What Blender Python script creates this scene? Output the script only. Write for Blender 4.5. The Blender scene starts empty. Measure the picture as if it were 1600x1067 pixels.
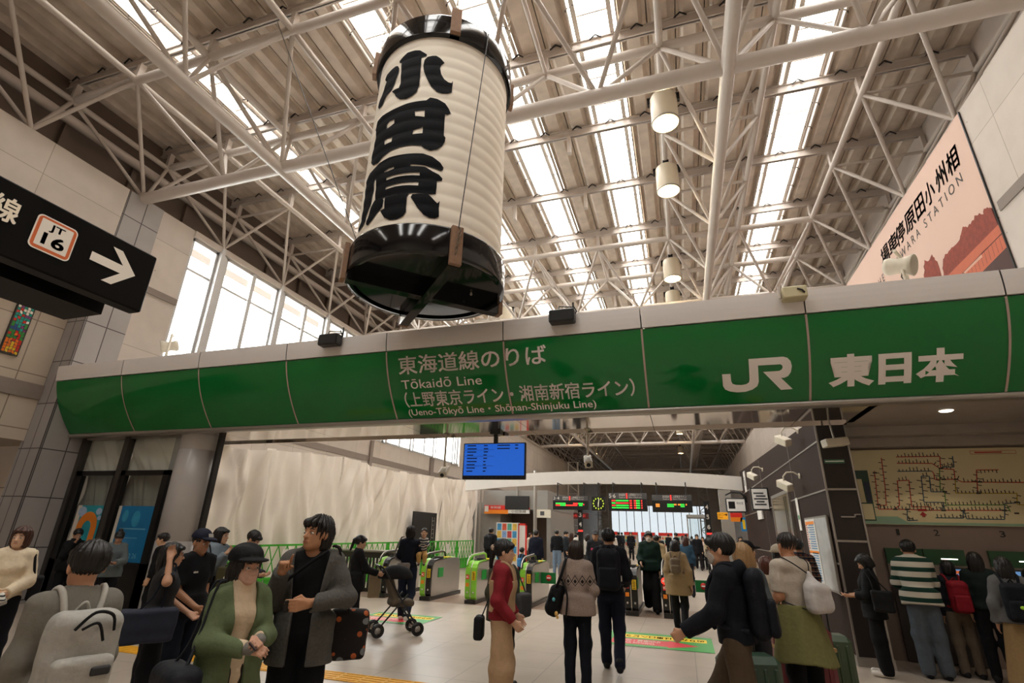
import bpy, bmesh, math, random
import numpy as np
from mathutils import Vector, Matrix
from mathutils.geometry import tessellate_polygon
PI = math.pi
scene = bpy.context.scene
COL = scene.collection
random.seed(7)

# ---------------- camera, sky, exposure ----------------
def make_camera():
    yaw, pit, roll, f = -0.31837522, 0.35980289, 0.02637248, 787.57752
    cy, sy, cp, sp, cr, sr = math.cos(yaw), math.sin(yaw), math.cos(pit), math.sin(pit), math.cos(roll), math.sin(roll)
    fw = Vector((sy*cp, cy*cp, sp)); r0 = Vector((cy, -sy, 0)); u0 = r0.cross(fw)
    r = cr*r0 + sr*u0; u = -sr*r0 + cr*u0
    cam = bpy.data.cameras.new('camera'); o = bpy.data.objects.new('camera', cam); COL.objects.link(o)
    cam.sensor_width = 36; cam.lens = f/1600*36; cam.clip_start = .05; cam.clip_end = 400
    m = Matrix((r, u, -fw)).transposed().to_4x4(); m.translation = Vector((0, 0, 1.65))
    o.matrix_world = m
    scene.camera = o
make_camera()
scene.view_settings.view_transform = 'Standard'
scene.view_settings.look = 'None'
scene.view_settings.gamma = 1
scene.view_settings.use_curve_mapping = False
scene.view_settings.exposure = 0.0
scene.cycles.max_bounces = 8
scene.cycles.diffuse_bounces = 5
scene.cycles.glossy_bounces = 3
scene.cycles.transparent_max_bounces = 12
scene.cycles.caustics_reflective = False
scene.cycles.caustics_refractive = False
scene.cycles.use_denoising = True
w = bpy.data.worlds.new('sky'); scene.world = w; w.use_nodes = True
bg = w.node_tree.nodes['Background']; bg.inputs[0].default_value = (1.0, .972, .945, 1); bg.inputs[1].default_value = 15.0

SKY = [(-10.62, .50), (-5.83, .66), (-3.40, .66), (-.97, .66), (3.75, .70)]     # skylight strips: centre X, width
DECK_Z = 12.3
SKY_Y0, SKY_Y1 = -6.0, 52.0  # strips lengthened past the visible bays to brighten both ends of the hall
def portal(name, loc, rot, sx, sy):
    l = bpy.data.lights.new(name, 'AREA'); l.shape = 'RECTANGLE'; l.size = sx; l.size_y = sy
    l.cycles.is_portal = True
    o = bpy.data.objects.new(name, l); o.location = loc; o.rotation_euler = rot; COL.objects.link(o)
for x, wd in SKY:
    portal('skylight_portal', (x, (SKY_Y0+SKY_Y1)/2, DECK_Z+.32), (0, 0, 0), wd, SKY_Y1-SKY_Y0)
portal('window_portal', (-13.6, 17.2, 7.6), (0, -PI/2, 0), 4.4, 16)

# ---------------- materials ----------------
def lin(c):
    return tuple(((v/12.92) if v <= .04045 else ((v+.055)/1.055)**2.4) for v in c)
def rgb(h):
    h = h.lstrip('#'); return lin([int(h[i:i+2], 16)/255 for i in (0, 2, 4)])
MATS = {}
def M(name, col=None, rough=.6, metal=0, var=.12, scale=6.0, bump=0, emit=0, spec=.5, alpha=1, coat=0):
    if name in MATS: return MATS[name]
    m = bpy.data.materials.new(name); m.use_nodes = True; nt = m.node_tree; N = nt.nodes; L = nt.links
    b = N['Principled BSDF']; c = rgb(col)
    b.inputs['Roughness'].default_value = rough; b.inputs['Metallic'].default_value = metal
    b.inputs['Specular IOR Level'].default_value = spec
    b.inputs['Base Color'].default_value = (*c, 1)
    if coat: b.inputs['Coat Weight'].default_value = coat; b.inputs['Coat Roughness'].default_value = .05
    if var or bump:
        tc = N.new('ShaderNodeTexCoord'); nz = N.new('ShaderNodeTexNoise'); nz.inputs['Scale'].default_value = scale; nz.inputs['Detail'].default_value = 4
        L.new(tc.outputs['Object'], nz.inputs['Vector'])
        if var:
            mx = N.new('ShaderNodeMix'); mx.data_type = 'RGBA'
            mx.inputs[6].default_value = (*[v*(1-var) for v in c], 1); mx.inputs[7].default_value = (*[min(1, v*(1+var)) for v in c], 1)
            L.new(nz.outputs['Fac'], mx.inputs[0]); L.new(mx.outputs[2], b.inputs['Base Color'])
        if bump:
            bp = N.new('ShaderNodeBump'); bp.inputs['Strength'].default_value = bump; bp.inputs['Distance'].default_value = .02
            L.new(nz.outputs['Fac'], bp.inputs['Height']); L.new(bp.outputs[0], b.inputs['Normal'])
    if emit:
        b.inputs['Emission Color'].default_value = (*c, 1); b.inputs['Emission Strength'].default_value = emit
    MATS[name] = m; return m

def M_panel(name, col, jcol, axes, bw, bh, rough=.6, mortar=.012, off=0.0, var=.05, dots=False, shift=(0, 0), spec=.5, dirt=.0):
    """cladding or tiles: joints from a brick texture laid over two object axes"""
    if name in MATS: return MATS[name]
    m = bpy.data.materials.new(name); m.use_nodes = True; nt = m.node_tree; N = nt.nodes; L = nt.links
    b = N['Principled BSDF']; b.inputs['Roughness'].default_value = rough; b.inputs['Specular IOR Level'].default_value = spec
    tc = N.new('ShaderNodeTexCoord'); sx = N.new('ShaderNodeSeparateXYZ'); cb = N.new('ShaderNodeCombineXYZ')
    L.new(tc.outputs['Object'], sx.inputs[0])
    for k in (0, 1):
        ad = N.new('ShaderNodeMath'); ad.operation = 'ADD'; ad.inputs[1].default_value = shift[k]
        L.new(sx.outputs['XYZ'.index(axes[k])], ad.inputs[0]); L.new(ad.outputs[0], cb.inputs[k])
    br = N.new('ShaderNodeTexBrick'); br.offset = off; br.squash = 1
    br.inputs['Scale'].default_value = 1; br.inputs['Brick Width'].default_value = bw; br.inputs['Row Height'].default_value = bh
    br.inputs['Mortar Size'].default_value = mortar; br.inputs['Mortar Smooth'].default_value = .1
    c = rgb(col)
    br.inputs['Color1'].default_value = (*[v*(1-var) for v in c], 1); br.inputs['Color2'].default_value = (*[min(1, v*(1+var)) for v in c], 1)
    br.inputs['Mortar'].default_value = (*rgb(jcol), 1)
    L.new(cb.outputs[0], br.inputs['Vector'])
    nz = N.new('ShaderNodeTexNoise'); nz.inputs['Scale'].default_value = 2.2; nz.inputs['Detail'].default_value = 6
    L.new(tc.outputs['Object'], nz.inputs['Vector'])
    mx = N.new('ShaderNodeMix'); mx.data_type = 'RGBA'; mx.blend_type = 'MULTIPLY'; mx.inputs[0].default_value = .25+dirt
    rp = N.new('ShaderNodeValToRGB'); rp.color_ramp.elements[0].position = .3; rp.color_ramp.elements[0].color = (.72, .70, .68, 1); rp.color_ramp.elements[1].position = .6; rp.color_ramp.elements[1].color = (1, 1, 1, 1)
    L.new(nz.outputs['Fac'], rp.inputs[0]); L.new(br.outputs[0], mx.inputs[6]); L.new(rp.outputs[0], mx.inputs[7])
    out = mx.outputs[2]
    if dots:
        vo = N.new('ShaderNodeTexVoronoi'); vo.inputs['Scale'].default_value = 2.6; L.new(cb.outputs[0], vo.inputs['Vector'])
        cm = N.new('ShaderNodeMath'); cm.operation = 'LESS_THAN'; cm.inputs[1].default_value = .045; L.new(vo.outputs['Distance'], cm.inputs[0])
        m2 = N.new('ShaderNodeMix'); m2.data_type = 'RGBA'; m2.inputs[7].default_value = (*[v*.35 for v in c], 1)
        L.new(cm.outputs[0], m2.inputs[0]); L.new(out, m2.inputs[6]); out = m2.outputs[2]
    L.new(out, b.inputs['Base Color'])
    MATS[name] = m; return m

def M_glass(name, tint=(.92, .95, .95), refl=.06, rough=.02):
    if name in MATS: return MATS[name]
    m = bpy.data.materials.new(name); m.use_nodes = True; nt = m.node_tree; N = nt.nodes; L = nt.links
    N.remove(N['Principled BSDF']); t = N.new('ShaderNodeBsdfTransparent'); t.inputs[0].default_value = (*tint, 1)
    g = N.new('ShaderNodeBsdfGlossy'); g.inputs['Roughness'].default_value = rough; mx = N.new('ShaderNodeMixShader'); mx.inputs[0].default_value = refl
    L.new(t.outputs[0], mx.inputs[1]); L.new(g.outputs[0], mx.inputs[2]); L.new(mx.outputs[0], N['Material Output'].inputs[0])
    MATS[name] = m; return m

# ---------------- mesh helpers ----------------
class MB:
    def __init__(s): s.v = []; s.f = []; s.mi = []; s.m = 0; s.sm = []
    def add(s, vs, fs, smooth=False):
        o = len(s.v); s.v += [tuple(v) for v in vs]
        for f in fs: s.f.append(tuple(i+o for i in f)); s.mi.append(s.m); s.sm.append(smooth)
        return s
    def mat(s, i): s.m = i; return s
    def box(s, x0, y0, z0, x1, y1, z1, rz=0, piv=None, R=None):
        vs = [(x, y, z) for z in (z0, z1) for y in (y0, y1) for x in (x0, x1)]
        if rz or R is not None:
            p = Vector(piv if piv else ((x0+x1)/2, (y0+y1)/2, (z0+z1)/2)); Rm = R if R is not None else Matrix.Rotation(rz, 3, 'Z')
            vs = [tuple(Rm @ (Vector(v)-p)+p) for v in vs]
        return s.add(vs, [(0, 2, 3, 1), (4, 5, 7, 6), (0, 1, 5, 4), (2, 6, 7, 3), (0, 4, 6, 2), (1, 3, 7, 5)])
    def rbox(s, x0, y0, z0, x1, y1, z1, r=.02, R=None, piv=None):
        """box with chamfered edges"""
        vs = []; c = [(x0+x1)/2, (y0+y1)/2, (z0+z1)/2]; h = [(x1-x0)/2, (y1-y0)/2, (z1-z0)/2]; r = min(r, *[a*.95 for a in h])
        idx = {}
        for sx in (-1, 1):
            for sy in (-1, 1):
                for sz in (-1, 1):
                    for ax in range(3):
                        sg = (sx, sy, sz); p = [c[k]+sg[k]*(h[k] if k == ax else h[k]-r) for k in range(3)]
                        idx[(sx, sy, sz, ax)] = len(vs); vs.append(p)
        fs = []
        for ax in range(3):
            a, b = (ax+1) % 3, (ax+2) % 3
            for sg in (-1, 1):
                q = []
                for (i, j) in ((-1, -1), (1, -1), (1, 1), (-1, 1)):
                    k = [0, 0, 0]; k[ax] = sg; k[a] = i; k[b] = j; q.append(idx[(*k, ax)])
                fs.append(q if sg > 0 else q[::-1])
            for i in (-1, 1):
                for j in (-1, 1):
                    k0 = [0]*3; k1 = [0]*3; k0[ax] = -1; k1[ax] = 1; k0[a] = k1[a] = i; k0[b] = k1[b] = j
                    fs.append([idx[(*k0, a)], idx[(*k1, a)], idx[(*k1, b)], idx[(*k0, b)]])
        for sx in (-1, 1):
            for sy in (-1, 1):
                for sz in (-1, 1): fs.append([idx[(sx, sy, sz, 0)], idx[(sx, sy, sz, 1)], idx[(sx, sy, sz, 2)]])
        if R is not None:
            p = Vector(piv if piv else c); vs = [tuple(R @ (Vector(v)-p)+p) for v in vs]
        return s.add(vs, fs)
    def tube(s, p0, p1, r, n=10, r1=None, caps=True):
        p0 = Vector(p0); p1 = Vector(p1); d = (p1-p0).normalized(); a = d.orthogonal().normalized(); b = d.cross(a); r1 = r if r1 is None else r1
        vs = []
        for p, q in ((p0, r), (p1, r1)):
            for i in range(n):
                t = 2*PI*i/n; vs.append(tuple(p+(a*math.cos(t)+b*math.sin(t))*q))
        s.add(vs, [(i, (i+1) % n, n+(i+1) % n, n+i) for i in range(n)], True)
        if caps: s.add(vs[:n], [tuple(range(n))[::-1]]); s.add(vs[n:], [tuple(range(n))])
        return s
    def path(s, pts, r, n=8):
        pts = [Vector(p) for p in pts]; vs = []; a = None; m = len(pts)
        for k, p in enumerate(pts):
            d = ((pts[min(k+1, m-1)]-p).normalized()+(p-pts[max(k-1, 0)]).normalized()).normalized()
            a = (d.orthogonal() if a is None else a-d*a.dot(d)).normalized(); b = d.cross(a); q = r[k] if isinstance(r, (list, tuple)) else r
            for i in range(n): t = 2*PI*i/n; vs.append(tuple(p+(a*math.cos(t)+b*math.sin(t))*q))
        fs = [(k*n+i, k*n+(i+1) % n, (k+1)*n+(i+1) % n, (k+1)*n+i) for k in range(m-1) for i in range(n)]
        s.add(vs, fs, True); s.add(vs[:n], [tuple(range(n))[::-1]]); s.add(vs[-n:], [tuple(range(n))]); return s
    def lathe(s, prof, c=(0, 0, 0), n=24, axis='Z', smooth=True):
        vs = []; k = len(prof)
        for i in range(n):
            t = 2*PI*i/n
            for r, z in prof:
                p = (r*math.cos(t), r*math.sin(t), z)
                if axis == 'Y': p = (p[0], p[2], p[1])
                elif axis == 'X': p = (p[2], p[0], p[1])
                vs.append((c[0]+p[0], c[1]+p[1], c[2]+p[2]))
        return s.add(vs, [(i*k+j, ((i+1) % n)*k+j, ((i+1) % n)*k+j+1, i*k+j+1) for i in range(n) for j in range(k-1)], smooth)
    def poly(s, loops, fn, thick=None):
        """flat polygon with holes; fn maps (u, v, w) to 3-D"""
        loops = [[tuple(p) for p in l] for l in loops]
        flat = [p for l in loops for p in l]; tris = tessellate_polygon([[Vector((p[0], p[1], 0)) for p in l] for l in loops])
        if thick:
            vs = [fn(u, v, thick) for u, v in flat]; s.add(vs, tris); o = 0
            vb = [fn(u, v, 0) for u, v in flat]
            for l in loops:
                n = len(l); s.add([vs[o+i] for i in range(n)]+[vb[o+i] for i in range(n)], [(i, (i+1) % n, n+(i+1) % n, n+i) for i in range(n)]); o += n
        else: s.add([fn(u, v, 0) for u, v in flat], tris)
        return s
    def build(s, name, mats, parent=None, label=None, loc=None, kind=None, shade=None):
        me = bpy.data.meshes.new(name); me.from_pydata(s.v, [], s.f); me.update()
        if not isinstance(mats, (list, tuple)): mats = [mats]
        for m in mats: me.materials.append(m)
        me.polygons.foreach_set('material_index', [min(i, len(mats)-1) for i in s.mi])
        me.polygons.foreach_set('use_smooth', s.sm)
        o = bpy.data.objects.new(name, me); COL.objects.link(o)
        if parent: o.parent = parent
        if loc: o.location = loc
        if label: o['label'] = label
        if kind: o['kind'] = kind
        return o
def tag(o, label, cat, group=None, kind=None):
    o['label'] = label; o['category'] = cat
    if group: o['group'] = group
    if kind: o['kind'] = kind
    return o
def thing(name, label, cat, loc=(0, 0, 0), rz=0, group=None):
    o = bpy.data.objects.new(name, None); COL.objects.link(o); o.empty_display_size = .1
    o.location = loc; o.rotation_euler = (0, 0, rz)
    return tag(o, label, cat, group)
def struct(o): o['kind'] = 'structure'; return o
def copy_tree(o, parent=None):
    c = o.copy(); COL.objects.link(c); c.parent = parent
    for ch in list(o.children): copy_tree(ch, c)
    return c
_font_cache = {}
def text2d(body, bold=0.0, res=3):
    """outline of a line of lettering, triangulated: verts (n,2), faces; unit em"""
    key = (body, bold)
    if key in _font_cache: return _font_cache[key]
    cu = bpy.data.curves.new('lettering', 'FONT'); cu.body = body; cu.size = 1; cu.offset = bold; cu.resolution_u = res
    o = bpy.data.objects.new('lettering', cu); COL.objects.link(o)
    me = o.evaluated_get(bpy.context.evaluated_depsgraph_get()).to_mesh()
    v = np.array([x.co[:2] for x in me.vertices]).reshape(-1, 2); f = [tuple(p.vertices) for p in me.polygons]
    bpy.data.objects.remove(o); bpy.data.curves.remove(cu)
    _font_cache[key] = (v, f); return v, f
def text_on(mb, body, fn, u0, u1, v0, v1, bold=0.0, cap=None, keep=False, heavy=0):
    """lettering fitted in the box u0..u1, v0..v1 (v0 = baseline or lowest point) and mapped by fn(u, v)"""
    v, f = text2d(body, bold)
    if len(v) == 0: return mb
    lo = v.min(0); hi = v.max(0); b0 = 0 if cap else lo[1]; b1 = cap if cap else hi[1]
    su = (u1-u0)/(hi[0]-lo[0]); sv = (v1-v0)/(b1-b0)
    if keep: sv = abs(su)*(1 if sv > 0 else -1)
    for dx, dy in (((0, 0),) if not heavy else ((-heavy, -heavy), (heavy, -heavy), (-heavy, heavy), (heavy, heavy))):
        mb.add([fn(u0+(p[0]+dx-lo[0])*su, v0+(p[1]+dy-b0)*sv) for p in v], f)
    return mb
def plane_fn(o, u, v, n=.0):
    o, u, v = Vector(o), Vector(u), Vector(v); nn = u.cross(v).normalized()*n
    return lambda a, b, c=0: tuple(o+u*a+v*b+nn+u.cross(v)*c)
# ---------------- floor, walls ----------------
XL, XR, WT = -13.2, 6.0, 9.8
m_floor = M_panel('terrazzo', '#b4a799', '#8d857b', 'XY', .92, .92, rough=.32, mortar=.006, var=.03, dirt=.12)
m_cream = M_panel('cream_cladding', '#cfc5bb', '#a69c90', 'YZ', 1.9, 1.55, mortar=.008, dots=True, shift=(40, .35))
m_creamd = M_panel('cream_stone_shaded', '#bfb2a2', '#85796c', 'YZ', 2.6, 1.2, mortar=.012, shift=(40, .1))  # darker cream holds the shade of the recessed wall under the overhang
m_creamx = M_panel('cream_end_cladding', '#cfc4b6', '#a69c90', 'XZ', 1.9, 1.2, mortar=.012, shift=(40, 0))
m_band = M('brown_band', '#8b7f77', .5)
m_tile = M_panel('grey_tile', '#aaa6a4', '#4c4848', 'YZ', .48, 1.0, rough=.3, mortar=.012, shift=(40.6, -.08), var=.03)
m_tilex = M_panel('grey_tile_front', '#a19d9c', '#4c4848', 'XZ', .3, 1.0, rough=.3, mortar=.012, shift=(40.1, -.08), var=.03)
m_white = M('white_paint', '#dcd8d2', .45, var=.04)
m_steel = M('grey_painted_steel', '#c6bcb3', .42, var=.08, scale=3)
m_steel2 = M('grey_painted_purlin', '#c6bcb4', .5, var=.08, scale=2)
m_deck = M('roof_deck', '#d0c3b5', .8, var=.28, scale=3, bump=.2, spec=.2)
m_brownw = M('dark_brown_wall', '#6a5b50', .7, var=.15, scale=2)
m_black = M('black_paint', '#141313', .35, var=.05)
m_sign = M('sign_black', '#100f0f', .4, var=.03, spec=.12)
m_stain = M('stainless', '#d4cdc6', .07, metal=.95, var=.05, scale=1.5)
m_satin = M('satin_metal', '#a8a39c', .35, metal=.8, var=.05)
m_alu = M('aluminium_frame', '#c8c8c8', .4, metal=.3, var=.03)
m_glass = M_glass('clear_glass')
m_dark = M('dark_void', '#1c1917', .8)

o = MB().box(-22, -9, -.3, 12, 93, 0).build('floor', m_floor); struct(o)
o = MB().box(-13.2, 12.45, .0, 4, 13.9, .004).build('floor_gate_band', M('reddish_floor_band', '#97806f', .35, var=.1, scale=40)); struct(o)

# left wall: upper overhanging part, lower recessed part, window wall
b = MB(); b.box(-13.8, -9, 7.15, -13.1, 7.36, WT); struct(b.build('wall_left_upper', m_cream))
b = MB(); b.box(-14.3, -9, 3.25, -13.7, 7.9, 7.15); b.box(-14.3, -9, 0, -13.7, 2.0, 3.25); b.box(-16.5, -9, 0, -16.2, 8.3, 3.25); b.box(-16.5, 7.9, 0, -13.75, 8.3, 3.4); b.box(-16.5, -9, 3.25, -14.2, 8.3, 3.5)
struct(b.build('wall_left_lower', m_creamd))
b = MB(); b.box(-13.74, -9, 4.17, -13.66, 7.45, 4.5); struct(b.build('trim_band_left', m_band))
b = MB(); b.box(-13.8, 8.32, 0, -13.12, 9.38, WT); b.box(-13.8, 9.38, 0, XL, 40, 5.4); b.box(-13.8, 30, 5.4, XL, 92.2, WT); b.box(-13.8, 9.38, 9.62, XL, 30, WT); b.box(-13.8, 40, 0, XL, 92.2, 5.4)
struct(b.build('wall_left', m_cream))
b = MB(); b.box(-13.14, 8.34, 7.36, -13.08, 9.39, 7.54); b.box(XL-.02, 9.4, 4.42, XL+.03, 92, 4.66); b.box(XL-.02, 19.9, 0, XL+.1, 20.1, 5.4); b.box(XL-.02, 25.9, 0, XL+.1, 26.3, 5.4)
struct(b.build('trim_band_window_wall', m_band))
b = MB(); b.box(-13.75, 7.38, 0, -13.1, 8.34, WT, ); struct(b.build('pillar_left', [m_tile]))
b = MB(); b.box(-13.78, 7.36, 0, -13.1, 7.38, 7.15); struct(b.build('pillar_left_face', m_tilex))
# stained glass strip in the recessed wall
g = thing('stained_glass_panel', 'narrow multicoloured stained glass strip set in the left stone wall', 'stained glass', (-13.68, 6.5, 5.6))
b = MB(); b.box(-.02, -.17, -.62, .02, .17, .62); b.build('leading', m_black, g)
rs = random.Random(3); cols = ['#1a9a8a', '#c22a22', '#e6c12a', '#7a3b7c', '#e87822', '#f3f0e6', '#1d4f8c', '#2f8a3a']
bands = {}
ny, nz = 5, 18
for i in range(ny):
    for j in range(nz):
        zc = -.58+1.16*j/nz; t = j/nz
        ci = (rs.choice([2, 4, 1, 2, 4]) if t < .22 else rs.choice([4, 1, 7, 7, 1]) if t < .4 else rs.choice([3, 7, 0, 6]) if t < .6 else rs.choice([0, 0, 5, 6, 1, 3]))
        bm_ = MB()
        y0 = -.15+.3*i/ny; dy = .3/ny; dz = 1.16/nz; k = rs.uniform(-.3, .3)*dz
        bm_.add([(.024, y0+.005, zc+k*(i % 2)), (.024, y0+dy-.005, zc-k), (.024, y0+dy-.005, zc+dz-.008-k), (.024, y0+.005, zc+dz-.008+k*(i % 2))], [(0, 1, 2, 3)]); bm_.build('glass_piece', M('stained_%d' % ci, cols[ci], .15, var=.15), g)

# window band of the left wall: each glazed bay is a window
posts = [10.5, 13.12, 15.77, 18.4, 21.05, 23.7, 26.35, 29.0]
edges = [9.42]+posts+[30.0]
for k in range(len(edges)-1):
    y0, y1 = edges[k]+(.16 if k else 0), edges[k+1]-.16
    b = MB(); ym = (y0+y1)/2
    if k: b.box(XL-.1, ym-.07, 5.4, XL+.06, ym+.07, 9.62)
    b.box(XL-.08, y0, 8.58, XL-.01, y1, 8.66); b.box(XL-.1, y0, 9.52, XL+.02, y1, 9.62); b.box(XL-.1, y0, 5.4, XL+.02, y1, 5.5)
    b.box(XL-.1, y0, 5.4, XL+.02, y0+.07, 9.6); b.box(XL-.1, y1-.07, 5.4, XL+.02, y1, 9.6)
    f = struct(b.build('window_%d' % (k+1), m_alu))
    MB().box(XL-.07, y0, 5.45, XL-.06, y1, 9.58).build('pane', m_glass, f)
for y in posts:
    b = MB(); b.box(XL-.25, y-.16, 5.4, XL+.16, y-.04, 9.75); b.box(XL-.2, y-.04, 5.4, XL+.05, y+.16, 9.75); struct(b.build('trim_window_post', m_alu))
b = MB(); b.box(XL-.1, 9.38, 9.62, XL+.12, 92, 9.8); struct(b.build('trim_window_head', m_steel))

# right wall
b = MB(); b.box(XR, -9, 0, XR+.5, 92.2, WT); struct(b.build('wall_right', m_cream))
b = MB(); b.box(XR-.025, -9, 7.32, XR+.02, 10.05, 7.52); struct(b.build('trim_band_right', m_band))
# eave uprights over both walls
b = MB(); b.box(XL-1.2, -9, 9.7, XL-.02, 92.3, 9.8); b.box(XL-1.1, -9, 9.8, XL-.9, 92.3, 11.1)
for k in range(57): b.box(XL-.92, -8+k*1.75, 9.8, XL-.78, -7.86+k*1.75, 11.05)
struct(b.build('wall_left_eave', m_brownw))
b = MB(); b.box(XR+.02, -9, 9.7, XR+1.3, 92.3, 9.8); b.box(XR+.35, -9, 9.8, XR+.6, 92.3, 10.3); b.box(XR+1.15, -9, 9.8, XR+1.3, 92.3, 12.6); struct(b.build('wall_right_eave', m_steel2))
b = MB(); b.box(XL-1.1, -9, 11.16, XL-.95, 92.3, 12.6); struct(b.build('wall_left_fascia', m_brownw))
b = MB(); b.tube((XL-.62, -6, 11.05), (XL-.62, 92, 11.05), .13, 12); struct(b.build('trim_eave_tube_left', m_steel2))
b = MB(); b.tube((XR+1.07, -6, 11.2), (XR+1.07, 92, 11.2), .12, 12); struct(b.build('trim_eave_tube_right', m_steel2))
# back and far walls
b = MB(); b.box(-15, -9.3, 0, 8, -9, 12.8); struct(b.build('wall_back', m_creamx))

# ---------------- roof deck ----------------
def deck(x0, x1, y0, y1, name='ceiling'):
    """folded plate sheet running along the hall"""
    n = max(1, round((x1-x0)/.56)); p = (x1-x0)/n; pr = []
    for i in range(n):
        a = x0+i*p
        pr += [(a, .3), (a+.02, .3), (a+.025, .16), (a+p*.14, .16), (a+p*.28, 0), (a+p*.72, 0), (a+p*.86, .16), (a+p-.001, .16)]
    pr.append((x1, .3)); vs = []
    for y in (y0, y1): vs += [(x, y, DECK_Z+z) for x, z in pr]
    k = len(pr); b = MB().add(vs, [(i, i+1, k+i+1, k+i) for i in range(k-1)])
    b.box(x0, y0, DECK_Z+.32, x1, y1, DECK_Z+.36)
    return struct(b.build(name, m_deck))
xs = [XL-1.1]
for x, wd in SKY: xs += [x-wd/2-.2, x+wd/2+.2]
xs.append(XR+1.3)
for i in range(0, len(xs), 2): deck(xs[i], xs[i+1], -9, 92.3)
for x, wd in SKY: deck(x-wd/2-.2, x+wd/2+.2, -9, SKY_Y0)
for x, wd in SKY: deck(x-wd/2-.2, x+wd/2+.2, SKY_Y1, 92.3)
m_sky = M_glass('skylight_sheet', (.93, .93, .92), .04, .15)
m_blackline = M('black_bracket', '#2a2625', .6)
for i, (x, wd) in enumerate(SKY):
    b = MB(); e = wd/2
    for s in (-1, 1):
        b.box(x+s*(e+.02)-.02, SKY_Y0, DECK_Z-.02, x+s*(e+.02)+.02, SKY_Y1, DECK_Z+.3); b.box(x+s*(e+.07)-.03, SKY_Y0, DECK_Z-.05, x+s*(e+.07)+.03, SKY_Y1, DECK_Z+.05)
        b.box(x+s*(e+.19)-.02, SKY_Y0, DECK_Z, x+s*(e+.19)+.02, SKY_Y1, DECK_Z+.2)
    y = SKY_Y0
    while y < SKY_Y1: b.box(x-e, y, DECK_Z+.1, x+e, y+.035, DECK_Z+.15); y += .87
    f = struct(b.build('window_%d' % (20+i), M('skylight_frame', '#cfc6bc', .5)))
    MB().box(x-e-.16, SKY_Y0, DECK_Z+.24, x+e+.16, SKY_Y1, DECK_Z+.25).build('pane', m_sky, f)
    b = MB(); y = SKY_Y0+.5
    while y < SKY_Y1:
        for s in (-1, 1): b.tube((x+s*(e+.02), y, DECK_Z-.03), (x+s*(e+.2), y+.1, DECK_Z+.02), .012, 4); b.tube((x+s*(e+.2), y+.1, DECK_Z+.02), (x+s*(e+.2), y+.1, DECK_Z-.06), .012, 4)
        y += .87
    b.build('bracket', m_blackline, f)

# ---------------- space frame ----------------
UY = [8.47+2.62*k for k in range(-3, 32)]; LY = [7.78+2.65*k for k in range(-3, 32)]
UX = [-13.73, -11.53, -9.29, -7.03, -4.53, -2.13, .38, 2.63, 4.87, 7.07]
LX = [-12.5, -10.4, -8.6, -5.8, -3.35, -.9, 1.5, 3.75, 5.9]
UZ, LZ = 11.5, 9.75
def truss_along(label, xa, xb, xl, zl, rl, n0=0, n1=34):
    t = thing('roof_truss', label, 'roof truss', (xl, UY[n0], zl)); t['kind'] = 'thing'
    org = Vector((xl, UY[n0], zl))
    def tb(name, p, q, r, n=8):
        MB().tube(Vector(p)-org, Vector(q)-org, r, n).build(name, m_steel, t)
    for x in (xa, xb): tb('top_chord', (x, UY[n0], UZ), (x, UY[n1-1], UZ), .075, 10)
    if rl: tb('bottom_chord', (xl, UY[n0], zl), (xl, UY[n1-1], zl), rl, 14)
    for k in range(n0, n1):
        if k < n1-1: 
            ly = LY[k+1] if k+1 < len(LY) else UY[k]+1.3
            for x in (xa, xb):
                for uy in (UY[k], UY[k+1]):
                    if uy == UY[k+1] and k > 14 : continue
                    tb('brace', (x, uy, UZ), (xl, min(max(ly, UY[k]+.5), UY[k+1]), zl), .047)
        tb('tie', (xa, UY[k], UZ), (xb, UY[k], UZ), .042)
    return t
truss_along('grey tubular roof truss along the top of the left window wall', UX[0], UX[1], XL+.05, WT, 0)
truss_along('grey tubular roof truss along the hall between left skylight and lantern', UX[2], UX[3], LX[2], LZ, .13)
truss_along('grey tubular roof truss along the hall carrying the row of drum lamps', UX[6], UX[7], LX[6], LZ, .13)
truss_along('grey tubular roof truss along the top of the right poster wall', UX[8], UX[9], XR+.05, WT, 0)
def truss_across(label, k):
    ya, yb, yl = UY[k], UY[k+1], LY[k+1]
    t = thing('roof_truss', label, 'roof truss', (-3.5, yl, LZ)); org = Vector((-3.5, yl, LZ))
    def tb(name, p, q, r, n=8): MB().tube(Vector(p)-org, Vector(q)-org, r, n).build(name, m_steel, t)
    tb('bottom_chord', (XL, yl, LZ+.06), (XR, yl, LZ+.06), .15, 16)
    for y in (ya, yb):
        tb('top_chord', (UX[0]+.2, y, UZ), (UX[-1]-.2, y, UZ), .1, 12)
        pass
    for i, x in enumerate(LX):
        if i in (0, len(LX)-1): continue
        for ux in (UX[i], UX[i+1]):
            for y in (ya, yb): tb('brace', (ux, y, UZ), (x, yl, LZ+.06), .05)
    for i in range(len(UX)-1):
        if 0 < i: tb('tie', (UX[i], ya, UZ), (UX[i], yb, UZ), .05)
    return t
truss_across('grey tubular roof truss crossing the hall right behind the lantern', 2)
truss_across('grey tubular roof truss crossing the hall just above the beam edge', 6)
truss_across('grey tubular roof truss crossing the hall hidden mostly behind the green beam', 12)
truss_across('grey tubular roof truss crossing the hall far beyond the gates seen under the green beam', 18)
truss_across('grey tubular roof truss crossing the hall farthest back by the end windows', 26)
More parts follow.
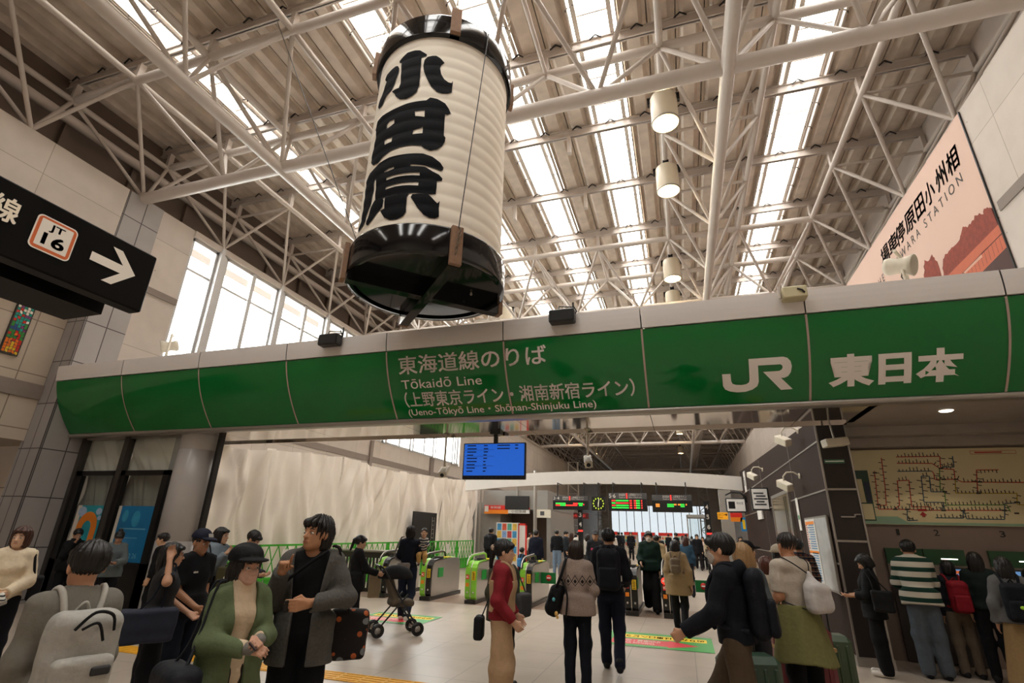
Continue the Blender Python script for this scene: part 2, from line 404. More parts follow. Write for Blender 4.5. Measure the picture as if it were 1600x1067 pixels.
# purlins: one steel section over each row of nodes
for k, y in enumerate(UY):
    b = MB(); z = 12.0; x0, x1 = XL-1, XR+1.2
    b.box(x0, y-.05, z, x1, y+.05, z+.02); b.box(x0, y-.012, z, x1, y+.012, z+.25); b.box(x0, y-.05, z+.23, x1, y+.05, z+.25)
    for x in UX: b.box(x-.05, y-.07, 11.45, x+.05, y+.07, z)
    b.box(x0, y-.02, z+.25, x1, y+.02, DECK_Z)
    p = struct(b.build('purlin', m_steel2))
    if y < 54:
        c = MB(); x = x0+.35
        while x < x1:
            for s in (-1, 1): c.tube((x, y-.07, z+.3), (x+s*.13, y-.07, z+.18), .018, 4)
            x += .92
        c.build('clip', m_blackline, p)
# drum lamps under the lamp truss
def drum_lamp(i, y, label):
    t = thing('drum_lamp', label, 'lamp', (.39, y, 10.45), group='drum lamps on the roof truss')
    b = MB(); b.lathe([(.02, .76), (.28, .76), (.3, .72), (.3, .04), (.3, 0), (.285, 0), (.285, .05), (.25, .3), (.1, .5), (.0, .52)], n=32); b.build('housing', M('lamp_cream', '#d8cdb6', .4, var=.04), t)
    b = MB(); b.lathe([(.3, 0), (.315, 0), (.315, .03), (.3, .03)], n=32); b.build('rim', m_satin, t)
    b = MB(); b.lathe([(.0, .1), (.07, .11), (.09, .18), (.05, .3), (0, .32)], n=16); b.build('bulb', M('lamp_bulb', '#ffdc94', .4, emit=9), t)
    b = MB(); b.box(-.36, -.05, .72, .36, .05, .8); b.box(-.36, -.05, .6, -.31, .05, .8); b.box(.31, -.05, .6, .36, .05, .8); b.box(-.08, -.08, .76, .08, .08, 1.0); b.build('bracket', m_black, t)
    l = bpy.data.lights.new('bulb_light', 'POINT'); l.energy = 40; l.color = (1, .8, .5); l.shadow_soft_size = .08
    lo = bpy.data.objects.new('bulb_light', l); COL.objects.link(lo); lo.parent = t; lo.location = (0, 0, .05)
    return t
LAMPS = [(9.6, 'cream drum lamp hanging highest, just below the big cross tube'), (12.15, 'cream drum lamp, second from the top of its row'), (17.45, 'cream drum lamp, third down its row, above the beam'),
         (20.2, 'cream drum lamp lowest of its row above the beam edge'), (49.1, 'small cream drum lamp seen under the beam right of the white camera pole'), (61.5, 'tiny cream drum lamp seen under the beam, far down the right row')]
for i, (y, s) in enumerate(LAMPS): drum_lamp(i, y, s)
for i, (y, s) in enumerate([(20.0, 'cream drum lamp peeping out at the lower right of the lantern'), (49.0, 'small cream drum lamp seen under the beam left of the white camera pole'), (60.5, 'tiny cream drum lamp seen far behind the white camera pole')]):
    t = drum_lamp(i, y, s); t.location.x = -6.9 if y < 30 else -9.29
# ---------------- the green beam ----------------
BX0, BX1 = -13.1, 6.6
def byz(z): return 7.2+.322*(4.87-z)**2
m_green = M('sign_green', '#0a7432', .08, var=.04, scale=1, spec=.5)
m_gband = M('beam_grey', '#e2dedc', .3, metal=.05, var=.03, scale=2)
m_seam = M('seam_strip', '#b9a79b', .4)
m_letter = M('sign_lettering', '#f2ece6', .45, var=.02)
SEAMS = [-13.1, -11.07, -8.95, -6.82, -4.69, -2.53, -.35, 1.84, 4.05, 6.6]
b = MB()
zs = [3.46+(4.53-3.46)*i/10 for i in range(11)]
b.box(BX0, 7.95, 3.46, BX1, 9.08, 4.8); 
struct(b.build('beam_core', m_dark))
sg = thing('station_sign_fascia', 'long curved green sign fascia with white railway lettering across the hall', 'sign', (-3, 7.25, 4))
org = Vector((-3, 7.25, 4))
def rel(p): return (p[0]-org[0], p[1]-org[1], p[2]-org[2])
for i in range(len(SEAMS)-1):
    b = MB(); x0, x1 = SEAMS[i]+.014, SEAMS[i+1]-.014; vs = []
    for z in zs: vs += [rel((x0, byz(z), z)), rel((x1, byz(z), z))]
    b.add(vs, [(2*k, 2*k+1, 2*k+3, 2*k+2) for k in range(10)], True)
    vs = []
    for z in zs: vs += [rel((x0, byz(z)+.03, z)), rel((x0, byz(z), z)), rel((x1, byz(z), z)), rel((x1, byz(z)+.03, z))]
    b.add(vs, [(4*k, 4*k+1, 4*k+5, 4*k+4) for k in range(10)]+[(4*k+2, 4*k+3, 4*k+7, 4*k+6) for k in range(10)])
    b.build('green_panel', m_green, sg)
for x in SEAMS[1:-1]:
    b = MB(); vs = []
    for z in zs: vs += [rel((x-.014, byz(z)-.008, z)), rel((x+.014, byz(z)-.008, z))]
    b.add(vs, [(2*k, 2*k+1, 2*k+3, 2*k+2) for k in range(10)], True); b.build('seam_strip', m_seam, sg)
bfn = lambda u, v: rel((u, byz(v)-.012, v))
def bl(body, u0, u1, v0, v1, bold=0, cap=None, name='lettering', heavy=0):
    b = text_on(MB(), body, bfn, u0, u1, v0, v1, bold, cap, heavy=heavy); o = b.build(name, m_letter, sg)
    bm = bmesh.new(); bm.from_mesh(o.data)
    for k in range(1, 12):
        z = v0+(v1-v0)*k/12
        bmesh.ops.bisect_plane(bm, geom=bm.verts[:]+bm.edges[:]+bm.faces[:], plane_co=(0, 0, z-org[2]), plane_no=(0, 0, 1))
    for v in bm.verts: v.co.y = byz(v.co.z+org[2])-.012-org[1]
    bm.to_mesh(o.data); bm.free()
    return o
bl('東海道線のりば', -4.462, -1.838, 4.135, 4.425, 0, heavy=.012)
bl('Tōkaidō Line', -4.45, -2.964, 3.908, 4.05, .004, .73)
bl('（上野東京ライン・湘南新宿ライン）', -4.44, -.53, 3.63, 3.855, 0, heavy=.013)
bl('(Ueno-Tōkyō Line・Shōnan-Shinjuku Line)', -4.43, -1.14, 3.475, 3.605, .008)
bl('東日本', 2.06, 3.60, 3.605, 3.985, .045)
JR = [(.713, 3.837), (.826, 3.837), (.829, 3.744), (.845, 3.713), (.887, 3.697), (.963, 3.691), (1.028, 3.699), (1.064, 3.72), (1.072, 3.754), (1.073, 4.007), (1.515, 4.007), (1.567, 3.99), (1.604, 3.947), (1.617, 3.885), (1.602, 3.813), (1.565, 3.768), (1.519, 3.75), (1.475, 3.751), (1.62, 3.61), (1.47, 3.608), (1.251, 3.836), (1.454, 3.836), (1.488, 3.851), (1.502, 3.877), (1.497, 3.9), (1.476, 3.916), (1.19, 3.918), (1.19, 3.718), (1.168, 3.666), (1.102, 3.628), (1.014, 3.606), (.902, 3.604), (.806, 3.619), (.743, 3.647), (.717, 3.69)]
b = MB().poly([JR], lambda u, v, w: bfn(u, v)); o = b.build('railway_logo', m_letter, sg)
bm = bmesh.new(); bm.from_mesh(o.data)
for k in range(1, 14): bmesh.ops.bisect_plane(bm, geom=bm.verts[:]+bm.edges[:]+bm.faces[:], plane_co=(0, 0, 3.6+.41*k/14-org[2]), plane_no=(0, 0, 1))
for v in bm.verts: v.co.y = byz(v.co.z+org[2])-.012-org[1]
bm.to_mesh(o.data); bm.free()
# grey top band, lower lip, polished soffit
b = MB(); zt = [4.545+(4.87-4.545)*i/4 for i in range(5)]
for i in range(len(SEAMS)-1):
    x0, x1 = SEAMS[i]+.008, SEAMS[i+1]-.008; vs = []
    for z in zt: vs += [(x0, byz(z)-.02, z), (x1, byz(z)-.02, z)]
    b.add(vs, [(2*k, 2*k+1, 2*k+3, 2*k+2) for k in range(4)])
    b.add([(x0, byz(4.87)-.02, 4.87), (x1, byz(4.87)-.02, 4.87), (x1, 9.1, 4.87), (x0, 9.1, 4.87)], [(0, 1, 2, 3)])
    b.add([(x0, byz(4.545)-.02, 4.545), (x1, byz(4.545)-.02, 4.545), (x1, byz(4.545)+.02, 4.545), (x0, byz(4.545)+.02, 4.545)], [(3, 2, 1, 0)])
b.box(BX0, 9.1, 3.5, BX1, 9.16, 4.87)
struct(b.build('trim_beam_top', m_gband))
b = MB(); b.tube((BX0, 7.86, 3.43), (BX1, 7.86, 3.43), .045, 12); b.box(BX0, 7.86, 3.385, BX1, 7.98, 3.47); struct(b.build('trim_beam_lip', m_satin))
b = MB()
for i in range(len(SEAMS)-1): b.box(SEAMS[i]+.004, 7.98, 3.4, min(SEAMS[i+1]-.004, 2.7), 9.2, 3.45) if SEAMS[i] < 2.6 else None
b.box(BX0, 9.16, 3.36, 2.6, 9.22, 3.5); struct(b.build('ceiling_beam_soffit', m_stain))

# ---------------- great paper lantern ----------------
LANTERN_GLYPHS = [[[(-0.243,8.564),(-0.211,8.493),(-0.23,8.339),(-0.272,8.203),(-0.304,8.094),(-0.401,8.067),(-0.467,8.005),(-0.5,7.919),(-0.6,7.939),(-0.657,8.023),(-0.615,8.149),(-0.516,8.259),(-0.481,8.412),(-0.526,8.485),(-0.489,8.571),(-0.377,8.595),(-0.294,8.599)]],[[(-0.22,8.616),(-0.23,8.657),(-0.173,8.705),(-0.097,8.765),(0.029,8.761),(0.102,8.739),(0.213,8.636),(0.205,8.596),(0.138,8.587),(0.147,8.283),(0.152,8.011),(0.13,7.873),(0.068,7.809),(-0.022,7.775),(-0.126,7.811),(-0.205,7.905),(-0.244,7.992),(-0.299,8.059),(-0.24,8.069),(-0.168,8.06),(-0.149,8.13),(-0.17,8.436),(-0.182,8.593)]],[[(0.293,8.605),(0.347,8.607),(0.404,8.558),(0.468,8.471),(0.425,8.413),(0.414,8.346),(0.436,8.236),(0.485,8.135),(0.542,8.087),(0.585,8.086),(0.603,8.14),(0.603,8.061),(0.6,7.902),(0.545,7.858),(0.472,7.842),(0.398,7.866),(0.317,7.968),(0.253,8.111),(0.197,8.276),(0.175,8.409),(0.188,8.522),(0.228,8.584)]],[[(-0.617,7.524),(-0.573,7.661),(-0.445,7.67),(-0.304,7.651),(-0.134,7.651),(0.012,7.671),(0.146,7.679),(0.274,7.689),(0.322,7.751),(0.417,7.73),(0.526,7.661),(0.584,7.572),(0.614,7.492),(0.57,7.453),(0.539,7.453),(0.541,7.26),(0.548,7.057),(0.571,7.021),(0.567,6.948),(0.537,6.854),(0.472,6.778),(0.394,6.752),(0.323,6.78),(0.268,6.836),(0.132,6.855),(-0.022,6.853),(-0.167,6.835),(-0.3,6.784),(-0.387,6.733),(-0.495,6.751),(-0.591,6.867),(-0.593,6.972),(-0.578,7.11),(-0.554,7.274),(-0.574,7.458)],[(-0.306,7.407),(-0.259,7.44),(-0.17,7.439),(-0.166,7.362),(-0.218,7.342),(-0.303,7.32)],[(0.134,7.489),(0.268,7.498),(0.273,7.372),(0.149,7.397)],[(-0.309,7.109),(-0.259,7.117),(-0.168,7.096),(-0.167,7.008),(-0.288,7.009)],[(0.139,7.133),(0.211,7.154),(0.267,7.18),(0.27,7.064),(0.14,7.055)]],[[(-0.526,6.66),(-0.35,6.709),(-0.179,6.724),(0.015,6.713),(0.187,6.706),(0.309,6.699),(0.431,6.648),(0.536,6.558),(0.581,6.487),(0.574,6.436),(0.546,6.418),(0.465,6.448),(0.345,6.488),(0.162,6.512),(0.159,6.485),(0.346,6.469),(0.45,6.391),(0.53,6.352),(0.579,6.297),(0.576,6.256),(0.515,6.236),(0.517,6.122),(0.514,6.017),(0.458,6.002),(0.42,6.002),(0.206,6.016),(0.043,6.003),(-0.129,6.022),(-0.191,6.017),(-0.245,6.025),(-0.33,6.05),(-0.36,6.377),(-0.407,6.492),(-0.452,6.542)],[(-0.229,6.494),(-0.153,6.517),(-0.072,6.516),(-0.072,6.488),(-0.174,6.478),(-0.227,6.479)],[(-0.172,6.359),(-0.039,6.364),(0.114,6.363),(0.29,6.359),(0.294,6.31),(0.117,6.322),(-0.035,6.322),(-0.165,6.311)],[(-0.163,6.193),(-0.021,6.197),(0.129,6.2),(0.289,6.195),(0.29,6.137),(0.133,6.151),(-0.017,6.156),(-0.157,6.146)]],[[(-0.573,6.662),(-0.443,6.65),(-0.394,6.479),(-0.41,6.377),(-0.393,6.23),(-0.411,6.104),(-0.416,5.998),(-0.462,5.902),(-0.5,5.843),(-0.488,5.758),(-0.539,5.705),(-0.684,5.68),(-0.702,5.76),(-0.628,5.849),(-0.629,6.067),(-0.642,6.325),(-0.669,6.557)]],[[(-0.153,6.017),(0.043,6.003),(0.186,6.017),(0.162,5.947),(0.166,5.792),(0.174,5.702),(0.14,5.642),(0.063,5.602),(-0.034,5.609),(-0.121,5.67),(-0.158,5.732),(-0.207,5.814),(-0.141,5.83)]],[[(0.227,5.994),(0.419,6.007),(0.465,5.956),(0.513,5.9),(0.543,5.873),(0.57,5.912),(0.568,5.796),(0.577,5.658),(0.532,5.624),(0.467,5.62),(0.388,5.666),(0.314,5.762),(0.258,5.864),(0.212,5.943)]],[[(-0.33,6.05),(-0.191,6.017),(-0.164,5.968),(-0.176,5.868),(-0.252,5.792),(-0.325,5.705),(-0.412,5.654),(-0.454,5.688),(-0.454,5.74),(-0.424,5.843),(-0.397,5.935),(-0.357,6.022)]]]
LC = Vector((-3.45, 6.2, 0))
lt = thing('paper_lantern', 'giant white paper lantern with black characters hanging above the green beam', 'lantern', (LC.x, LC.y, 4.9))
m_paper = M('lantern_paper', '#eee5d6', .7, var=.05, scale=2)
m_lac = M('black_lacquer', '#0b0c0f', .1, var=.0, spec=.6)
m_wood = M('bare_wood', '#8a6a52', .7, var=.3, scale=14)
ZB = 4.9
def ribr(z):   # gentle bellows between the bamboo hoops
    return 1.118+.009*abs(math.sin(PI*(z-5.4)/.215))
b = MB(); pr = []; z = 5.4
while z < 9.1: pr.append((ribr(z)-.004, z-ZB)); z += .0215
b.lathe(pr, n=96); b.build('paper_body', m_paper, lt)
def ring(z0, z1, name):
    b = MB(); b.lathe([(1.10, z0-ZB), (1.19, z0-ZB), (1.195, z0+.02-ZB), (1.195, z1-.02-ZB), (1.19, z1-ZB), (1.10, z1-ZB)], n=96); b.build(name, m_lac, lt)
ring(5.065, 5.485, 'lower_ring'); ring(9.02, 9.44, 'upper_ring')
b = MB(); b.lathe([(0, 5.10-ZB), (1.12, 5.10-ZB), (1.12, 5.14-ZB)], n=64, smooth=False); b.build('bottom_board', m_lac, lt)
b = MB(); b.lathe([(0, 9.40-ZB), (1.12, 9.40-ZB)], n=64, smooth=False); b.build('top_board', m_wood, lt)
def on_lantern(u, v, w=0):
    r = ribr(v)+.006+w; return (r*math.sin(u), -r*math.cos(u), v-ZB)
def glyph(loops):
    b = MB().poly(loops, lambda u, v, w: (u, v, 0)); o = b.build('painted_character', M('lantern_ink', '#0a0b0f', .75, var=.1, spec=.12), lt)
    bm = bmesh.new(); bm.from_mesh(o.data)
    us = [p[0] for l in loops for p in l]; vs = [p[1] for l in loops for p in l]
    k = math.floor(min(vs)/.043)*.043
    while k < max(vs): bmesh.ops.bisect_plane(bm, geom=bm.verts[:]+bm.edges[:]+bm.faces[:], plane_co=(0, k, 0), plane_no=(0, 1, 0)); k += .043
    k = min(us)
    while k < max(us): bmesh.ops.bisect_plane(bm, geom=bm.verts[:]+bm.edges[:]+bm.faces[:], plane_co=(k, 0, 0), plane_no=(1, 0, 0)); k += .05
    for v in bm.verts: v.co = on_lantern(v.co.x, v.co.y)
    bm.to_mesh(o.data); bm.free(); return o
for g in LANTERN_GLYPHS: glyph(g)
# crossed bearers below and above with bare wooden ends
def bearers(z0, z1, ang, inner, e=1.235):
    for k in range(2):
        a = ang+k*PI/2; d = Vector((math.sin(a), -math.cos(a), 0)); R = Matrix.Rotation(a, 3, 'Z'); dz = .012*k
        b = MB(); b.box(-.075, -e+.05, z0+dz, .075, e-.05, inner+dz, R=R, piv=(0, 0, 0)); b.build('cross_bearer', m_lac, lt)
        for s in (-1, 1):
            b = MB(); b.rbox(-.082, s*e-.035, z0+dz, .082, s*e+.035, z1+dz, .006, R=R, piv=(0, 0, 0)); b.build('wooden_block', m_wood, lt)
bearers(4.91-ZB, 5.49-ZB, .785, 5.09-ZB); bearers(9.02-ZB, 9.53-ZB, .57, 9.16-ZB)
m_chain = M('galvanised_chain', '#b5aa98', .35, metal=.8)
def chain(b, p, q, step=.055, r=.006, w=.018):
    p, q = Vector(p), Vector(q); d = q-p; n = max(2, int(d.length/step)); d.normalize(); a = d.orthogonal().normalized(); c = d.cross(a)
    for i in range(n):
        m = p+d*(i+.5)*((q-p).length/n); ax = a if i % 2 else c; h = step*.62
        b.path([m-d*h+ax*0, m-d*h*.6+ax*w, m+d*h*.6+ax*w, m+d*h, m+d*h*.6-ax*w, m-d*h*.6-ax*w, m-d*h], r, 4)
for k in range(4):
    a = .57+k*PI/2; b = MB(); p = (1.2*math.sin(a), -1.2*math.cos(a), 9.53-ZB); b2 = (p[0]*.95, p[1]*.95, 11.4-ZB)
    chain(b, p, b2, .09, .008, .025); b.build('suspension_chain', m_chain, lt)
b = MB(); a = .785
for dz in (0, .07): chain(b, (1.285*math.sin(a)+.03, -1.285*math.cos(a), 5.45-ZB), (1.285*math.sin(a)-.03, -1.285*math.cos(a), 5.0-ZB))
b.build('safety_chain', m_chain, lt)
for (x, y) in ((-.75, -.45), (.1, .12), (.62, .3), (.45, -.5)):
    b = MB(); b.lathe([(.012, -.05), (.022, -.03), (.012, -.01), (.012, .0)], n=8); o = b.build('hook', m_chain, lt); o.location = (x, y, 5.10-ZB)
b = MB(); b.tube((1.285*math.sin(.785), -1.285*math.cos(.785), 5.45-ZB), (1.23*math.sin(1.05), -1.23*math.cos(1.05), 9.5-ZB), .008, 6); b.tube((1.23*math.sin(1.05), -1.23*math.cos(1.05), 9.5-ZB), (1.5, -.3, 11.4-ZB), .008, 6)
b.build('stay_wire', m_black, lt)
o = MB(); o.tube((-7.2, 5.6, 11.5), (-4.75, 6.5, 5.7), .008, 6); chain(o, (-4.75, 6.5, 5.75), (-4.65, 6.5, 5.1), .09, .008, .025); o = o.build('guy_wire', m_black); tag(o, 'thin steel guy wire slanting from roof to the lower left of the lantern', 'wire')

# ---------------- fittings on the beam ----------------
def black_speaker(x, label):
    t = thing('box_speaker', label, 'speaker', (x, 7.1, 4.87), group='small speakers on the beam')
    b = MB(); b.rbox(-.2, -.12, -.19, .2, .06, .02, .02); b.build('cabinet', m_black, t)
    b = MB(); b.box(-.18, -.128, -.17, .18, -.121, 0); b.build('grille', M('speaker_grille', '#232323', .8), t)
    b = MB(); b.path([(-.12, 0, .0), (-.12, .03, .07), (.15, .05, .07)], .012); b.path([(-.05, -.05, .02), (-.05, -.02, .1), (.15, .05, .1)], .01); b.tube((.15, .1, -.0), (.15, .1, .2), .015); b.path([(.17, 0, .1), (.22, .0, 0), (.15, .02, -.12)], .012); b.build('bracket', m_black, t)
black_speaker(-5.78, 'small black speaker bolted on the grey band left of the sign lettering')
black_speaker(-1.52, 'small black speaker bolted on the grey band above the sign lettering')
t = thing('beige_control_box', 'beige box with a hanging cable on the beam above the railway logo', 'box', (1.71, 7.1, 4.72))
b = MB(); b.rbox(-.15, -.1, -.02, .15, .08, .15, .015); b.build('casing', M('beige_plastic', '#c9c09c', .5), t)
b = MB(); b.tube((-.17, 0, .02), (-.17, 0, .2), .02); b.box(-.1, 0, .15, .1, .04, .18); b.build('bracket', m_steel, t)
b = MB(); b.path([(.03, -.105, .1), (.08, -.12, .07), (.11, -.11, .03)], .012); b.build('cable', m_black, t)
m_horn = M('pale_horn', '#d8d0bd', .45)
def horn_speaker(x, y, z, rz, label):
    t = thing('horn_speaker', label, 'speaker', (x, y, 4.87)); h = z-4.87
    R = Matrix.Rotation(rz, 3, 'Z')
    b = MB(); r = lambda p: tuple(R @ Vector(p)); b.path([r((-.2, 0, 0)), r((-.2, 0, h+.2)), r((.05, 0, h+.24))], .025); b.tube(r((.12, .05, 0)), r((.12, .05, h-.1)), .02); b.build('bracket', m_horn, t)
    b = MB(); b.lathe([(.02, -.16), (.11, -.15), (.12, -.1), (.1, 0), (.12, .1), (.15, .17), (.14, .18), (.1, .05), (0, .02)], n=20, axis='Y'); o = b.build('horn', m_horn, t); o.location = r((.05, 0, h)); o.rotation_euler = (-.3, 0, rz)
    b = MB(); b.path([r((.12, .05, h-.1)), r((.13, .02, h-.2)), r((.12, .05, 0))], .008); b.build('cable', m_black, t)
horn_speaker(-10.55, 7.7, 5.33, 2.4, 'pale horn speaker on a bent bracket beside the left windows')
horn_speaker(3.12, 7.4, 5.16, -2.2, 'pale horn speaker on a bracket in front of the station poster')
# hanging monitor and cameras under the soffit
t = thing('hanging_monitor', 'blue departure monitor hanging on a black pole under the beam', 'monitor', (-3.22, 8.9, 2.85), rz=.06)
b = MB(); b.rbox(-.6, -.02, -.33, .6, .06, .33, .012); b.build('housing', m_black, t)
m_scr = M('screen_blue', '#1f62d0', .3, emit=.75, var=.25, scale=1.2)
b = MB(); b.box(-.575, -.026, -.26, .575, -.021, .31); sn_ = b.build('screen', m_scr, t)
b = MB(); rs = random.Random(5)
for r in range(9):
    z = .27-r*.058
    b.box(-.52, -.03, z, -.52+rs.uniform(.12, .2), -.027, z+.02); b.box(-.2, -.03, z, -.2+rs.uniform(.04, .09), -.027, z+.02)
    if r < 2: b.box(.06, -.03, z, .3, -.027, z+.02); b.box(.4, -.03, z, .46, -.027, z+.02)
    if r in (1, 3, 6): b.box(-.56, -.0295, z-.015, 0, -.0275, z-.01)
for k in range(14): b.box(-.5+k*.075, -.03, -.305, -.45+k*.075, -.021, -.28)
b.build('screen_text', M('screen_dark_text', '#12264f', .4), sn_)
b = MB(); b.box(-.04, .06, -.2, .04, .1, .55); b.box(-.1, .0, .5, .1, .2, .56); b.build('pole', m_black, t)
def pole_camera(x, y, zb, label, s=1):
    t = thing('security_camera', label, 'camera', (x, y, zb))
    b = MB(); b.tube((0, 0, .1), (0, 0, 3.4-zb), .02*s, 8); b.lathe([(.05, 0), (.05, .02), (0, .02)], (0, 0, 3.38-zb), 12); b.build('pole', m_horn, t)
    b = MB(); R = Matrix.Rotation(.5, 3, 'X') @ Matrix.Rotation(.2, 3, 'Z'); b.rbox(-.07, -.17, -.06, .07, .17, .06, .015, R=R); b.lathe([(.035, -.0), (.04, .04)], (0, 0, 0), 10); b.build('body', m_horn, t)
    b = MB(); b.lathe([(0, -.176), (.035, -.176), (.04, -.165)], n=12, axis='Y'); o = b.build('lens', m_black, t); o.rotation_euler = (.5, 0, .2); return t
pole_camera(-4.26, 9.0, 2.68, 'small pale security camera on a thin pole left of the blue monitor')
pole_camera(-1.5, 9.0, 2.83, 'small pale security camera on a pole under the middle of the beam')
t = thing('security_camera', 'long beige security camera hanging at the brown wall corner below the beam', 'camera', (2.33, 8.95, 3.05))
b = MB(); R = Matrix.Rotation(-.12, 3, 'Y') @ Matrix.Rotation(.25, 3, 'Z'); b.rbox(-.17, -.1, -.06, .17, .08, .06, .012, R=R); b.build('body', m_horn, t)
b = MB(); b.tube((0, 0, .05), (-.03, 0, .36), .014); b.build('pole', m_satin, t)

# ---------------- overhead sign at the near left ----------------
t = thing('overhead_guide_sign', 'black hanging guide sign with an orange station badge and a white arrow', 'sign', (-3.5, 0, 3.24))
def sp(Y, z, d=0): return (.004+d, Y, z-3.24)
b = MB(); b.rbox(-.11, -1.5, 3.02-3.24, 0, 2.285, 3.46-3.24, .01); b.build('panel', m_sign, t)
b = MB(); b.box(-.64, -1.5, 3.0-3.24, -.26, 2.2, 3.42-3.24); b.box(-.26, -1.4, 3.1-3.24, -.11, 2.0, 3.3-3.24); b.build('lamp_housing', m_sign, t)
for y in (.8, 1.5): b = MB(); b.lathe([(0, 0), (.035, 0), (.04, .01)], (-.45, y, -.245), 12); b.build('downlight', M('downlight', '#fff2dc', .4, emit=3), t)
m_or = M('badge_orange', '#ee7a44', .5, var=.02)
def rrect(y0, z0, y1, z1, r, n=5):
    p = []
    for (cy, cz, a0) in ((y1-r, z1-r, 0), (y0+r, z1-r, 90), (y0+r, z0+r, 180), (y1-r, z0+r, 270)):
        for i in range(n+1): a = math.radians(a0+90*i/n); p.append((cy+r*math.cos(a), cz+r*math.sin(a)))
    return p
F = lambda d: (lambda u, v, w=0: sp(u, v, d))
m_wl = M('sign_white', '#f1e9dc', .5, var=.02, emit=.12)
b = MB().poly([rrect(1.55, 3.137, 1.772, 3.36, .03)], F(.001)); b.build('badge_edge', m_wl, t)
b = MB().poly([rrect(1.558, 3.145, 1.765, 3.352, .025)], F(.002)); b.build('badge_frame', m_or, t)
b = MB().poly([rrect(1.575, 3.164, 1.747, 3.338, .004)], F(.003)); b.build('badge_field', m_wl, t)
b = MB(); text_on(b, 'JT', F(.004), 1.625, 1.702, 3.27, 3.323, 0, heavy=.022); text_on(b, '16', F(.004), 1.608, 1.722, 3.184, 3.256, 0, heavy=.025); b.build('badge_lettering', m_black, t)
b = MB().poly([[(1.874, 3.28), (2.075, 3.28), (1.982, 3.377), (2.047, 3.377), (2.169, 3.25), (2.04, 3.122), (1.975, 3.122), (2.072, 3.22), (1.874, 3.22)]], F(.002)); b.build('arrow', m_wl, t)
b = MB(); text_on(b, '海道線', F(.002), 1.06, 1.468, 3.212, 3.36, 0, heavy=.018); b.build('lettering', m_wl, t)
b = MB()
for y in (-1, .6): b.tube((-.3, y, .1), (-.3, y, 3), .03)
b.build('hanger', m_black, t)

# ---------------- station poster on the right wall ----------------
t = thing('wall_poster', 'huge pink station poster with brush lettering on the right wall', 'poster', (XR-.01, 14, 7.5))
def pp(Y, z, w=0): return (-.012-w, Y-14, z-7.5)
b = MB(); b.box(-.012, 10.2-14, 4.6-7.5, 0, 19.5-14, 9.77-7.5); b.build('sheet', M('poster_pink', '#dcbcac', .6, var=.08, scale=.5), t)
b = MB(); b.box(-.02, 10.17-14, 4.6-7.5, 0, 10.2-14, 9.77-7.5); b.build('edge_strip', m_black, t)
m_pt = M('poster_tree', '#8d3a28', .6, var=.55, scale=9); m_pr = M('poster_roof', '#c96a4c', .6, var=.1); m_pd = M('poster_dark', '#4a2c26', .6)
rs = random.Random(2)
def jag(pts, n, a):
    out = []
    for i in range(len(pts)-1):
        p, q = pts[i], pts[i+1]
        for k in range(n): t_ = k/n; out.append((p[0]+(q[0]-p[0])*t_+rs.uniform(-a, a), p[1]+(q[1]-p[1])*t_+rs.uniform(-a, a)))
    out.append(pts[-1]); return out
b = MB(); f = lambda u, v, w=0: pp(u, v, .001)
b.poly([jag([(10.21, 7.5), (10.35, 7.62), (10.52, 7.58), (10.7, 7.68), (10.93, 7.6), (11.2, 7.7), (11.41, 7.56), (11.76, 7.56), (12.15, 7.55), (12.35, 7.35), (12.4, 6.9)], 5, .03)+[(12.3, 6.4), (10.2, 6.4)]], f)
b.poly([jag([(13.5, 6.4), (13.22, 7.5), (12.97, 7.92), (12.78, 7.8), (12.6, 7.85), (12.46, 7.6), (12.4, 6.4)], 6, .035)], f); b.build('printed_trees', m_pt, t)
b = MB(); f = lambda u, v, w=0: pp(u, v, .002)
b.poly([[(10.2, 7.14), (12.4, 7.12), (12.4, 6.4), (11.9, 6.88), (10.2, 6.95)]], f); b.poly([[(10.2, 6.93), (10.88, 6.95), (11.8, 6.86), (11.8, 6.5), (11.08, 6.6), (10.2, 6.66)]], f); b.build('printed_roof', m_pr, t)
b = MB(); f = lambda u, v, w=0: pp(u, v, .003)
b.poly([[(10.2, 6.66), (11.13, 6.61), (11.8, 6.3), (11.8, 4.7), (10.2, 4.7)]], f); b.poly([[(10.2, 6.955), (12.0, 6.9), (12.0, 6.885), (10.2, 6.935)]], f)
for k in range(14): y = 10.3+k*.13; b.poly([[(y, 6.92), (y+.008, 6.92), (y+.03, 6.68), (y+.02, 6.68)]], f)
b.build('printed_shade', m_pd, t)
b = MB(); b.poly([[(10.93, 6.92), (11.64, 6.9), (11.6, 6.85), (10.92, 6.86)]], lambda u, v, w=0: pp(u, v, .004)); b.build('printed_beam', M('poster_pale', '#d8a890', .6), t)
m_pi = M('poster_ink', '#41423f', .6)
tf = lambda u, v, w=0: pp(-u, v, .006)
ch = '場車停原田小州相'; yy = [14.77, 14.19, 13.67, 13.04, 12.46, 11.93, 11.36, 10.83]
for c, y in zip(ch, yy):
    b = MB(); wd = .44 if y < 13 else .56
    text_on(b, c, lambda u, v: tf(u+(v-9.1)*.12, v), -y-wd/2, -y+wd/2, 8.84, 9.34, 0, heavy=.016); b.build('brush_character', m_pi, t)
b = MB(); text_on(b, 'T H E   O D A W A R A   S T A T I O N', tf, -15.9, -10.72, 8.5, 8.72, -.002); b.build('printed_lettering', m_pi, t)
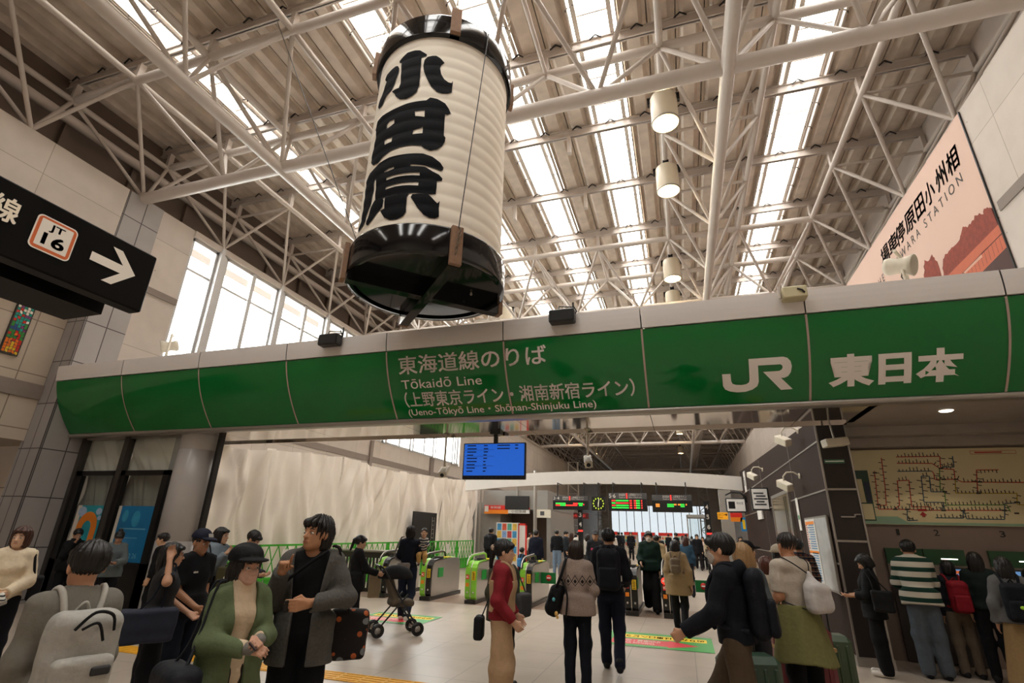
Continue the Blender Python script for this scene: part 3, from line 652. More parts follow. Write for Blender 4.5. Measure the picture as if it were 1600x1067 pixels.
# ---------------- left: shop front, round column, sheeted hoarding ----------------
m_cloth = M('white_sheeting', '#f2eae0', .75, var=.05, scale=3)
def cloth_grid(name, mat, fn, nu, nv, parent=None):
    vs = [fn(i/nu, j/nv) for j in range(nv+1) for i in range(nu+1)]
    fs = [(j*(nu+1)+i, j*(nu+1)+i+1, (j+1)*(nu+1)+i+1, (j+1)*(nu+1)+i) for j in range(nv) for i in range(nu)]
    return MB().add(vs, fs, True).build(name, mat, parent)
SY = 8.2
t = thing('shop_window', 'closed shop front with white sheeting behind dark framed windows left of the round column', 'shop window', (-11.7, SY, 0))
def sx(x): return x+11.7
b = MB()
for x0, x1 in ((-13.08, -12.78), (-11.80, -11.45), (-10.35, -10.2)): b.box(sx(x0), -.04, 0, sx(x1), .06, 2.68)
b.box(sx(-13.08), -.04, 2.58, sx(-10.2), .06, 2.68); b.box(sx(-13.08), -.04, 0, sx(-10.2), .06, .86); b.build('frame', m_black, t)
b = MB(); b.box(sx(-13.08), -.07, 0, sx(-12.97), .08, 3.44); b.box(sx(-11.72), -.07, 0, sx(-11.58), .08, 3.44); b.build('mullion', M('dark_bronze', '#4a4643', .35, metal=.4), t)
b = MB(); b.box(sx(-13.08), -.05, 3.38, sx(-10.0), .08, 3.46); b.build('head_rail', m_satin, t)
b = MB(); b.box(sx(-13.0), .0, 2.66, sx(-10.15), .012, 3.4); b.box(sx(-12.8), .01, .84, sx(-10.33), .02, 2.6); b.build('glass', m_glass, t)
def cl(x0, x1, z0, z1, dy, seed):
    rs = random.Random(seed); ph = [rs.uniform(0, 6) for _ in range(6)]
    def f(u, v):
        d = .03*math.sin(9*u+7*v+ph[0])+.02*math.sin(23*u-9*(1-v)+ph[1])*(.4+v)+.012*math.sin(41*u+16*v+ph[2])
        return (sx(x0+(x1-x0)*u), dy+d, z0+(z1-z0)*v)
    return f
cloth_grid('sheeting', m_cloth, cl(-12.98, -11.65, 2.66, 3.42, .12, 1), 60, 24, t); cloth_grid('sheeting', m_cloth, cl(-11.65, -10.15, 2.66, 3.42, .12, 2), 60, 24, t)
m_cl2 = M('shaded_sheeting', '#9a948c', .8, var=.06)  # grey copy of the white sheeting, shade behind the glass put into its colour
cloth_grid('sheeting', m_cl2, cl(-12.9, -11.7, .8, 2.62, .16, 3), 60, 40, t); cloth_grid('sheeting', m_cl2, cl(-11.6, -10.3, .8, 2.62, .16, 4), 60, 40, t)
m_teal = M('poster_teal', '#1c8fa0', .35, var=.5, scale=2.2)
m_blue = M('poster_blue', '#0f6ea2', .35, var=.45, scale=2.0)
p = thing('shop_poster', 'teal poster with a fat orange arch in the left shop window', 'poster', (-12.25, SY+.005, 1.4))
b = MB(); b.box(-.38, -.012, -.53, .44, -.004, .55); b.build('sheet', m_teal, p)
arch = [(.3*math.cos(a)+.05, .32*math.sin(a)+.1) for a in np.linspace(0, PI, 20)]+[(-.25, -.45), (-.1, -.45)]+[(.13*math.cos(a)+.05, .16*math.sin(a)+.08) for a in np.linspace(PI, 0, 14)]+[(.18, -.45), (.35, -.45)]
b = MB().poly([arch], lambda u, v, w=0: (u, -.016, v)); b.build('printed_arch', M('arch_orange', '#d5781c', .4), p)
b = MB()
for (cx, cz, r) in ((-.2, .42, .13), (.3, .43, .09), (.36, .3, .06)): b.poly([[(cx+r*math.cos(a), cz+r*.8*math.sin(a)) for a in np.linspace(0, 2*PI, 16)[:-1]]], lambda u, v, w=0: (u, -.014, v))
b.build('printed_cloud', M('poster_lilac', '#9fb4cf', .4, var=.3, scale=9), p)
b = MB(); b.box(-.38, -.013, -.53, -.25, -.0125, .55); b.build('white_margin', M('poster_white', '#c8c2b8', .5), p)
p = thing('shop_poster', 'deep blue poster in the right shop window beside the round column', 'poster', (-10.92, SY+.005, 1.4))
b = MB(); b.box(-.38, -.012, -.53, .54, -.004, .55); b.build('sheet', m_blue, p)
b = MB()
for k in range(22): b.box(-.28+k*.033, -.016, .09, -.262+k*.033, -.014, .115)
for k in range(16): b.box(-.2+k*.03, -.016, -.08, -.185+k*.03, -.014, -.065)
text_on(b, '12 26', lambda u, v: (u, -.016, v), .12, .38, -.45, -.36); b.build('printed_lettering', M('poster_pale_blue', '#7fb9cf', .5), p)
b = MB()
for (cx, cz, r) in ((.1, .3, .16), (-.22, .35, .12)): b.poly([[(cx+r*.7*math.cos(a), cz+r*math.sin(a)) for a in np.linspace(0, 2*PI, 18)[:-1]]], lambda u, v, w=0: (u, -.014, v))
b.build('printed_figure', M('poster_mid_blue', '#2f8fb5', .4, var=.4, scale=8), p)
b = MB(); b.box(-.47, -.013, -.53, -.38, -.0125, .55); b.build('white_margin', M('poster_white'), p)
b = MB(); b.lathe([(.38, 0), (.38, 1.29), (.372, 1.295), (.372, 1.305), (.38, 1.31), (.38, 3.09), (.372, 3.095), (.372, 3.105), (.38, 3.11), (.38, 3.5)], (-9.80, 8.4, 0), 40); struct(b.build('pillar_round', M('column_grey', '#b3afad', .22, var=.03)))
b = MB(); b.box(-9.36, 8.42, 0, -9.29, 8.54, 3.4); struct(b.build('trim_black_post', m_black))
# no smoking notice on the tiled pillar
t = thing('no_smoking_notice', 'small white no smoking notice on the grey tiled pillar', 'notice', (-13.098, 7.0, 1.95))
HX = -13.098+.4
t.location = (-13.67, 6.45, 1.95)
b = MB(); b.box(0, -.12, -.16, .006, .12, .16); b.build('plate', m_white, t)
b = MB(); ang = np.linspace(0, 2*PI, 25)[:-1]
b.poly([[(.09*math.cos(a), .04+.09*math.sin(a)) for a in ang], [(.07*math.cos(a), .04+.07*math.sin(a)) for a in ang]], lambda u, v, w=0: (.009, u, v)); b.add([(.009, -.07, .1), (.009, -.055, .112), (.009, .07, -.02), (.009, .055, -.032)], [(0, 1, 2, 3)]); b.build('red_ring', M('sign_red', '#c0241c', .5), t)
b = MB(); b.box(.007, -.05, .03, .008, .05, .05); b.box(.007, -.09, -.14, .008, -.03, -.09); b.box(.007, .03, -.14, .008, .09, -.09); b.build('pictogram', m_black, t)

# hoarding sheets along the left
rs = np.random.RandomState(4)
def sheet(y0, y1, zt0, zt1, seed, label, swag=0):
    r = np.random.RandomState(seed); k = r.uniform(1.5, 9, 9); sl = r.uniform(-.9, .9, 9); ph = r.uniform(0, 6.3, 9); am = .075/np.sqrt(k)
    L = y1-y0
    def f(u, v):
        y = y0+L*u; z = v*(zt0+(zt1-zt0)*u); yy = y+sl[0]*.6*(1-v)
        d = sum(am[i]*math.sin(k[i]*1.6*(y+sl[i]*(z-1.8)*.5)+ph[i]) for i in range(9))
        crease = -.06*math.exp(-((y-y0-.35*L-(.9*(1-v)))/.05)**2)+.05*math.exp(-((y-y0-.7*L+(.7*(1-v)))/.04)**2)
        d += crease
        if swag: s = max(0, 1-abs(u-.12)/.3); d += .16*s*math.sin(7*(v*zt0-zt0)+3*u)*max(0, v-.45)*1.6
        z -= .05*abs(math.sin(PI*u*max(1, round(L/2))))*max(0, v-.9)*10*.6
        return (d, y-y0, z)
    o = cloth_grid('dust_sheet', m_cloth, f, int(L*26), 40); o.location = (-10.0, y0, 0); tag(o, label, 'sheet', group='white dust sheets on the hoarding'); return o
sheet(9.08, 10.6, 3.34, 3.44, 3, 'white dust sheet with a gathered swag right beside the black post', 1)
sheet(10.58, 13.8, 3.5, 3.72, 8, 'broad white dust sheet above the lattice barrier, second from the black post')
sheet(13.8, 17.2, 3.72, 3.6, 12, 'white dust sheet hanging left of the tall black doorway')
sheet(17.2, 21.0, 3.66, 3.8, 15, 'white dust sheet around the tall black doorway')
sheet(21.0, 25.0, 3.82, 3.98, 20, 'farthest white dust sheet, ending by the thin white pole')
b = MB(); b.box(-10.75, 9.1, 0, -10.45, 25.1, 3.3); struct(b.build('wall_hoarding', M('hoarding_board', '#b9afa3', .8)))
b = MB(); b.tube((-9.98, 25.15, 0), (-9.98, 25.15, 4.3), .06); struct(b.build('trim_white_pole', m_white))
t = thing('hoarding_doorway', 'tall black doorway standing open in the white sheeting', 'doorway', (-9.70, 19.1, 0))
b = MB(); b.box(-.05, -1.0, 0, .0, 1.0, 2.27); b.build('opening', M('opening_shade', '#191614', .6), t)  # solid black panel stands in for the unlit depth of the opening
b = MB(); b.tube((.02, .55, .9), (.02, .55, 2.1), .02); b.tube((.02, .75, .9), (.02, .75, 2.1), .02)
for k in range(7): b.tube((.02, .55, 1.0+k*.16), (.02, .75, 1.0+k*.16), .015)
b.build('ladder', m_satin, t)
m_bar = M('barrier_green', '#3fae2a', .45, var=.12, scale=5)
def barrier(i, y0, y1, label):
    t = thing('lattice_barrier', label, 'barrier', (-9.6, y0, 0), group='green lattice barriers along the hoarding')
    L = y1-y0; b = MB()
    for z in (.06, .42, 1.16): b.box(-.02, 0, z, .02, L, z+.045)
    b.box(-.025, 0, 0, .025, .05, 1.2); b.box(-.025, L-.05, 0, .025, L, 1.2); b.build('frame', m_bar, t)
    b = MB(); n = max(4, round(L/.3)); s = L/n
    for k in range(n):
        b.tube((0, k*s, .46), (0, (k+1)*s, 1.17), .014, 5); b.tube((0, (k+1)*s, .46), (0, k*s, 1.17), .014, 5)
    for k in range(n): b.box(-.012, k*s+.02, .08, -.006, k*s+s-.02, .42)
    b.build('lattice', m_bar, t)
    if i in (1, 6): MB().box(.025, L*.4, .72, .03, L*.4+.32, 1.08).build('paper_notice', m_white, t)
ords = ['first', 'second', 'third', 'fourth', 'fifth', 'sixth', 'seventh', 'eighth']
for i in range(8): barrier(i, 8.5+i*1.95, 10.4+i*1.95, 'green lattice barrier, %s along the hoarding from the round column' % ords[i])

# dark rail at the end of the gate line
t = thing('slatted_railing', 'dark brown slatted railing with a pale top rail left of the ticket gates', 'railing', (-8.6, 13.4, 0))
m_rail = M('railing_brown', '#2b2320', .4)
b = MB(); b.box(-1.5, -.05, .86, .95, .05, 1.0); b.box(-1.5, -.03, .0, .95, .03, .1); b.box(-1.5, -.03, .45, .95, .03, .5); b.build('rail', m_rail, t)
b = MB(); b.rbox(-1.5, -.08, 1.0, .95, .08, 1.07, .02); b.build('top_rail', m_satin, t)
b = MB()
for k in range(22): b.box(-1.45+k*.108, -.02, .1, -1.405+k*.108, .02, .88)
b.build('slat', m_rail, t)
b = MB(); b.box(-1.5, -.06, 0, -1.4, .06, 1.0); b.box(.8, -.06, 0, .95, .06, 1.0); b.build('post', m_rail, t)

# ---------------- ticket gates ----------------
m_gg = M('gate_green', '#86cc3c', .3, var=.05); m_gb = M('gate_black', '#171616', .25); m_gs = M('gate_steel', '#b9b4ae', .28, metal=.7, var=.05)
m_y = M('sticker_yellow', '#f2c81e', .5, var=.02); m_r = M('sticker_red', '#d8281f', .5, var=.02); m_o = M('sticker_orange', '#f08a1c', .5, var=.02); m_flap = M('flap_green', '#0f7a3a', .4)
m_no = M('sign_white')
def gate(x, label, front='green', y=12.5, flap=True, red=False):
    t = thing('ticket_gate', label, 'ticket gate', (x, y, 0), group='row of ticket gates')
    side = [(.05, .08), (.05, .74), (.09, .83), (.17, .88), (.5, .9), (1.6, .93), (1.78, .9), (1.85, .8), (1.85, .08)]
    b = MB(); w = .1
    b.add([(-w, p[0], p[1]) for p in side]+[(w, p[0], p[1]) for p in side], [tuple(range(9))[::-1], tuple(range(9, 18))]+[(i, (i+1) % 9, 9+(i+1) % 9, 9+i) for i in range(9)]); b.build('body', m_gs, t)
    b = MB(); b.box(-.14, -.02, 0, .14, 1.9, .09); b.build('plinth', m_gb, t)
    pr = [(.03, .1), (-.02, .16), (-.03, .3), (-.03, .7), (-.01, .8), (.05, .88), (.14, .925), (.3, .945), (.6, .955)]
    def strip(name, x0, x1, m, d=0):
        n = len(pr); b = MB(); q = [(p[0]-d, p[1]+d*.5) for p in pr]
        vs = [(x0, *p) for p in q]+[(x1, *p) for p in q]+[(x0, p[0]+.06, p[1]-.03) for p in q]+[(x1, p[0]+.06, p[1]-.03) for p in q]
        b.add(vs, [(i, n+i, n+i+1, i+1) for i in range(n-1)]+[(2*n+i, i, i+1, 2*n+i+1) for i in range(n-1)]+[(n+i, 3*n+i, 3*n+i+1, n+i+1) for i in range(n-1)]); b.build(name, m, t)
    mf = m_gg if front != 'black' else m_gb
    strip('front_cover', -.14, -.01, mf); strip('front_cover', .01, .14, m_gb if front == 'green' else (m_gg if front == 'reverse' else m_gb)); strip('edge_strip', -.01, .01, m_gs, .004)
    b = MB(); b.add([(-.1, .5, .93), (.1, .5, .93), (.1, 1.55, .955), (-.1, 1.55, .955)], [(0, 1, 2, 3)]); b.build('top_cover', m_gg if front != 'black' else m_gb, t)
    b = MB(); b.path([(-.115, .0, .82), (-.115, .05, .93), (-.115, .16, 1.01), (-.115, .3, 1.05), (-.115, 1.1, 1.09), (-.115, 1.25, 1.06), (-.115, 1.32, .92)], .026, 8); b.build('arch_rail', m_gb if front != 'reverse' else m_gg, t)
    b = MB(); b.path([(-.115, -.02, .84), (-.115, .03, .95), (-.115, .15, 1.04), (-.115, .3, 1.08), (-.115, 1.1, 1.12)], .012, 6); b.build('rail_trim', m_gs, t)
    b = MB(); b.box(-.09, .55, .94, .09, .75, .985, ); b.box(-.07, .3, .945, .08, .5, .96); b.build('card_reader', M('reader_dark', '#2b2b30', .2), t)
    b = MB(); b.box(-.09, .95, .945, .09, 1.25, .962); b.build('tray', m_y, t)
    b = MB(); b.box(.03, -.036, .52, .12, -.031, .72); ys = b.build('yellow_sticker', m_y, t)
    b = MB()
    for k in range(5): b.box(.045, -.0385, .54+k*.03, .105, -.0365, .552+k*.03)
    text_on(b, 'IC', lambda u, v: (u, -.0385, v), .045, .1, .68, .71); b.build('sticker_print', m_gb, ys)
    b = MB(); b.box(-.12, -.036, .54, -.04, -.031, .64); rs_ = b.build('red_sticker', m_r, t)
    b = MB(); text_on(b, 'IC', lambda u, v: (u, -.039, v), -.11, -.05, .565, .615, .02); b.build('ic_lettering', m_no, rs_)
    b = MB(); b.box(-.12, -.036, .38, -.04, -.031, .46); b.build('orange_sticker', m_o, t)
    for sx_ in (-.08, .08):
        b = MB(); b.lathe([(0, -.034), (.022, -.034), (.022, -.03)], (sx_, 0, .25), 12, 'Y'); b.build('sensor', m_gs, t)
    b = MB(); b.box(.1, .45, .5, .112, .75, .72); b.build('side_flap', M('flap_bright', '#21b04a', .4), t)
    if flap:
        fl_ = {.3: MB().box(.1, 1.0, .45, .48, 1.03, .7).build('barrier_flap', m_flap, t), -.3: MB().box(-.48, 1.0, .45, -.1, 1.03, .7).build('barrier_flap', m_flap, t)}
        for s in (-.3, .3):
            b = MB(); b.lathe([(0, .99), (.07, .99), (.07, 1.0)], (s, 0, .58), 16, 'Y'); b.build('no_entry_disc', m_r, fl_[s])
            b = MB(); b.box(s-.045, .984, .565, s+.045, .989, .595); b.build('no_entry_bar', m_no, fl_[s])
    if red:
        b = MB(); b.lathe([(0, -.04), (.07, -.04), (.07, -.03)], (-.075, 0, .72), 16, 'Y'); b.build('red_lamp', M('lamp_red', '#ff3b2a', .4, emit=1.2), t)
        b = MB(); b.box(-.12, -.043, .705, -.03, -.0405, .735); b.build('lamp_bar', m_no, t)
    return t
GATES = [(-7.45, 'lime green ticket gate farthest left, next to the slatted railing', 'green'), (-6.2, 'lime and black ticket gate to the right of the woman with a baby', 'green'), (-5.0, 'ticket gate with black and green front just left of the red sweater', 'reverse'),
         (-3.62, 'lime green ticket gate standing between the red sweater and the patterned knit', 'green'), (-2.45, 'ticket gate half hidden behind the patterned knit sweater', 'green'), (-1.22, 'black fronted ticket gate left of the masked man in dark green', 'black'),
         (-.42, 'black ticket gate with a red lamp beside the beige backpack', 'black'), (.62, 'black ticket gate partly behind the striding man in navy', 'black')]
for i, (x, l, f) in enumerate(GATES): gate(x, l, f, flap=i in (2, 3, 4, 7), red=(i in (6,)))

# ---------------- floor signs and tactile paving ----------------
def floor_sign(x0, y0, x1, y1, label, flip=True):
    t = thing('floor_sign', label, 'floor sign', ((x0+x1)/2, (y0+y1)/2, 0)); a, c = (x1-x0)/2, (y1-y0)/2
    F = lambda h: (lambda u, v, w=0: (u, v, h))
    b = MB(); b.box(-a, -c, .0045, a, c, .006); b.build('sheet', M('floor_sign_green', '#3f9a48', .45, var=.06), t)
    b = MB(); b.box(-a*.86, c*.2, .0061, a*.9, c*.66, .0066); b.build('yellow_strip', m_y, t)
    b = MB().poly([[(-a*.86, -c*.72), (a*.2, -c*.72), (a*.2, -c*.85), (a*.75, -c*.36), (a*.2, c*.12), (a*.2, 0), (-a*.86, 0)]], F(.0066)); b.build('red_arrow', M('floor_sign_red', '#cf2f3c', .45), t)
    b = MB(); text_on(b, '小田原城・北条口', lambda u, v: (-u, -v, .007), -a*.05, a*.8, c*.1, c*.36, heavy=.03); text_on(b, 'Odawara Castle', lambda u, v: (-u, -v, .007), a*.05, a*.75, c*.45, c*.62); b.build('white_lettering', m_no, t)
    b = MB(); text_on(b, 'のりかえは東口へどうぞ', lambda u, v: (-u, -v, .007), -a*.85, a*.8, -c*.56, -c*.3, heavy=.03); b.build('black_lettering', m_gb, t)
floor_sign(-1.42, 9.27, .29, 10.5, 'green floor sign with a red arrow in front of the beige backpack')
floor_sign(-6.2, 9.4, -4.76, 10.45, 'green floor sign by the white shoes of the woman with a baby')
def tactile(x0, y0, x1, y1, label, along='X'):
    t = thing('tactile_paving', label, 'tactile paving', (x0, y0, 0)); w_, d_ = x1-x0, y1-y0
    b = MB(); b.box(0, 0, .001, w_, d_, .008); b.build('strip', M('tactile_yellow', '#e0a41c', .5, var=.12, scale=20), t)
    b = MB()
    if along == 'X':
        n = int(w_/.3)
        for i in range(n):
            for k in range(4): b.rbox(i*.3+.02, .03+k*.075, .008, i*.3+.28, .06+k*.075, .014, .004)
    else:
        n = int(d_/.3)
        for i in range(n):
            for k in range(4): b.rbox(.03+k*.075, i*.3+.02, .008, .06+k*.075, i*.3+.28, .014, .004)
    b.build('raised_bar', M('tactile_yellow'), t)
tactile(-8.5, 5.85, -2.0, 6.15, 'yellow tactile paving strip crossing the floor behind the man in the blazer')
tactile(1.5, 6.2, 1.8, 9.3, 'yellow tactile paving strip beside the brown wall on the right', 'Y')

# ---------------- right: brown station office ----------------
m_hdr0 = M('print_grey', '#4b4b4c', .5)
m_br = M('brown_panel', '#2e211c', .65, spec=.12, var=.08, scale=1.5); m_brd = M('dark_brown_panel', '#241b18', .5, var=.08)
b = MB(); X0, X1, Y0, Y1 = 2.18, 6.0, 9.3, 21.2
b.add([(X0, 9.302, 0), (X0, Y1, 0), (X0, Y1, 3.95), (X0, 9.302, 3.5)], [(0, 1, 2, 3)]); b.add([(X0, Y1, 0), (X1, Y1, 0), (X1, Y1, 3.95), (X0, Y1, 3.95)], [(0, 1, 2, 3)]); b.add([(X0, 9.32, 3.5), (X0, Y1, 3.95), (X1, Y1, 3.95), (X1, 9.32, 3.5)], [(0, 1, 2, 3)])
struct(b.build('wall_brown', m_br))
b = MB(); b.box(X0+.004, 9.302, 0, 2.6, 9.99, 3.5); struct(b.build('pillar_brown', m_brd))
b = MB(); b.box(X0-.012, 9.29, 0, X0+.012, 9.315, 3.4); b.box(2.585, 9.29, 0, 2.61, 9.31, 3.4)
for z in (2.37, 1.62): b.box(X0, 9.285, z, 2.6, 9.3, z+.03)
for z in (3.12, 2.37, 1.3): b.box(X0-.012, 9.3, z, X0, 21.2, z+.025)
b.box(X0-.02, 9.32, 3.48, X0+.02, 9.4, 3.5)
for y in (11.75, 16): b.box(X0-.006, y, 0, X0+.002, y+.02, 3.7)
struct(b.build('trim_brown_wall', m_satin))
b = MB(); b.box(X0-.02, 9.3, 0, X0, 11.8, .12); b.box(X0-.02, 9.28, 0, 2.62, 9.3, .12); struct(b.build('baseboard_right', m_satin))
b = MB(); b.box(X0-.04, 12.3, 0, X0-.005, 14.4, 2.55); d = struct(b.build('door_1', M('lift_steel', '#a8946e', .22, metal=.85, var=.1, scale=1)))
b = MB(); b.box(X0-.045, 12.6, 0, X0-.039, 12.63, 2.5); b.box(X0-.045, 12.78, 0, X0-.039, 12.81, 2.5); b.build('door_gap', m_black, d)
b = MB(); b.box(X0-.05, 12.22, 0, X0, 12.3, 2.6); b.box(X0-.05, 14.4, 0, X0, 14.48, 2.6); b.box(X0-.05, 12.22, 2.55, X0, 14.48, 2.62); b.build('door_frame', m_satin, d)
t = thing('notice_board', 'framed timetable notice board on the brown wall behind the plaid shirt', 'notice board', (X0-.01, 10.25, 1.45))
b = MB(); b.box(-.035, -.8, -.56, -.005, .8, .56); b.build('frame', m_satin, t)
b = MB(); b.box(-.04, .02, -.53, -.036, .77, .53); b.build('timetable', m_white, t)
b = MB(); b.box(-.04, -.77, -.53, -.036, -.02, .53); b.build('area_map', M('map_grey', '#b9bab8', .3, var=.35, scale=7), t)
b = MB(); b2 = MB(); rs2 = random.Random(8)
for k in range(24):
    z = .42-k*.038
    if k == 11: continue
    b.box(-.042, .12, z, -.0405, .12+rs2.uniform(.35, .5), z+.018); b2.box(-.042, .64, z, -.0405, .74, z+.018)
b.build('blue_rows', M('print_blue', '#4f86b0', .5), t); b2.build('red_rows', M('print_red', '#c4553c', .5), t)
b = MB(); b.box(-.042, .08, .44, -.0405, .72, .49); b.box(-.042, .05, -.03, -.0405, .77, .01); b.build('orange_heading', m_o, t)
t = thing('wall_notice', 'small white notice on the brown wall beside the lift door', 'notice', (X0-.01, 11.62, 2.1)); MB().box(-.012, -.1, -.3, 0, .1, .3).build('sheet', m_white, t); MB().box(-.014, -.06, -.1, -.0125, .06, -.02).build('green_print', m_flap, t)
t = thing('projecting_sign', 'black projecting box sign with a white front on the brown wall', 'sign', (X0, 15.2, 2.6))
MB().box(-.42, -.12, -.28, 0, .12, .28).build('box', m_black, t); MB().box(-.40, -.126, -.25, -.03, -.121, .25).build('face', M('sign_face', '#cfcac2', .4, emit=.25), t); 
b = MB()
for k in range(5): b.box(-.36+.05*(k % 2), -.13, .12-k*.07, -.12+.04*(k % 3), -.127, .16-k*.07)
b.build('print', m_hdr0, t)
t = thing('wall_panel_sign', 'plain white panel sign on the brown wall near its far end', 'sign', (X0-.01, 16.9, 2.55)); MB().box(-.04, -.45, -.4, 0, .45, .35).build('panel', m_white, t)
t = thing('toilet_sign', 'tall white pictogram sign high on the brown wall', 'sign', (X0-.01, 19.6, 3.45)); MB().box(-.03, -.2, -.34, 0, .2, .34).build('panel', m_white, t)
b = MB()
for s in (-.08, .08): b.box(-.034, s-.035, -.14, -.031, s+.035, .06); b.lathe([(0, -.033), (.035, -.033), (.035, -.031)], (0, s, .12), 10, 'X')
b.build('pictogram', m_black, t)
def goose(y, z, label, s=1):
    t = thing('security_camera', label, 'camera', (X0-.005, y, z))
    b = MB(); b.path([(0, 0, .1), (-.1, 0, .17), (-.22, 0, .17), (-.28, .03, .1), (-.28, .04, 0)], .014); b.lathe([(0, -.02), (.05, -.02), (.05, 0)], (0, 0, .1), 12, 'X'); b.build('bracket', m_horn, t)
    b = MB(); R = Matrix.Rotation(.5, 3, 'X') @ Matrix.Rotation(.5, 3, 'Z'); b.rbox(-.35, -.14, -.14, -.21, .16, .0, .012, R=R); b.build('body', m_horn, t)
goose(11.0, 2.66, 'pale security camera on a goose neck bracket on the brown wall'); goose(15.4, 3.28, 'small pale security camera farther along the brown wall'); goose(10.5, 3.42, 'small pale security camera high on the brown wall under the beam')
t = thing('door_sign', 'small green and white exit notice on the dark brown pillar', 'notice', (2.36, 9.295, 2.81)); MB().box(-.14, -.008, -.03, .14, 0, .03).build('plate', M('plate_green', '#4a7a5c', .5), t); MB().box(-.13, -.0095, -.004, .13, -.0085, .008).build('print', m_no, t)
t = thing('handle_bar', 'thin white bar handle on the dark brown pillar', 'handle', (2.4, 9.29, 1.98)); b = MB(); b.box(-.1, -.02, -.01, .1, -.005, .01); b.box(.08, -.02, -.01, .1, -.005, .04); b.box(.1, -.02, .03, .17, -.005, .045); b.build('bar', m_satin, t)

# ticket machine alcove
b = MB(); b.box(2.6, 10.0, 0, 6.0, 10.3, 3.5); struct(b.build('wall_ticket', M('ticket_wall_wood', '#85746a', .55, var=.1, scale=3)))
b = MB(); b.box(2.6, 7.98, 3.4, 6.0, 10.0, 3.45); b.box(2.6, 9.6, 3.25, 6.0, 10.0, 3.41); b.box(2.6, 9.82, 3.1, 6.0, 10.0, 3.26); struct(b.build('ceiling_ticket', M('alcove_ceiling', '#a0968d', .5)))
b = MB(); b.lathe([(0, 0), (.07, 0), (.085, .012)], (3.68, 8.55, 3.385), 20); f = b.build('downlight', M('downlight')); tag(f, 'round recessed downlight in the ceiling over the ticket machines', 'light')
l = bpy.data.lights.new('downlight_lamp', 'SPOT'); l.energy = 30; l.color = (1, .85, .65); l.spot_size = 2.0; l.shadow_soft_size = .07
lo = bpy.data.objects.new('downlight_lamp', l); COL.objects.link(lo); lo.location = (3.68, 8.55, 3.37); 
t = thing('fare_map', 'big cream railway fare map with coloured lines above the ticket machines', 'map', (3.8, 9.97, 2.48))
def fm(u, v, w=0): return (u-3.8, -.012-w, v-2.48)
MB().box(2.76-3.8, -.01, 1.9-2.48, 5.2-3.8, .02, 3.07-2.48).build('board', M('map_cream', '#d9cda4', .4, var=.03), t)
LN = {'r': [[(3.22, 2.94), (3.18, 2.47), (3.14, 2.19), (3.03, 2.19)], [(3.08, 2.73), (3.02, 2.13), (3.42, 2.13), (3.63, 2.12), (3.74, 2.12)], [(3.43, 2.95), (4.03, 2.95), (4.0, 2.76), (4.17, 2.74), (4.15, 2.6), (4.23, 2.55), (5.01, 2.54)], [(3.42, 2.85), (3.9, 2.84), (4.0, 2.75)], [(3.87, 2.72), (3.89, 2.68), (3.88, 2.59), (4.15, 2.59)], [(3.24, 2.13), (3.32, 2.19), (3.37, 2.57), (3.53, 2.58), (3.48, 2.17), (3.73, 2.17), (3.74, 2.12)], [(3.63, 2.12), (4.66, 2.13)], [(4.74, 2.73), (4.46, 2.73), (4.39, 2.38)]],
      'b': [[(3.4, 2.72), (3.87, 2.72)], [(3.88, 2.12), (3.92, 2.24), (3.66, 2.24), (3.71, 2.64), (3.82, 2.64), (3.79, 2.4), (3.97, 2.4)], [(4.0, 2.76), (4.03, 2.78), (4.18, 2.78), (4.2, 2.95)], [(3.76, 2.01), (4.12, 2.01), (4.14, 2.12)], [(4.15, 2.11), (4.16, 2.0), (4.63, 2.0), (4.69, 2.23), (4.83, 2.24)], [(3.41, 2.13), (3.38, 1.96), (3.52, 1.97)]],
      'g': [[(3.98, 2.75), (3.92, 2.44), (3.97, 2.41), (3.94, 2.2), (4.71, 2.21), (4.73, 2.11)]], 'y': [[(4.15, 2.59), (4.11, 2.38), (4.88, 2.38), (4.84, 2.22), (4.92, 2.21)]]}
mcol = {'r': '#b8352b', 'b': '#2f5266', 'g': '#4f8a3a', 'y': '#b89a2c'}; mnm = {'r': 'red_line', 'b': 'blue_line', 'g': 'green_line', 'y': 'yellow_line'}
tk = MB(); rs2 = random.Random(11)
for c, ls in LN.items():
    for l_ in ls:
        b = MB()
        for (p, q) in zip(l_[:-1], l_[1:]):
            d = Vector((q[0]-p[0], q[1]-p[1])); L_ = d.length; d.normalize(); n_ = Vector((-d.y, d.x))*.007
            b.add([fm(p[0]+n_.x, p[1]+n_.y, .001), fm(p[0]-n_.x, p[1]-n_.y, .001), fm(q[0]-n_.x, q[1]-n_.y, .001), fm(q[0]+n_.x, q[1]+n_.y, .001)], [(0, 1, 2, 3)])
            k = .03; sd = 1
            while k < L_-.02:
                a = (p[0]+d.x*k, p[1]+d.y*k); h = rs2.uniform(.03, .07)*sd; e = .006
                m_ = (-d.y, d.x)
                tk.add([fm(a[0]-d.x*e, a[1]-d.y*e, .002), fm(a[0]+d.x*e, a[1]+d.y*e, .002), fm(a[0]+d.x*e+m_[0]*h, a[1]+d.y*e+m_[1]*h, .002), fm(a[0]-d.x*e+m_[0]*h, a[1]-d.y*e+m_[1]*h, .002)], [(0, 1, 2, 3)]); k += .05
                if abs(d.y) > .7: sd = -sd
        b.build(mnm[c], M('map_'+c, mcol[c], .5), t)
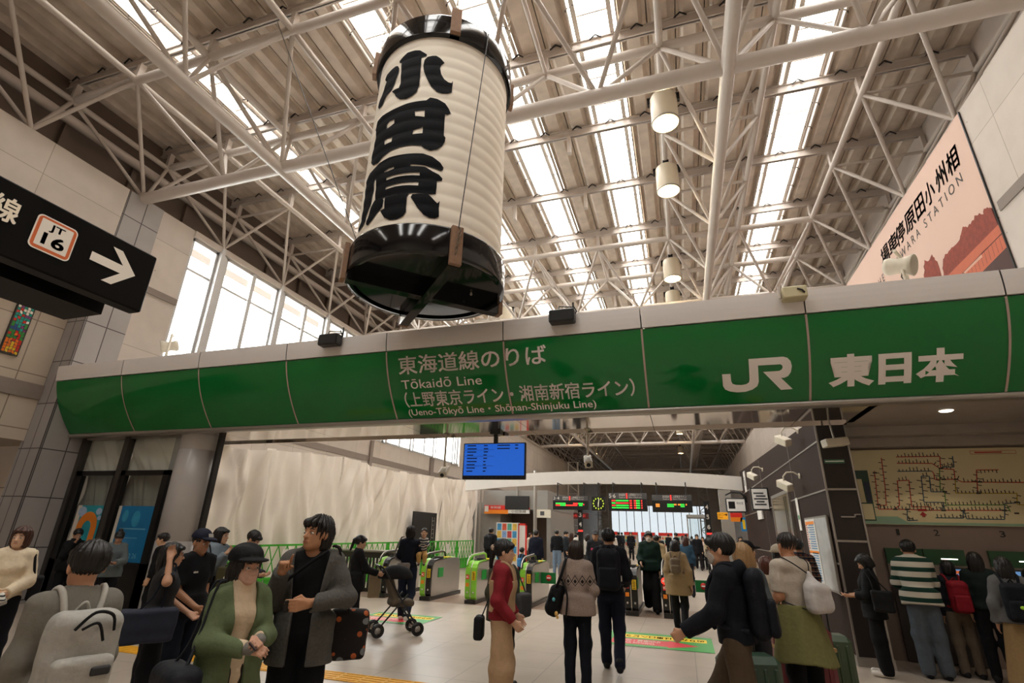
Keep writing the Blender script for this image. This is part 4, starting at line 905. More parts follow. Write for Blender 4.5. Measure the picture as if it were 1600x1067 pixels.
for (u, v) in ((4.0, 2.76), (4.0, 2.59), (4.16, 2.59), (3.97, 2.4), (4.46, 2.55), (4.4, 2.38), (3.03, 2.2), (3.25, 2.13), (3.41, 2.13), (3.89, 2.12), (4.14, 2.12), (4.66, 2.13), (4.8, 2.09), (4.84, 2.25), (3.08, 2.7)): tk.add([fm(u-.03, v-.012, .003), fm(u+.03, v-.012, .003), fm(u+.03, v+.012, .003), fm(u-.03, v+.012, .003)], [(0, 1, 2, 3)])
tk.build('station_marks', M('map_ink', '#3a3630', .6), t)
b = MB(); b.poly([[(3.61, 2.1), (3.56, 2.045), (3.59, 2.045), (3.59, 2.02), (3.63, 2.02), (3.63, 2.045), (3.66, 2.045)]], lambda u, v, w=0: fm(u, v, .003)); b.add([fm(3.55, 2.105, .003), fm(3.67, 2.105, .003), fm(3.67, 2.14, .003), fm(3.55, 2.14, .003)], [(0, 1, 2, 3)]); b.build('here_arrow', M('map_red', '#a51f1f', .5), t)
b = MB(); b.poly([[(2.8, 2.02), (3.26, 2.02), (3.38, 1.94), (5.2, 1.94), (5.2, 1.905), (2.8, 1.905)]], lambda u, v, w=0: fm(u, v, .0005)); b.build('teal_area', M('map_teal', '#8fb39a', .5), t)
b = MB(); b.add([fm(2.79, 1.95, .002), fm(2.96, 1.95, .002), fm(2.98, 2.74, .002), fm(2.79, 2.74, .002)], [(0, 1, 2, 3)]); b.build('legend_frame', M('legend_green', '#2f4d3a', .5), t)
b = MB(); b.add([fm(2.8, 1.97, .003), fm(2.945, 1.97, .003), fm(2.95, 2.21, .003), fm(2.8, 2.21, .003)], [(0, 1, 2, 3)]); b.add([fm(2.8, 2.23, .003), fm(2.87, 2.23, .003), fm(2.87, 2.6, .003), fm(2.8, 2.6, .003)], [(0, 1, 2, 3)]); b.build('legend_field', M('map_cream'), t)
b = MB(); b.add([fm(2.89, 2.23, .003), fm(2.955, 2.23, .003), fm(2.965, 2.55, .003), fm(2.89, 2.55, .003)], [(0, 1, 2, 3)]); b.build('legend_table', M('legend_navy', '#2a3148', .5), t)
b = MB()
for (x0, z0, x1, z1) in ((4.44, 2.975, 5.03, 2.98), (4.44, 3.025, 5.03, 3.03), (4.44, 2.975, 4.445, 3.03), (5.025, 2.975, 5.03, 3.03), (4.5, 2.992, 4.85, 3.012)): b.add([fm(x0, z0, .002), fm(x1, z0, .002), fm(x1, z1, .002), fm(x0, z1, .002)], [(0, 1, 2, 3)])
b.build('red_notice', M('map_r'), t)
for n, x in (('1', 3.225), ('2', 3.735), ('3', 4.565)):
    nm_ = {'1': 'one', '2': 'two', '3': 'three'}[n]
    t = thing('bay_number', 'black numeral %s on the wall above the ticket machines' % nm_, 'number', (x, 9.995, 1.79)); b = MB(); text_on(b, n, lambda u, v: (u, -.004, v), -.022 if n == '1' else -.035, .022 if n == '1' else .035, -.045, .045, .015); b.build('numeral', m_black, t)
def machine(x0, x1, scr, label):
    t = thing('ticket_machine', label, 'ticket machine', ((x0+x1)/2, 9.98, 0)); c = (x0+x1)/2; h = (x1-x0)/2
    b = MB(); b.box(-h, -.06, .02, h, .0, .92); b.box(-h, -.1, .92, h, 0, 1.0); b.build('cabinet', M('machine_dark', '#37312e', .35), t)
    b = MB(); b.box(-h, -.03, 1.0, h, 0, 1.33); b.build('console', M('machine_panel', '#8a7f72', .35, metal=.3), t)
    b = MB(); b.box(-h, -.05, 1.33, h, 0, 1.55); b.build('header', M('machine_green', '#1c4a2a', .3, var=.2, scale=10), t)
    b = MB(); b.box(-h*.2, -.058, 1.41, h*.6, -.05, 1.425); b.build('light_strip', M('strip_light', '#fff4e6', .4, emit=3), t)
    b = MB(); b.box(scr-c-.16, -.05, 1.06, scr-c+.16, -.03, 1.3); b.build('screen_bezel', m_black, t)
    b = MB(); b.box(scr-c-.14, -.055, 1.08, scr-c+.14, -.051, 1.28); sc_ = b.build('screen', M('machine_screen', '#6f9fd8', .3, emit=.5), t)
    b = MB(); b.box(scr-c+.02, -.0575, 1.22, scr-c+.12, -.0555, 1.26); b.build('screen_button', M('screen_orange', '#e8743a', .4, emit=.4), sc_)
    b = MB(); b.box(-h+.05, -.045, 1.05, -h+.2, -.03, 1.2); b.box(-h+.05, -.05, .75, -h+.25, -.06, .85); b.build('coin_tray', m_satin, t)
machine(2.98, 3.46, 3.2, 'ticket machine under number one, behind the woman in black'); machine(3.48, 4.0, 3.8, 'ticket machine under number two with a blue screen'); machine(4.3, 5.15, 4.6, 'ticket machine under number three at the right edge')
b = MB(); b.box(-10.34, 8.24, 0, -9.85, 8.9, 3.46); struct(b.build('wall_shop_return', M('column_grey')))
# ---------------- far concourse ----------------
EY = 92.0
b = MB(); b.box(-16, EY, 0, 8, EY+.4, .4); b.box(-16, EY, 6.3, 8, EY+.4, 13); b.box(-16, EY, .4, -11.6, EY+.4, 6.3); b.box(3.6, EY, .4, 8, EY+.4, 6.3); struct(b.build('wall_far', m_creamx))
for k in range(12):
    x0 = -11.6+k*1.266; x1 = x0+1.266
    b = MB(); b.box(x0-.05, EY-.1, .4, x0+.05, EY+.1, 6.3); b.box(x0, EY-.1, .4, x1, EY+.1, .5); b.box(x0, EY-.1, 6.2, x1, EY+.1, 6.3); f = struct(b.build('window_%d' % (40+k), m_alu))
    MB().box(x0, EY, .45, x1, EY+.01, 6.25).build('pane', M_glass('far_glass', (.23, .245, .255), .02), f)
# white lattice columns in front of the end windows
def lattice_column(x, y, w_, h, label):
    t = thing('lattice_column', label, 'column', (x, y, 0))
    b = MB()
    for s in (-1, 1): b.tube((s*w_, 0, 0), (s*w_*.8, 0, h), .09)
    b.build('upright', m_white, t); b = MB(); n = int(h/1.1)
    for k in range(n):
        z0, z1 = k*h/n, (k+1)*h/n; s = 1 if k % 2 else -1
        b.tube((s*w_, 0, z0), (-s*w_, 0, z1), .05); b.tube((-w_, 0, z1), (w_, 0, z1), .05)
    b.build('lacing', m_white, t)
lattice_column(-11.3, 80, .8, 9.7, 'white lattice column far left of the end windows'); lattice_column(-12.2, 62, .7, 9.7, 'white lattice column behind the kiosk at the far left'); lattice_column(3.0, 80, .7, 9.7, 'white lattice column at the right end of the end windows')
# white arched gantry
b = MB(); N_ = 24; vs = []
for i in range(N_+1):
    x = -8.8+11.0*i/N_; zt = 4.0-.009*(x+3.2)**2
    vs += [(x, 20.8, zt-.5), (x, 20.8, zt), (x, 20.95, zt), (x, 20.95, zt-.5)]
b.add(vs, [(4*i+a, 4*i+(a+1) % 4, 4*i+4+(a+1) % 4, 4*i+4+a) for i in range(N_) for a in range(4)]); o = b.build('arched_gantry', m_white); tag(o, 'white arched gantry beam carrying the departure boards beyond the gates', 'gantry')
m_led_r = M('led_red', '#ff3a34', .5, emit=.9); m_led_g = M('led_green', '#35e04a', .5, emit=.8); m_led_o = M('led_orange', '#ff9a3a', .5, emit=.8); m_hdr = M('board_header', '#4b4b4c', .5)
def board(x0, x1, z0, z1, num, pat, label):
    t = thing('departure_board', label, 'departure board', ((x0+x1)/2, 20.0, z0)); h = (x1-x0)/2; H_ = z1-z0
    b = MB(); b.box(-h, -.08, 0, h, .12, H_*.66); hs_ = b.build('housing', m_black, t)
    b = MB(); b.box(-h, -.08, H_*.66, h, .1, H_); hd_ = b.build('header', m_hdr, t)
    b = MB(); b.box(-.05, -.09, H_*.68, 0, -.081, H_*.98); b.build('header_bar', m_led_r, hd_)
    b = MB(); 
    if num: text_on(b, num, lambda u, v: (u, -.085, v), -h+.02, -h+.26, H_*.72, H_*.95, .01)
    text_on(b, '東海道線', lambda u, v: (u, -.085, v), -h*.45, -.08, H_*.82, H_*.96); text_on(b, 'Tōkaidō Line', lambda u, v: (u, -.085, v), -h*.45, -.08, H_*.7, H_*.79)
    text_on(b, '上野東京ライン', lambda u, v: (u, -.085, v), .04, h*.75, H_*.82, H_*.96); text_on(b, 'Ueno-Tōkyō Line', lambda u, v: (u, -.085, v), .04, h*.75, H_*.7, H_*.79); b.build('header_lettering', m_white, hd_)
    bs = {'r': MB(), 'g': MB(), 'o': MB()}
    for (r, c0, c1, c) in pat:
        z = H_*(.56-r*.13)
        k = c0
        while k < c1-.01: bs[c].box(-h+2*h*k, -.088, z-.022, -h+2*h*(k+.028), -.081, z+.03); k += .034
    for c, nm, m_ in (('r', 'led_rows_red', m_led_r), ('g', 'led_rows_green', m_led_g), ('o', 'led_rows_orange', m_led_o)):
        if bs[c].v: bs[c].build(nm, m_, hs_)
    b = MB()
    for s in (-.75, .75): b.tube((s*h, 0, H_), (s*h, 0, 3.46-z0), .02); b.tube((s*h, 0, 3.46-z0), (s*h, .85, 3.46-z0), .02)
    b.build('hanger', m_black, t)
board(-4.73, -3.36, 2.47, 2.97, '3·4', [(.9, .08, .2, 'g'), (.9, .2, .36, 'g'), (1.9, .08, .2, 'r'), (1.9, .2, .36, 'g'), (1.9, .36, .7, 'r'), (.9, .58, .7, 'r'), (.9, .72, .85, 'g'), (1.9, .74, .85, 'g'), (1.4, .86, .9, 'r')], 'departure board of platforms 3 and 4, leftmost under the gantry')
board(-2.59, -1.20, 2.45, 3.09, '5·6', [(r, .08, .18, 'r' if r % 2 == 0 else 'g') for r in range(4)]+[(r, .19, .54, 'g' if r != 1 else 'r') for r in range(4)]+[(r, .55, .6, 'r') for r in range(4)]+[(r, .66, .71, 'r') for r in range(4)]+[(r, .72, .83, 'g') for r in range(4)]+[(r, .85, .88, 'r') for r in range(4)], 'departure board of platforms 5 and 6, middle one under the gantry')
board(-1.02, .36, 2.43, 3.03, '', [(1, .09, .2, 'o'), (1.8, .09, .2, 'o'), (1, .38, .54, 'g'), (1.8, .38, .54, 'g'), (1, .55, .6, 'o'), (1, .65, .7, 'o'), (1, .71, .82, 'g'), (1.8, .71, .82, 'g'), (1, .84, .88, 'o')], 'departure board with orange and green figures, rightmost under the gantry')
t = thing('station_clock', 'square black clock with yellow green marks between the departure boards', 'clock', (-2.98, 20.0, 2.71))
b = MB(); b.box(-.25, -.06, -.26, .25, .08, .24); b.build('case', m_black, t)
b = MB()
for k in range(12): a = k*PI/6; b.box(.19*math.sin(a)-.02, -.068, .19*math.cos(a)-.03, .19*math.sin(a)+.02, -.062, .19*math.cos(a)+.02)
b.build('hour_marks', M('clock_lime', '#c3dd3a', .4, emit=.6), t)
b = MB(); b.add([(-.012, -.07, 0), (.012, -.07, 0), (.04, -.07, .16), (.02, -.07, .17)], [(0, 1, 2, 3)]); b.add([(-.015, -.07, .02), (.015, -.07, .02), (.0, -.07, -.13), (-.02, -.07, -.13)], [(0, 1, 2, 3)]); b.build('hands', M('clock_hand', '#e6e6c0', .4, emit=.5), t)
b = MB(); b.tube((0, 0, .24), (0, 0, .75), .02); b.tube((0, 0, .75), (0, .85, .75), .02); b.build('hanger', m_black, t)
def platform_post(x, y, nums, z1, label):
    t = thing('platform_post', label, 'platform sign', (x, y, 0)); b = MB(); b.box(-.09, -.05, 0, .09, .05, z1); b.build('post', m_black, t)
    b = MB(); z = z1-.28
    for n in nums: text_on(b, n, lambda u, v: (u, -.056, v), -.05, .05, z, z+.16 if n != '·' else z+.03, .015); z -= .24 if n != '·' else .1
    b.build('numerals', m_white, t); b = MB(); b.box(-.09, -.056, z+.06, .09, -.051, z+.12); b.build('red_band', m_led_r, t)
platform_post(-3.72, 20.2, '3·4', 2.5, 'tall black post sign numbered 3 and 4 under the left board'); platform_post(.86, 20.6, '4·5·6', 2.85, 'tall black post sign numbered 4, 5 and 6 right of the boards')
# kiosk at the left behind the gates
m_kg = M('kiosk_grey', '#8e8a84', .5, var=.1)
b = MB(); b.box(-12.5, 25.6, 0, -8.8, 32, 3.0); b.box(-9.7, 25.4, 2.68, -6.3, 32, 3.6); b.box(-6.5, 26, 0, -6.3, 32, 2.7); struct(b.build('wall_kiosk', m_kg))
MB().box(-9.2, 27.5, 0, -6.5, 27.8, 2.7).build('wall_kiosk_inner', m_brownw)['kind'] = 'structure'
t = thing('shop_sign', 'red and orange kiosk sign at the far left beyond the gates', 'sign', (-8.92, 25.35, 2.64)); t.scale = (1.1, 1, 1.1); MB().box(-.6, -.05, 0, .55, .05, .2).build('red_panel', m_r, t); MB().box(-.6, -.05, -.17, .55, .05, 0).build('orange_panel', m_o, t)
b = MB(); b.box(-.58, -.06, -.08, -.4, -.051, .17); text_on(b, '新幹線', lambda u, v: (u, -.056, v), -.3, .2, .05, .16); b.build('white_print', m_white, t)
t = thing('shop_sign', 'red and white kiosk sign just right of the red and orange one', 'sign', (-7.76, 25.35, 2.48)); t.scale = (1.1, 1, 1.1); MB().box(-.5, -.05, 0, .5, .05, .18).build('white_panel', m_white, t); MB().box(-.5, -.05, .18, .5, .05, .25).build('red_panel', m_r, t)
b = MB(); text_on(b, '小田急線', lambda u, v: (u, -.056, v), -.35, .35, .03, .15); b.build('print', m_black, t)
t = thing('blank_monitor', 'blank black monitor hanging left of the platform 3 and 4 board', 'monitor', (-7.85, 25.32, 2.99)); t.scale = (1.1, 1, 1.1); MB().rbox(-.57, -.05, -.3, .57, .05, .3, .02).build('screen', m_black, t); b = MB(); b.tube((0, 0, .3), (0, 0, .9), .04); b.build('pole', m_satin, t)
t = thing('leaflet_rack', 'white leaflet rack full of colourful brochures near the kiosk', 'rack', (-7.4, 22.5, 0)); MB().box(-.5, -.05, 0, .5, .25, 2.0).build('board', m_white, t)
rs2 = random.Random(4); cs = ['#3f8fc0', '#c9553c', '#4fa08f', '#d8b04a', '#7f9fcf', '#b23a3a']
for i in range(4):
    for j in range(5): MB().box(-.45+i*.235, -.06, .45+j*.31, -.26+i*.235, -.051, .72+j*.31).build('leaflet', M('leaflet_%d' % ((i*7+j*3) % 6), cs[(i*7+j*3) % 6], .5, var=.5, scale=12), t)
t = thing('red_notice_frame', 'tall red framed notice beside the leaflet rack', 'notice', (-6.72, 22.5, 0)); b = MB(); b.box(-.2, 0, 0, -.14, .06, 1.98); b.box(.14, 0, 0, .2, .06, 1.98); b.box(-.2, 0, 1.9, .2, .06, 1.98); b.box(-.2, 0, .1, .2, .06, .2); b.build('frame', m_r, t); MB().box(-.14, .02, .2, .14, .04, 1.9).build('panel', m_white, t)
b = MB(); b.tube((-6.55, 24, 0), (-6.55, 24, 4.4), .09); b.tube((-9.3, 24, 0), (-9.3, 24, 4.4), .05); struct(b.build('trim_concourse_poles', m_satin))
t = thing('hanging_notice', 'small cream hanging notice board right of the blank monitor', 'notice', (-6.2, 24, 2.45)); MB().box(-.4, -.03, -.18, .4, .03, .18).build('panel', M('notice_cream', '#d8d2c0', .5), t); MB().box(-.1, -.035, -.08, .1, -.031, .1).build('print', m_hdr, t)
t = thing('led_strip_sign', 'dim red strip sign under the platform 3 and 4 board', 'sign', (-6.2, 32, 2.62)); MB().box(-.8, -.05, -.17, .8, .05, .17).build('panel', M('sign_maroon', '#5a1612', .5), t); b = MB(); text_on(b, '新幹線のりかえ口', lambda u, v: (u, -.056, v), -.7, .6, -.07, .08); b.build('print', m_led_r, t)
# vending machines and stalls below the end windows
for i, (x, c) in enumerate(((-6.4, '#c8bca6'), (-4.6, '#b8b0a0'), (-3.1, '#c04a38'), (-1.6, '#d6cdbc'), (-.2, '#c9bfae'))):
    t = thing('vending_machine', ['cream vending machine leftmost below the end windows', 'grey vending machine second from left below the end windows', 'red vending machine in the middle below the end windows', 'pale vending machine second from right below the end windows', 'pale vending machine rightmost below the end windows'][i], 'vending machine', (x, 50, 0))
    MB().rbox(-.6, -.35, 0, .6, .35, 1.85, .03).build('cabinet', M('vend_%d' % i, c, .4), t); MB().box(-.6, -.37, 1.6, .6, -.351, 1.85).build('red_top', m_r, t)
    for j in range(5):
        for k in range(3): MB().box(-.5+j*.2, -.362, .75+k*.27, -.37+j*.2, -.351, .95+k*.27).build('drink', M('leaflet_%d' % ((i+j*2+k) % 6)), t)
# right end beyond the brown office
b = MB(); b.box(1.6, 25, 0, 2.1, 25.4, 3.6); b.box(2.6, 23.5, 0, 2.9, 23.8, 4); b.box(.2, 31, 2.6, 1.2, 33, 2.75); b.box(.2, 31, 0, .25, 33, 2.7); b.box(1.15, 31, 0, 1.2, 33, 2.7); b.box(.2, 31, 1.4, 1.2, 31.05, 1.5); struct(b.build('trim_lift_shaft', m_kg))
MB().box(.25, 31.02, .1, 1.15, 31.03, 2.6).build('window_60', m_glass)['kind'] = 'structure'
t = thing('exit_sign', 'yellow exit sign with a black arrow right of the platform post', 'sign', (1.6, 24, 2.47)); MB().box(-.2, -.03, -.14, .2, .03, .14).build('panel', M('exit_yellow', '#f2a81e', .5, emit=.25), t)
b = MB(); text_on(b, '出口', lambda u, v: (u, -.035, v), -.17, .03, .0, .1); text_on(b, 'Exit', lambda u, v: (u, -.035, v), -.17, -.0, -.1, -.02); b.add([(.06, -.035, .03), (.17, -.035, .03), (.17, -.035, .06), (.06, -.035, .06)], [(0, 1, 2, 3)]); b.add([(.13, -.035, -.02), (.19, -.035, .045), (.13, -.035, .11)], [(0, 1, 2)]); b.build('print', m_black, t)
t = thing('exit_sign', 'small red and orange sign beside the blue sign at the far right', 'sign', (2.09, 23.6, 2.41)); MB().box(.2, -.02, -.05, .6, .02, .05).build('mount', m_satin, t); MB().box(-.22, -.03, 0, .22, .03, .17).build('red_panel', m_r, t); MB().box(-.22, -.03, -.17, .22, .03, 0).build('orange_panel', m_o, t)
t = thing('blue_banner', 'small blue and yellow banner sign at the far right', 'sign', (2.37, 23.6, 2.14)); MB().box(.1, -.02, -.05, .3, .02, .05).build('mount', m_satin, t); MB().box(-.14, -.03, -.26, .14, .03, .26).build('panel', M('banner_blue', '#2a8ad0', .5), t); MB().box(-.08, -.035, -.18, .02, -.031, .18).build('yellow_print', m_y, t)
t = thing('white_banner', 'narrow white upright banner with red lettering at the far right', 'banner', (2.42, 22.2, 0)); MB().box(-.1, -.01, .5, .1, .01, 1.95).build('cloth', m_white, t); MB().tube((-.11, 0, 0), (-.11, 0, 2), .01).build('pole', m_satin, t); b = MB()
for k, c in enumerate('おみやげ'): text_on(b, c, lambda u, v: (u, -.014, v), -.06, .06, 1.65-k*.2, 1.78-k*.2, .01)
b.build('red_lettering', m_r, t)
t = thing('lounge_sign', 'white waiting room sign on curved black brackets by the brown wall', 'sign', (1.8, 20, 2.69)); MB().rbox(-.33, -.08, -.24, .33, .08, .24, .03).build('frame', m_black, t); MB().box(-.29, -.086, -.2, .29, -.081, .2).build('face', M('sign_face'), t)
b = MB(); b.box(-.24, -.09, -.12, -.03, -.0865, .12); text_on(b, '待合室', lambda u, v: (u, -.089, v), .02, .24, .02, .11); b.build('print', m_black, t)
b = MB()
for d in (-.05, .1): b.path([(-.3, d, .34), (-.1, d, .44), (.2, d, .42), (.33, d, .3), (.36, d, .1)], .025)
b.build('bracket', m_black, t)
# ---------------- figures: smooth-blended bodies and clothes ----------------
F32 = np.float32
def s_min(a, b, k):
    h = np.maximum(k-np.abs(a-b), 0)/k
    return np.minimum(a, b)-h*h*k*.25
def s_max(a, b, k): return -s_min(-a, -b, k)
def cone(P, a, b, r0, r1):
    a = np.asarray(a, F32); d = np.asarray(b, F32)-a; L = float(d@d)+1e-9
    q = P-a; t = np.clip((q@d)/L, 0, 1)
    return np.sqrt(((q-t[:, None]*d)**2).sum(1))-(r0+(r1-r0)*t)
def ell(P, c, r, R=None):
    q = P-np.asarray(c, F32)
    if R is not None: q = q@R
    r = np.asarray(r, F32); k0 = np.sqrt(((q/r)**2).sum(1)); k1 = np.sqrt(((q/(r*r))**2).sum(1))+1e-6
    return k0*(k0-1)/k1
def rbx(P, c, h, r, R=None):
    q = P-np.asarray(c, F32)
    if R is not None: q = q@R
    q = np.abs(q)-(np.asarray(h, F32)-r)
    return np.sqrt((np.maximum(q, 0)**2).sum(1))+np.minimum(q.max(1), 0)-r
def union(ds, k):
    d = ds[0]
    for e in ds[1:]: d = s_min(d, e, k)
    return d
def surface(fn, lo, hi, h):
    """mesh of fn < 0 on a regular grid, refined only near the surface"""
    lo = np.asarray(lo, float); hi = np.asarray(hi, float); Hc = 4*h
    m = np.maximum(2, np.ceil((hi-lo)/Hc).astype(int)); nc = m+1
    g = [lo[i]+Hc*np.arange(nc[i]) for i in range(3)]
    C = np.stack(np.meshgrid(*g, indexing='ij'), -1).reshape(-1, 3).astype(F32)
    fc = fn(C).reshape(nc)
    a = np.abs(fc); mn = np.minimum.reduce([a[i:i+m[0], j:j+m[1], k:k+m[2]] for i in (0, 1) for j in (0, 1) for k in (0, 1)])
    act = mn < Hc*1.35
    n = 4*m+1; mask = np.zeros(n, bool); up = act.repeat(4, 0).repeat(4, 1).repeat(4, 2)
    for i in (0, 1):
        for j in (0, 1):
            for k in (0, 1): mask[i:i+4*m[0], j:j+4*m[1], k:k+4*m[2]] |= up
    near = fc[np.ix_((np.arange(n[0])+2)//4, (np.arange(n[1])+2)//4, (np.arange(n[2])+2)//4)].astype(F32)
    D = near.copy(); idx = np.argwhere(mask); pts = (lo+idx*h).astype(F32)
    out = np.empty(len(pts), F32)
    for s in range(0, len(pts), 200000): out[s:s+200000] = fn(pts[s:s+200000])
    D[mask] = out; D[D == 0] = 1e-6
    neg = D < 0; sl = lambda i, j, k: (slice(i, n[0]-1+i), slice(j, n[1]-1+j), slice(k, n[2]-1+k))
    cnt = sum(neg[sl(i, j, k)].astype(np.int8) for i in (0, 1) for j in (0, 1) for k in (0, 1))
    cells = np.argwhere((cnt > 0) & (cnt < 8)); ncell = len(cells)
    if ncell == 0: return np.zeros((0, 3)), np.zeros((0, 4), int)
    acc = np.zeros((ncell, 3)); num = np.zeros(ncell); cor = [(i, j, k) for i in (0, 1) for j in (0, 1) for k in (0, 1)]
    for A in cor:
        for ax in range(3):
            if A[ax]: continue
            B = list(A); B[ax] = 1
            va = D[cells[:, 0]+A[0], cells[:, 1]+A[1], cells[:, 2]+A[2]]; vb = D[cells[:, 0]+B[0], cells[:, 1]+B[1], cells[:, 2]+B[2]]
            w_ = (va < 0) != (vb < 0); t = np.where(w_, va/(va-vb+1e-12), 0)
            p = np.array(A, float)[None].repeat(ncell, 0); p[:, ax] = t
            acc += p*w_[:, None]; num += w_
    V = lo+(cells+acc/num[:, None])*h
    ind = -np.ones(np.array(n)-1, np.int64); ind[tuple(cells.T)] = np.arange(ncell)
    Fs = []
    for ax in range(3):
        b, c = (ax+1) % 3, (ax+2) % 3
        s0 = [slice(None)]*3; s1 = [slice(None)]*3; s0[ax] = slice(0, n[ax]-1); s1[ax] = slice(1, n[ax])
        for q in (b, c): s0[q] = slice(1, n[q]-1); s1[q] = slice(1, n[q]-1)
        x = neg[tuple(s0)] != neg[tuple(s1)]; e = np.argwhere(x)
        if len(e) == 0: continue
        flip = neg[tuple(s0)][x]; e = e.copy(); e[:, b] += 1; e[:, c] += 1
        q = []
        for (db, dc) in ((-1, -1), (0, -1), (0, 0), (-1, 0)):
            f = e.copy(); f[:, b] += db; f[:, c] += dc; q.append(ind[tuple(f.T)])
        q = np.stack(q, 1); q[~flip] = q[~flip][:, ::-1]; q = q[(q >= 0).all(1)]; Fs.append(q)
    return V, np.concatenate(Fs)
def mesh_obj(name, V, Fc, mats, parent=None, label=None):
    me = bpy.data.meshes.new(name); nf = len(Fc)
    me.vertices.add(len(V)); me.vertices.foreach_set('co', np.asarray(V, np.float32).ravel())
    me.loops.add(nf*4); me.loops.foreach_set('vertex_index', np.asarray(Fc, np.int32).ravel())
    me.polygons.add(nf); me.polygons.foreach_set('loop_start', np.arange(0, nf*4, 4, dtype=np.int32))
    me.update(); me.validate(); me.polygons.foreach_set('use_smooth', np.ones(len(me.polygons), bool))
    for m in (mats if isinstance(mats, (list, tuple)) else [mats]): me.materials.append(m)
    o = bpy.data.objects.new(name, me); COL.objects.link(o)
    if parent: o.parent = parent
    if label: o['label'] = label
    return o
def V3(*a): return np.array(a, float)
def rotm(rx=0, ry=0, rz=0):
    return np.array(Matrix.Rotation(rz, 3, 'Z') @ Matrix.Rotation(ry, 3, 'Y') @ Matrix.Rotation(rx, 3, 'X'))
def wave(P, amp, seed=0, f=26):
    return amp*(np.sin(P[:, 0]*f+P[:, 2]*f*.9+seed)+np.sin(P[:, 1]*f*1.1-P[:, 2]*f*.7+seed*2.1)+.7*np.sin(P[:, 2]*f*1.9+P[:, 0]*8+seed*3.3))*.45

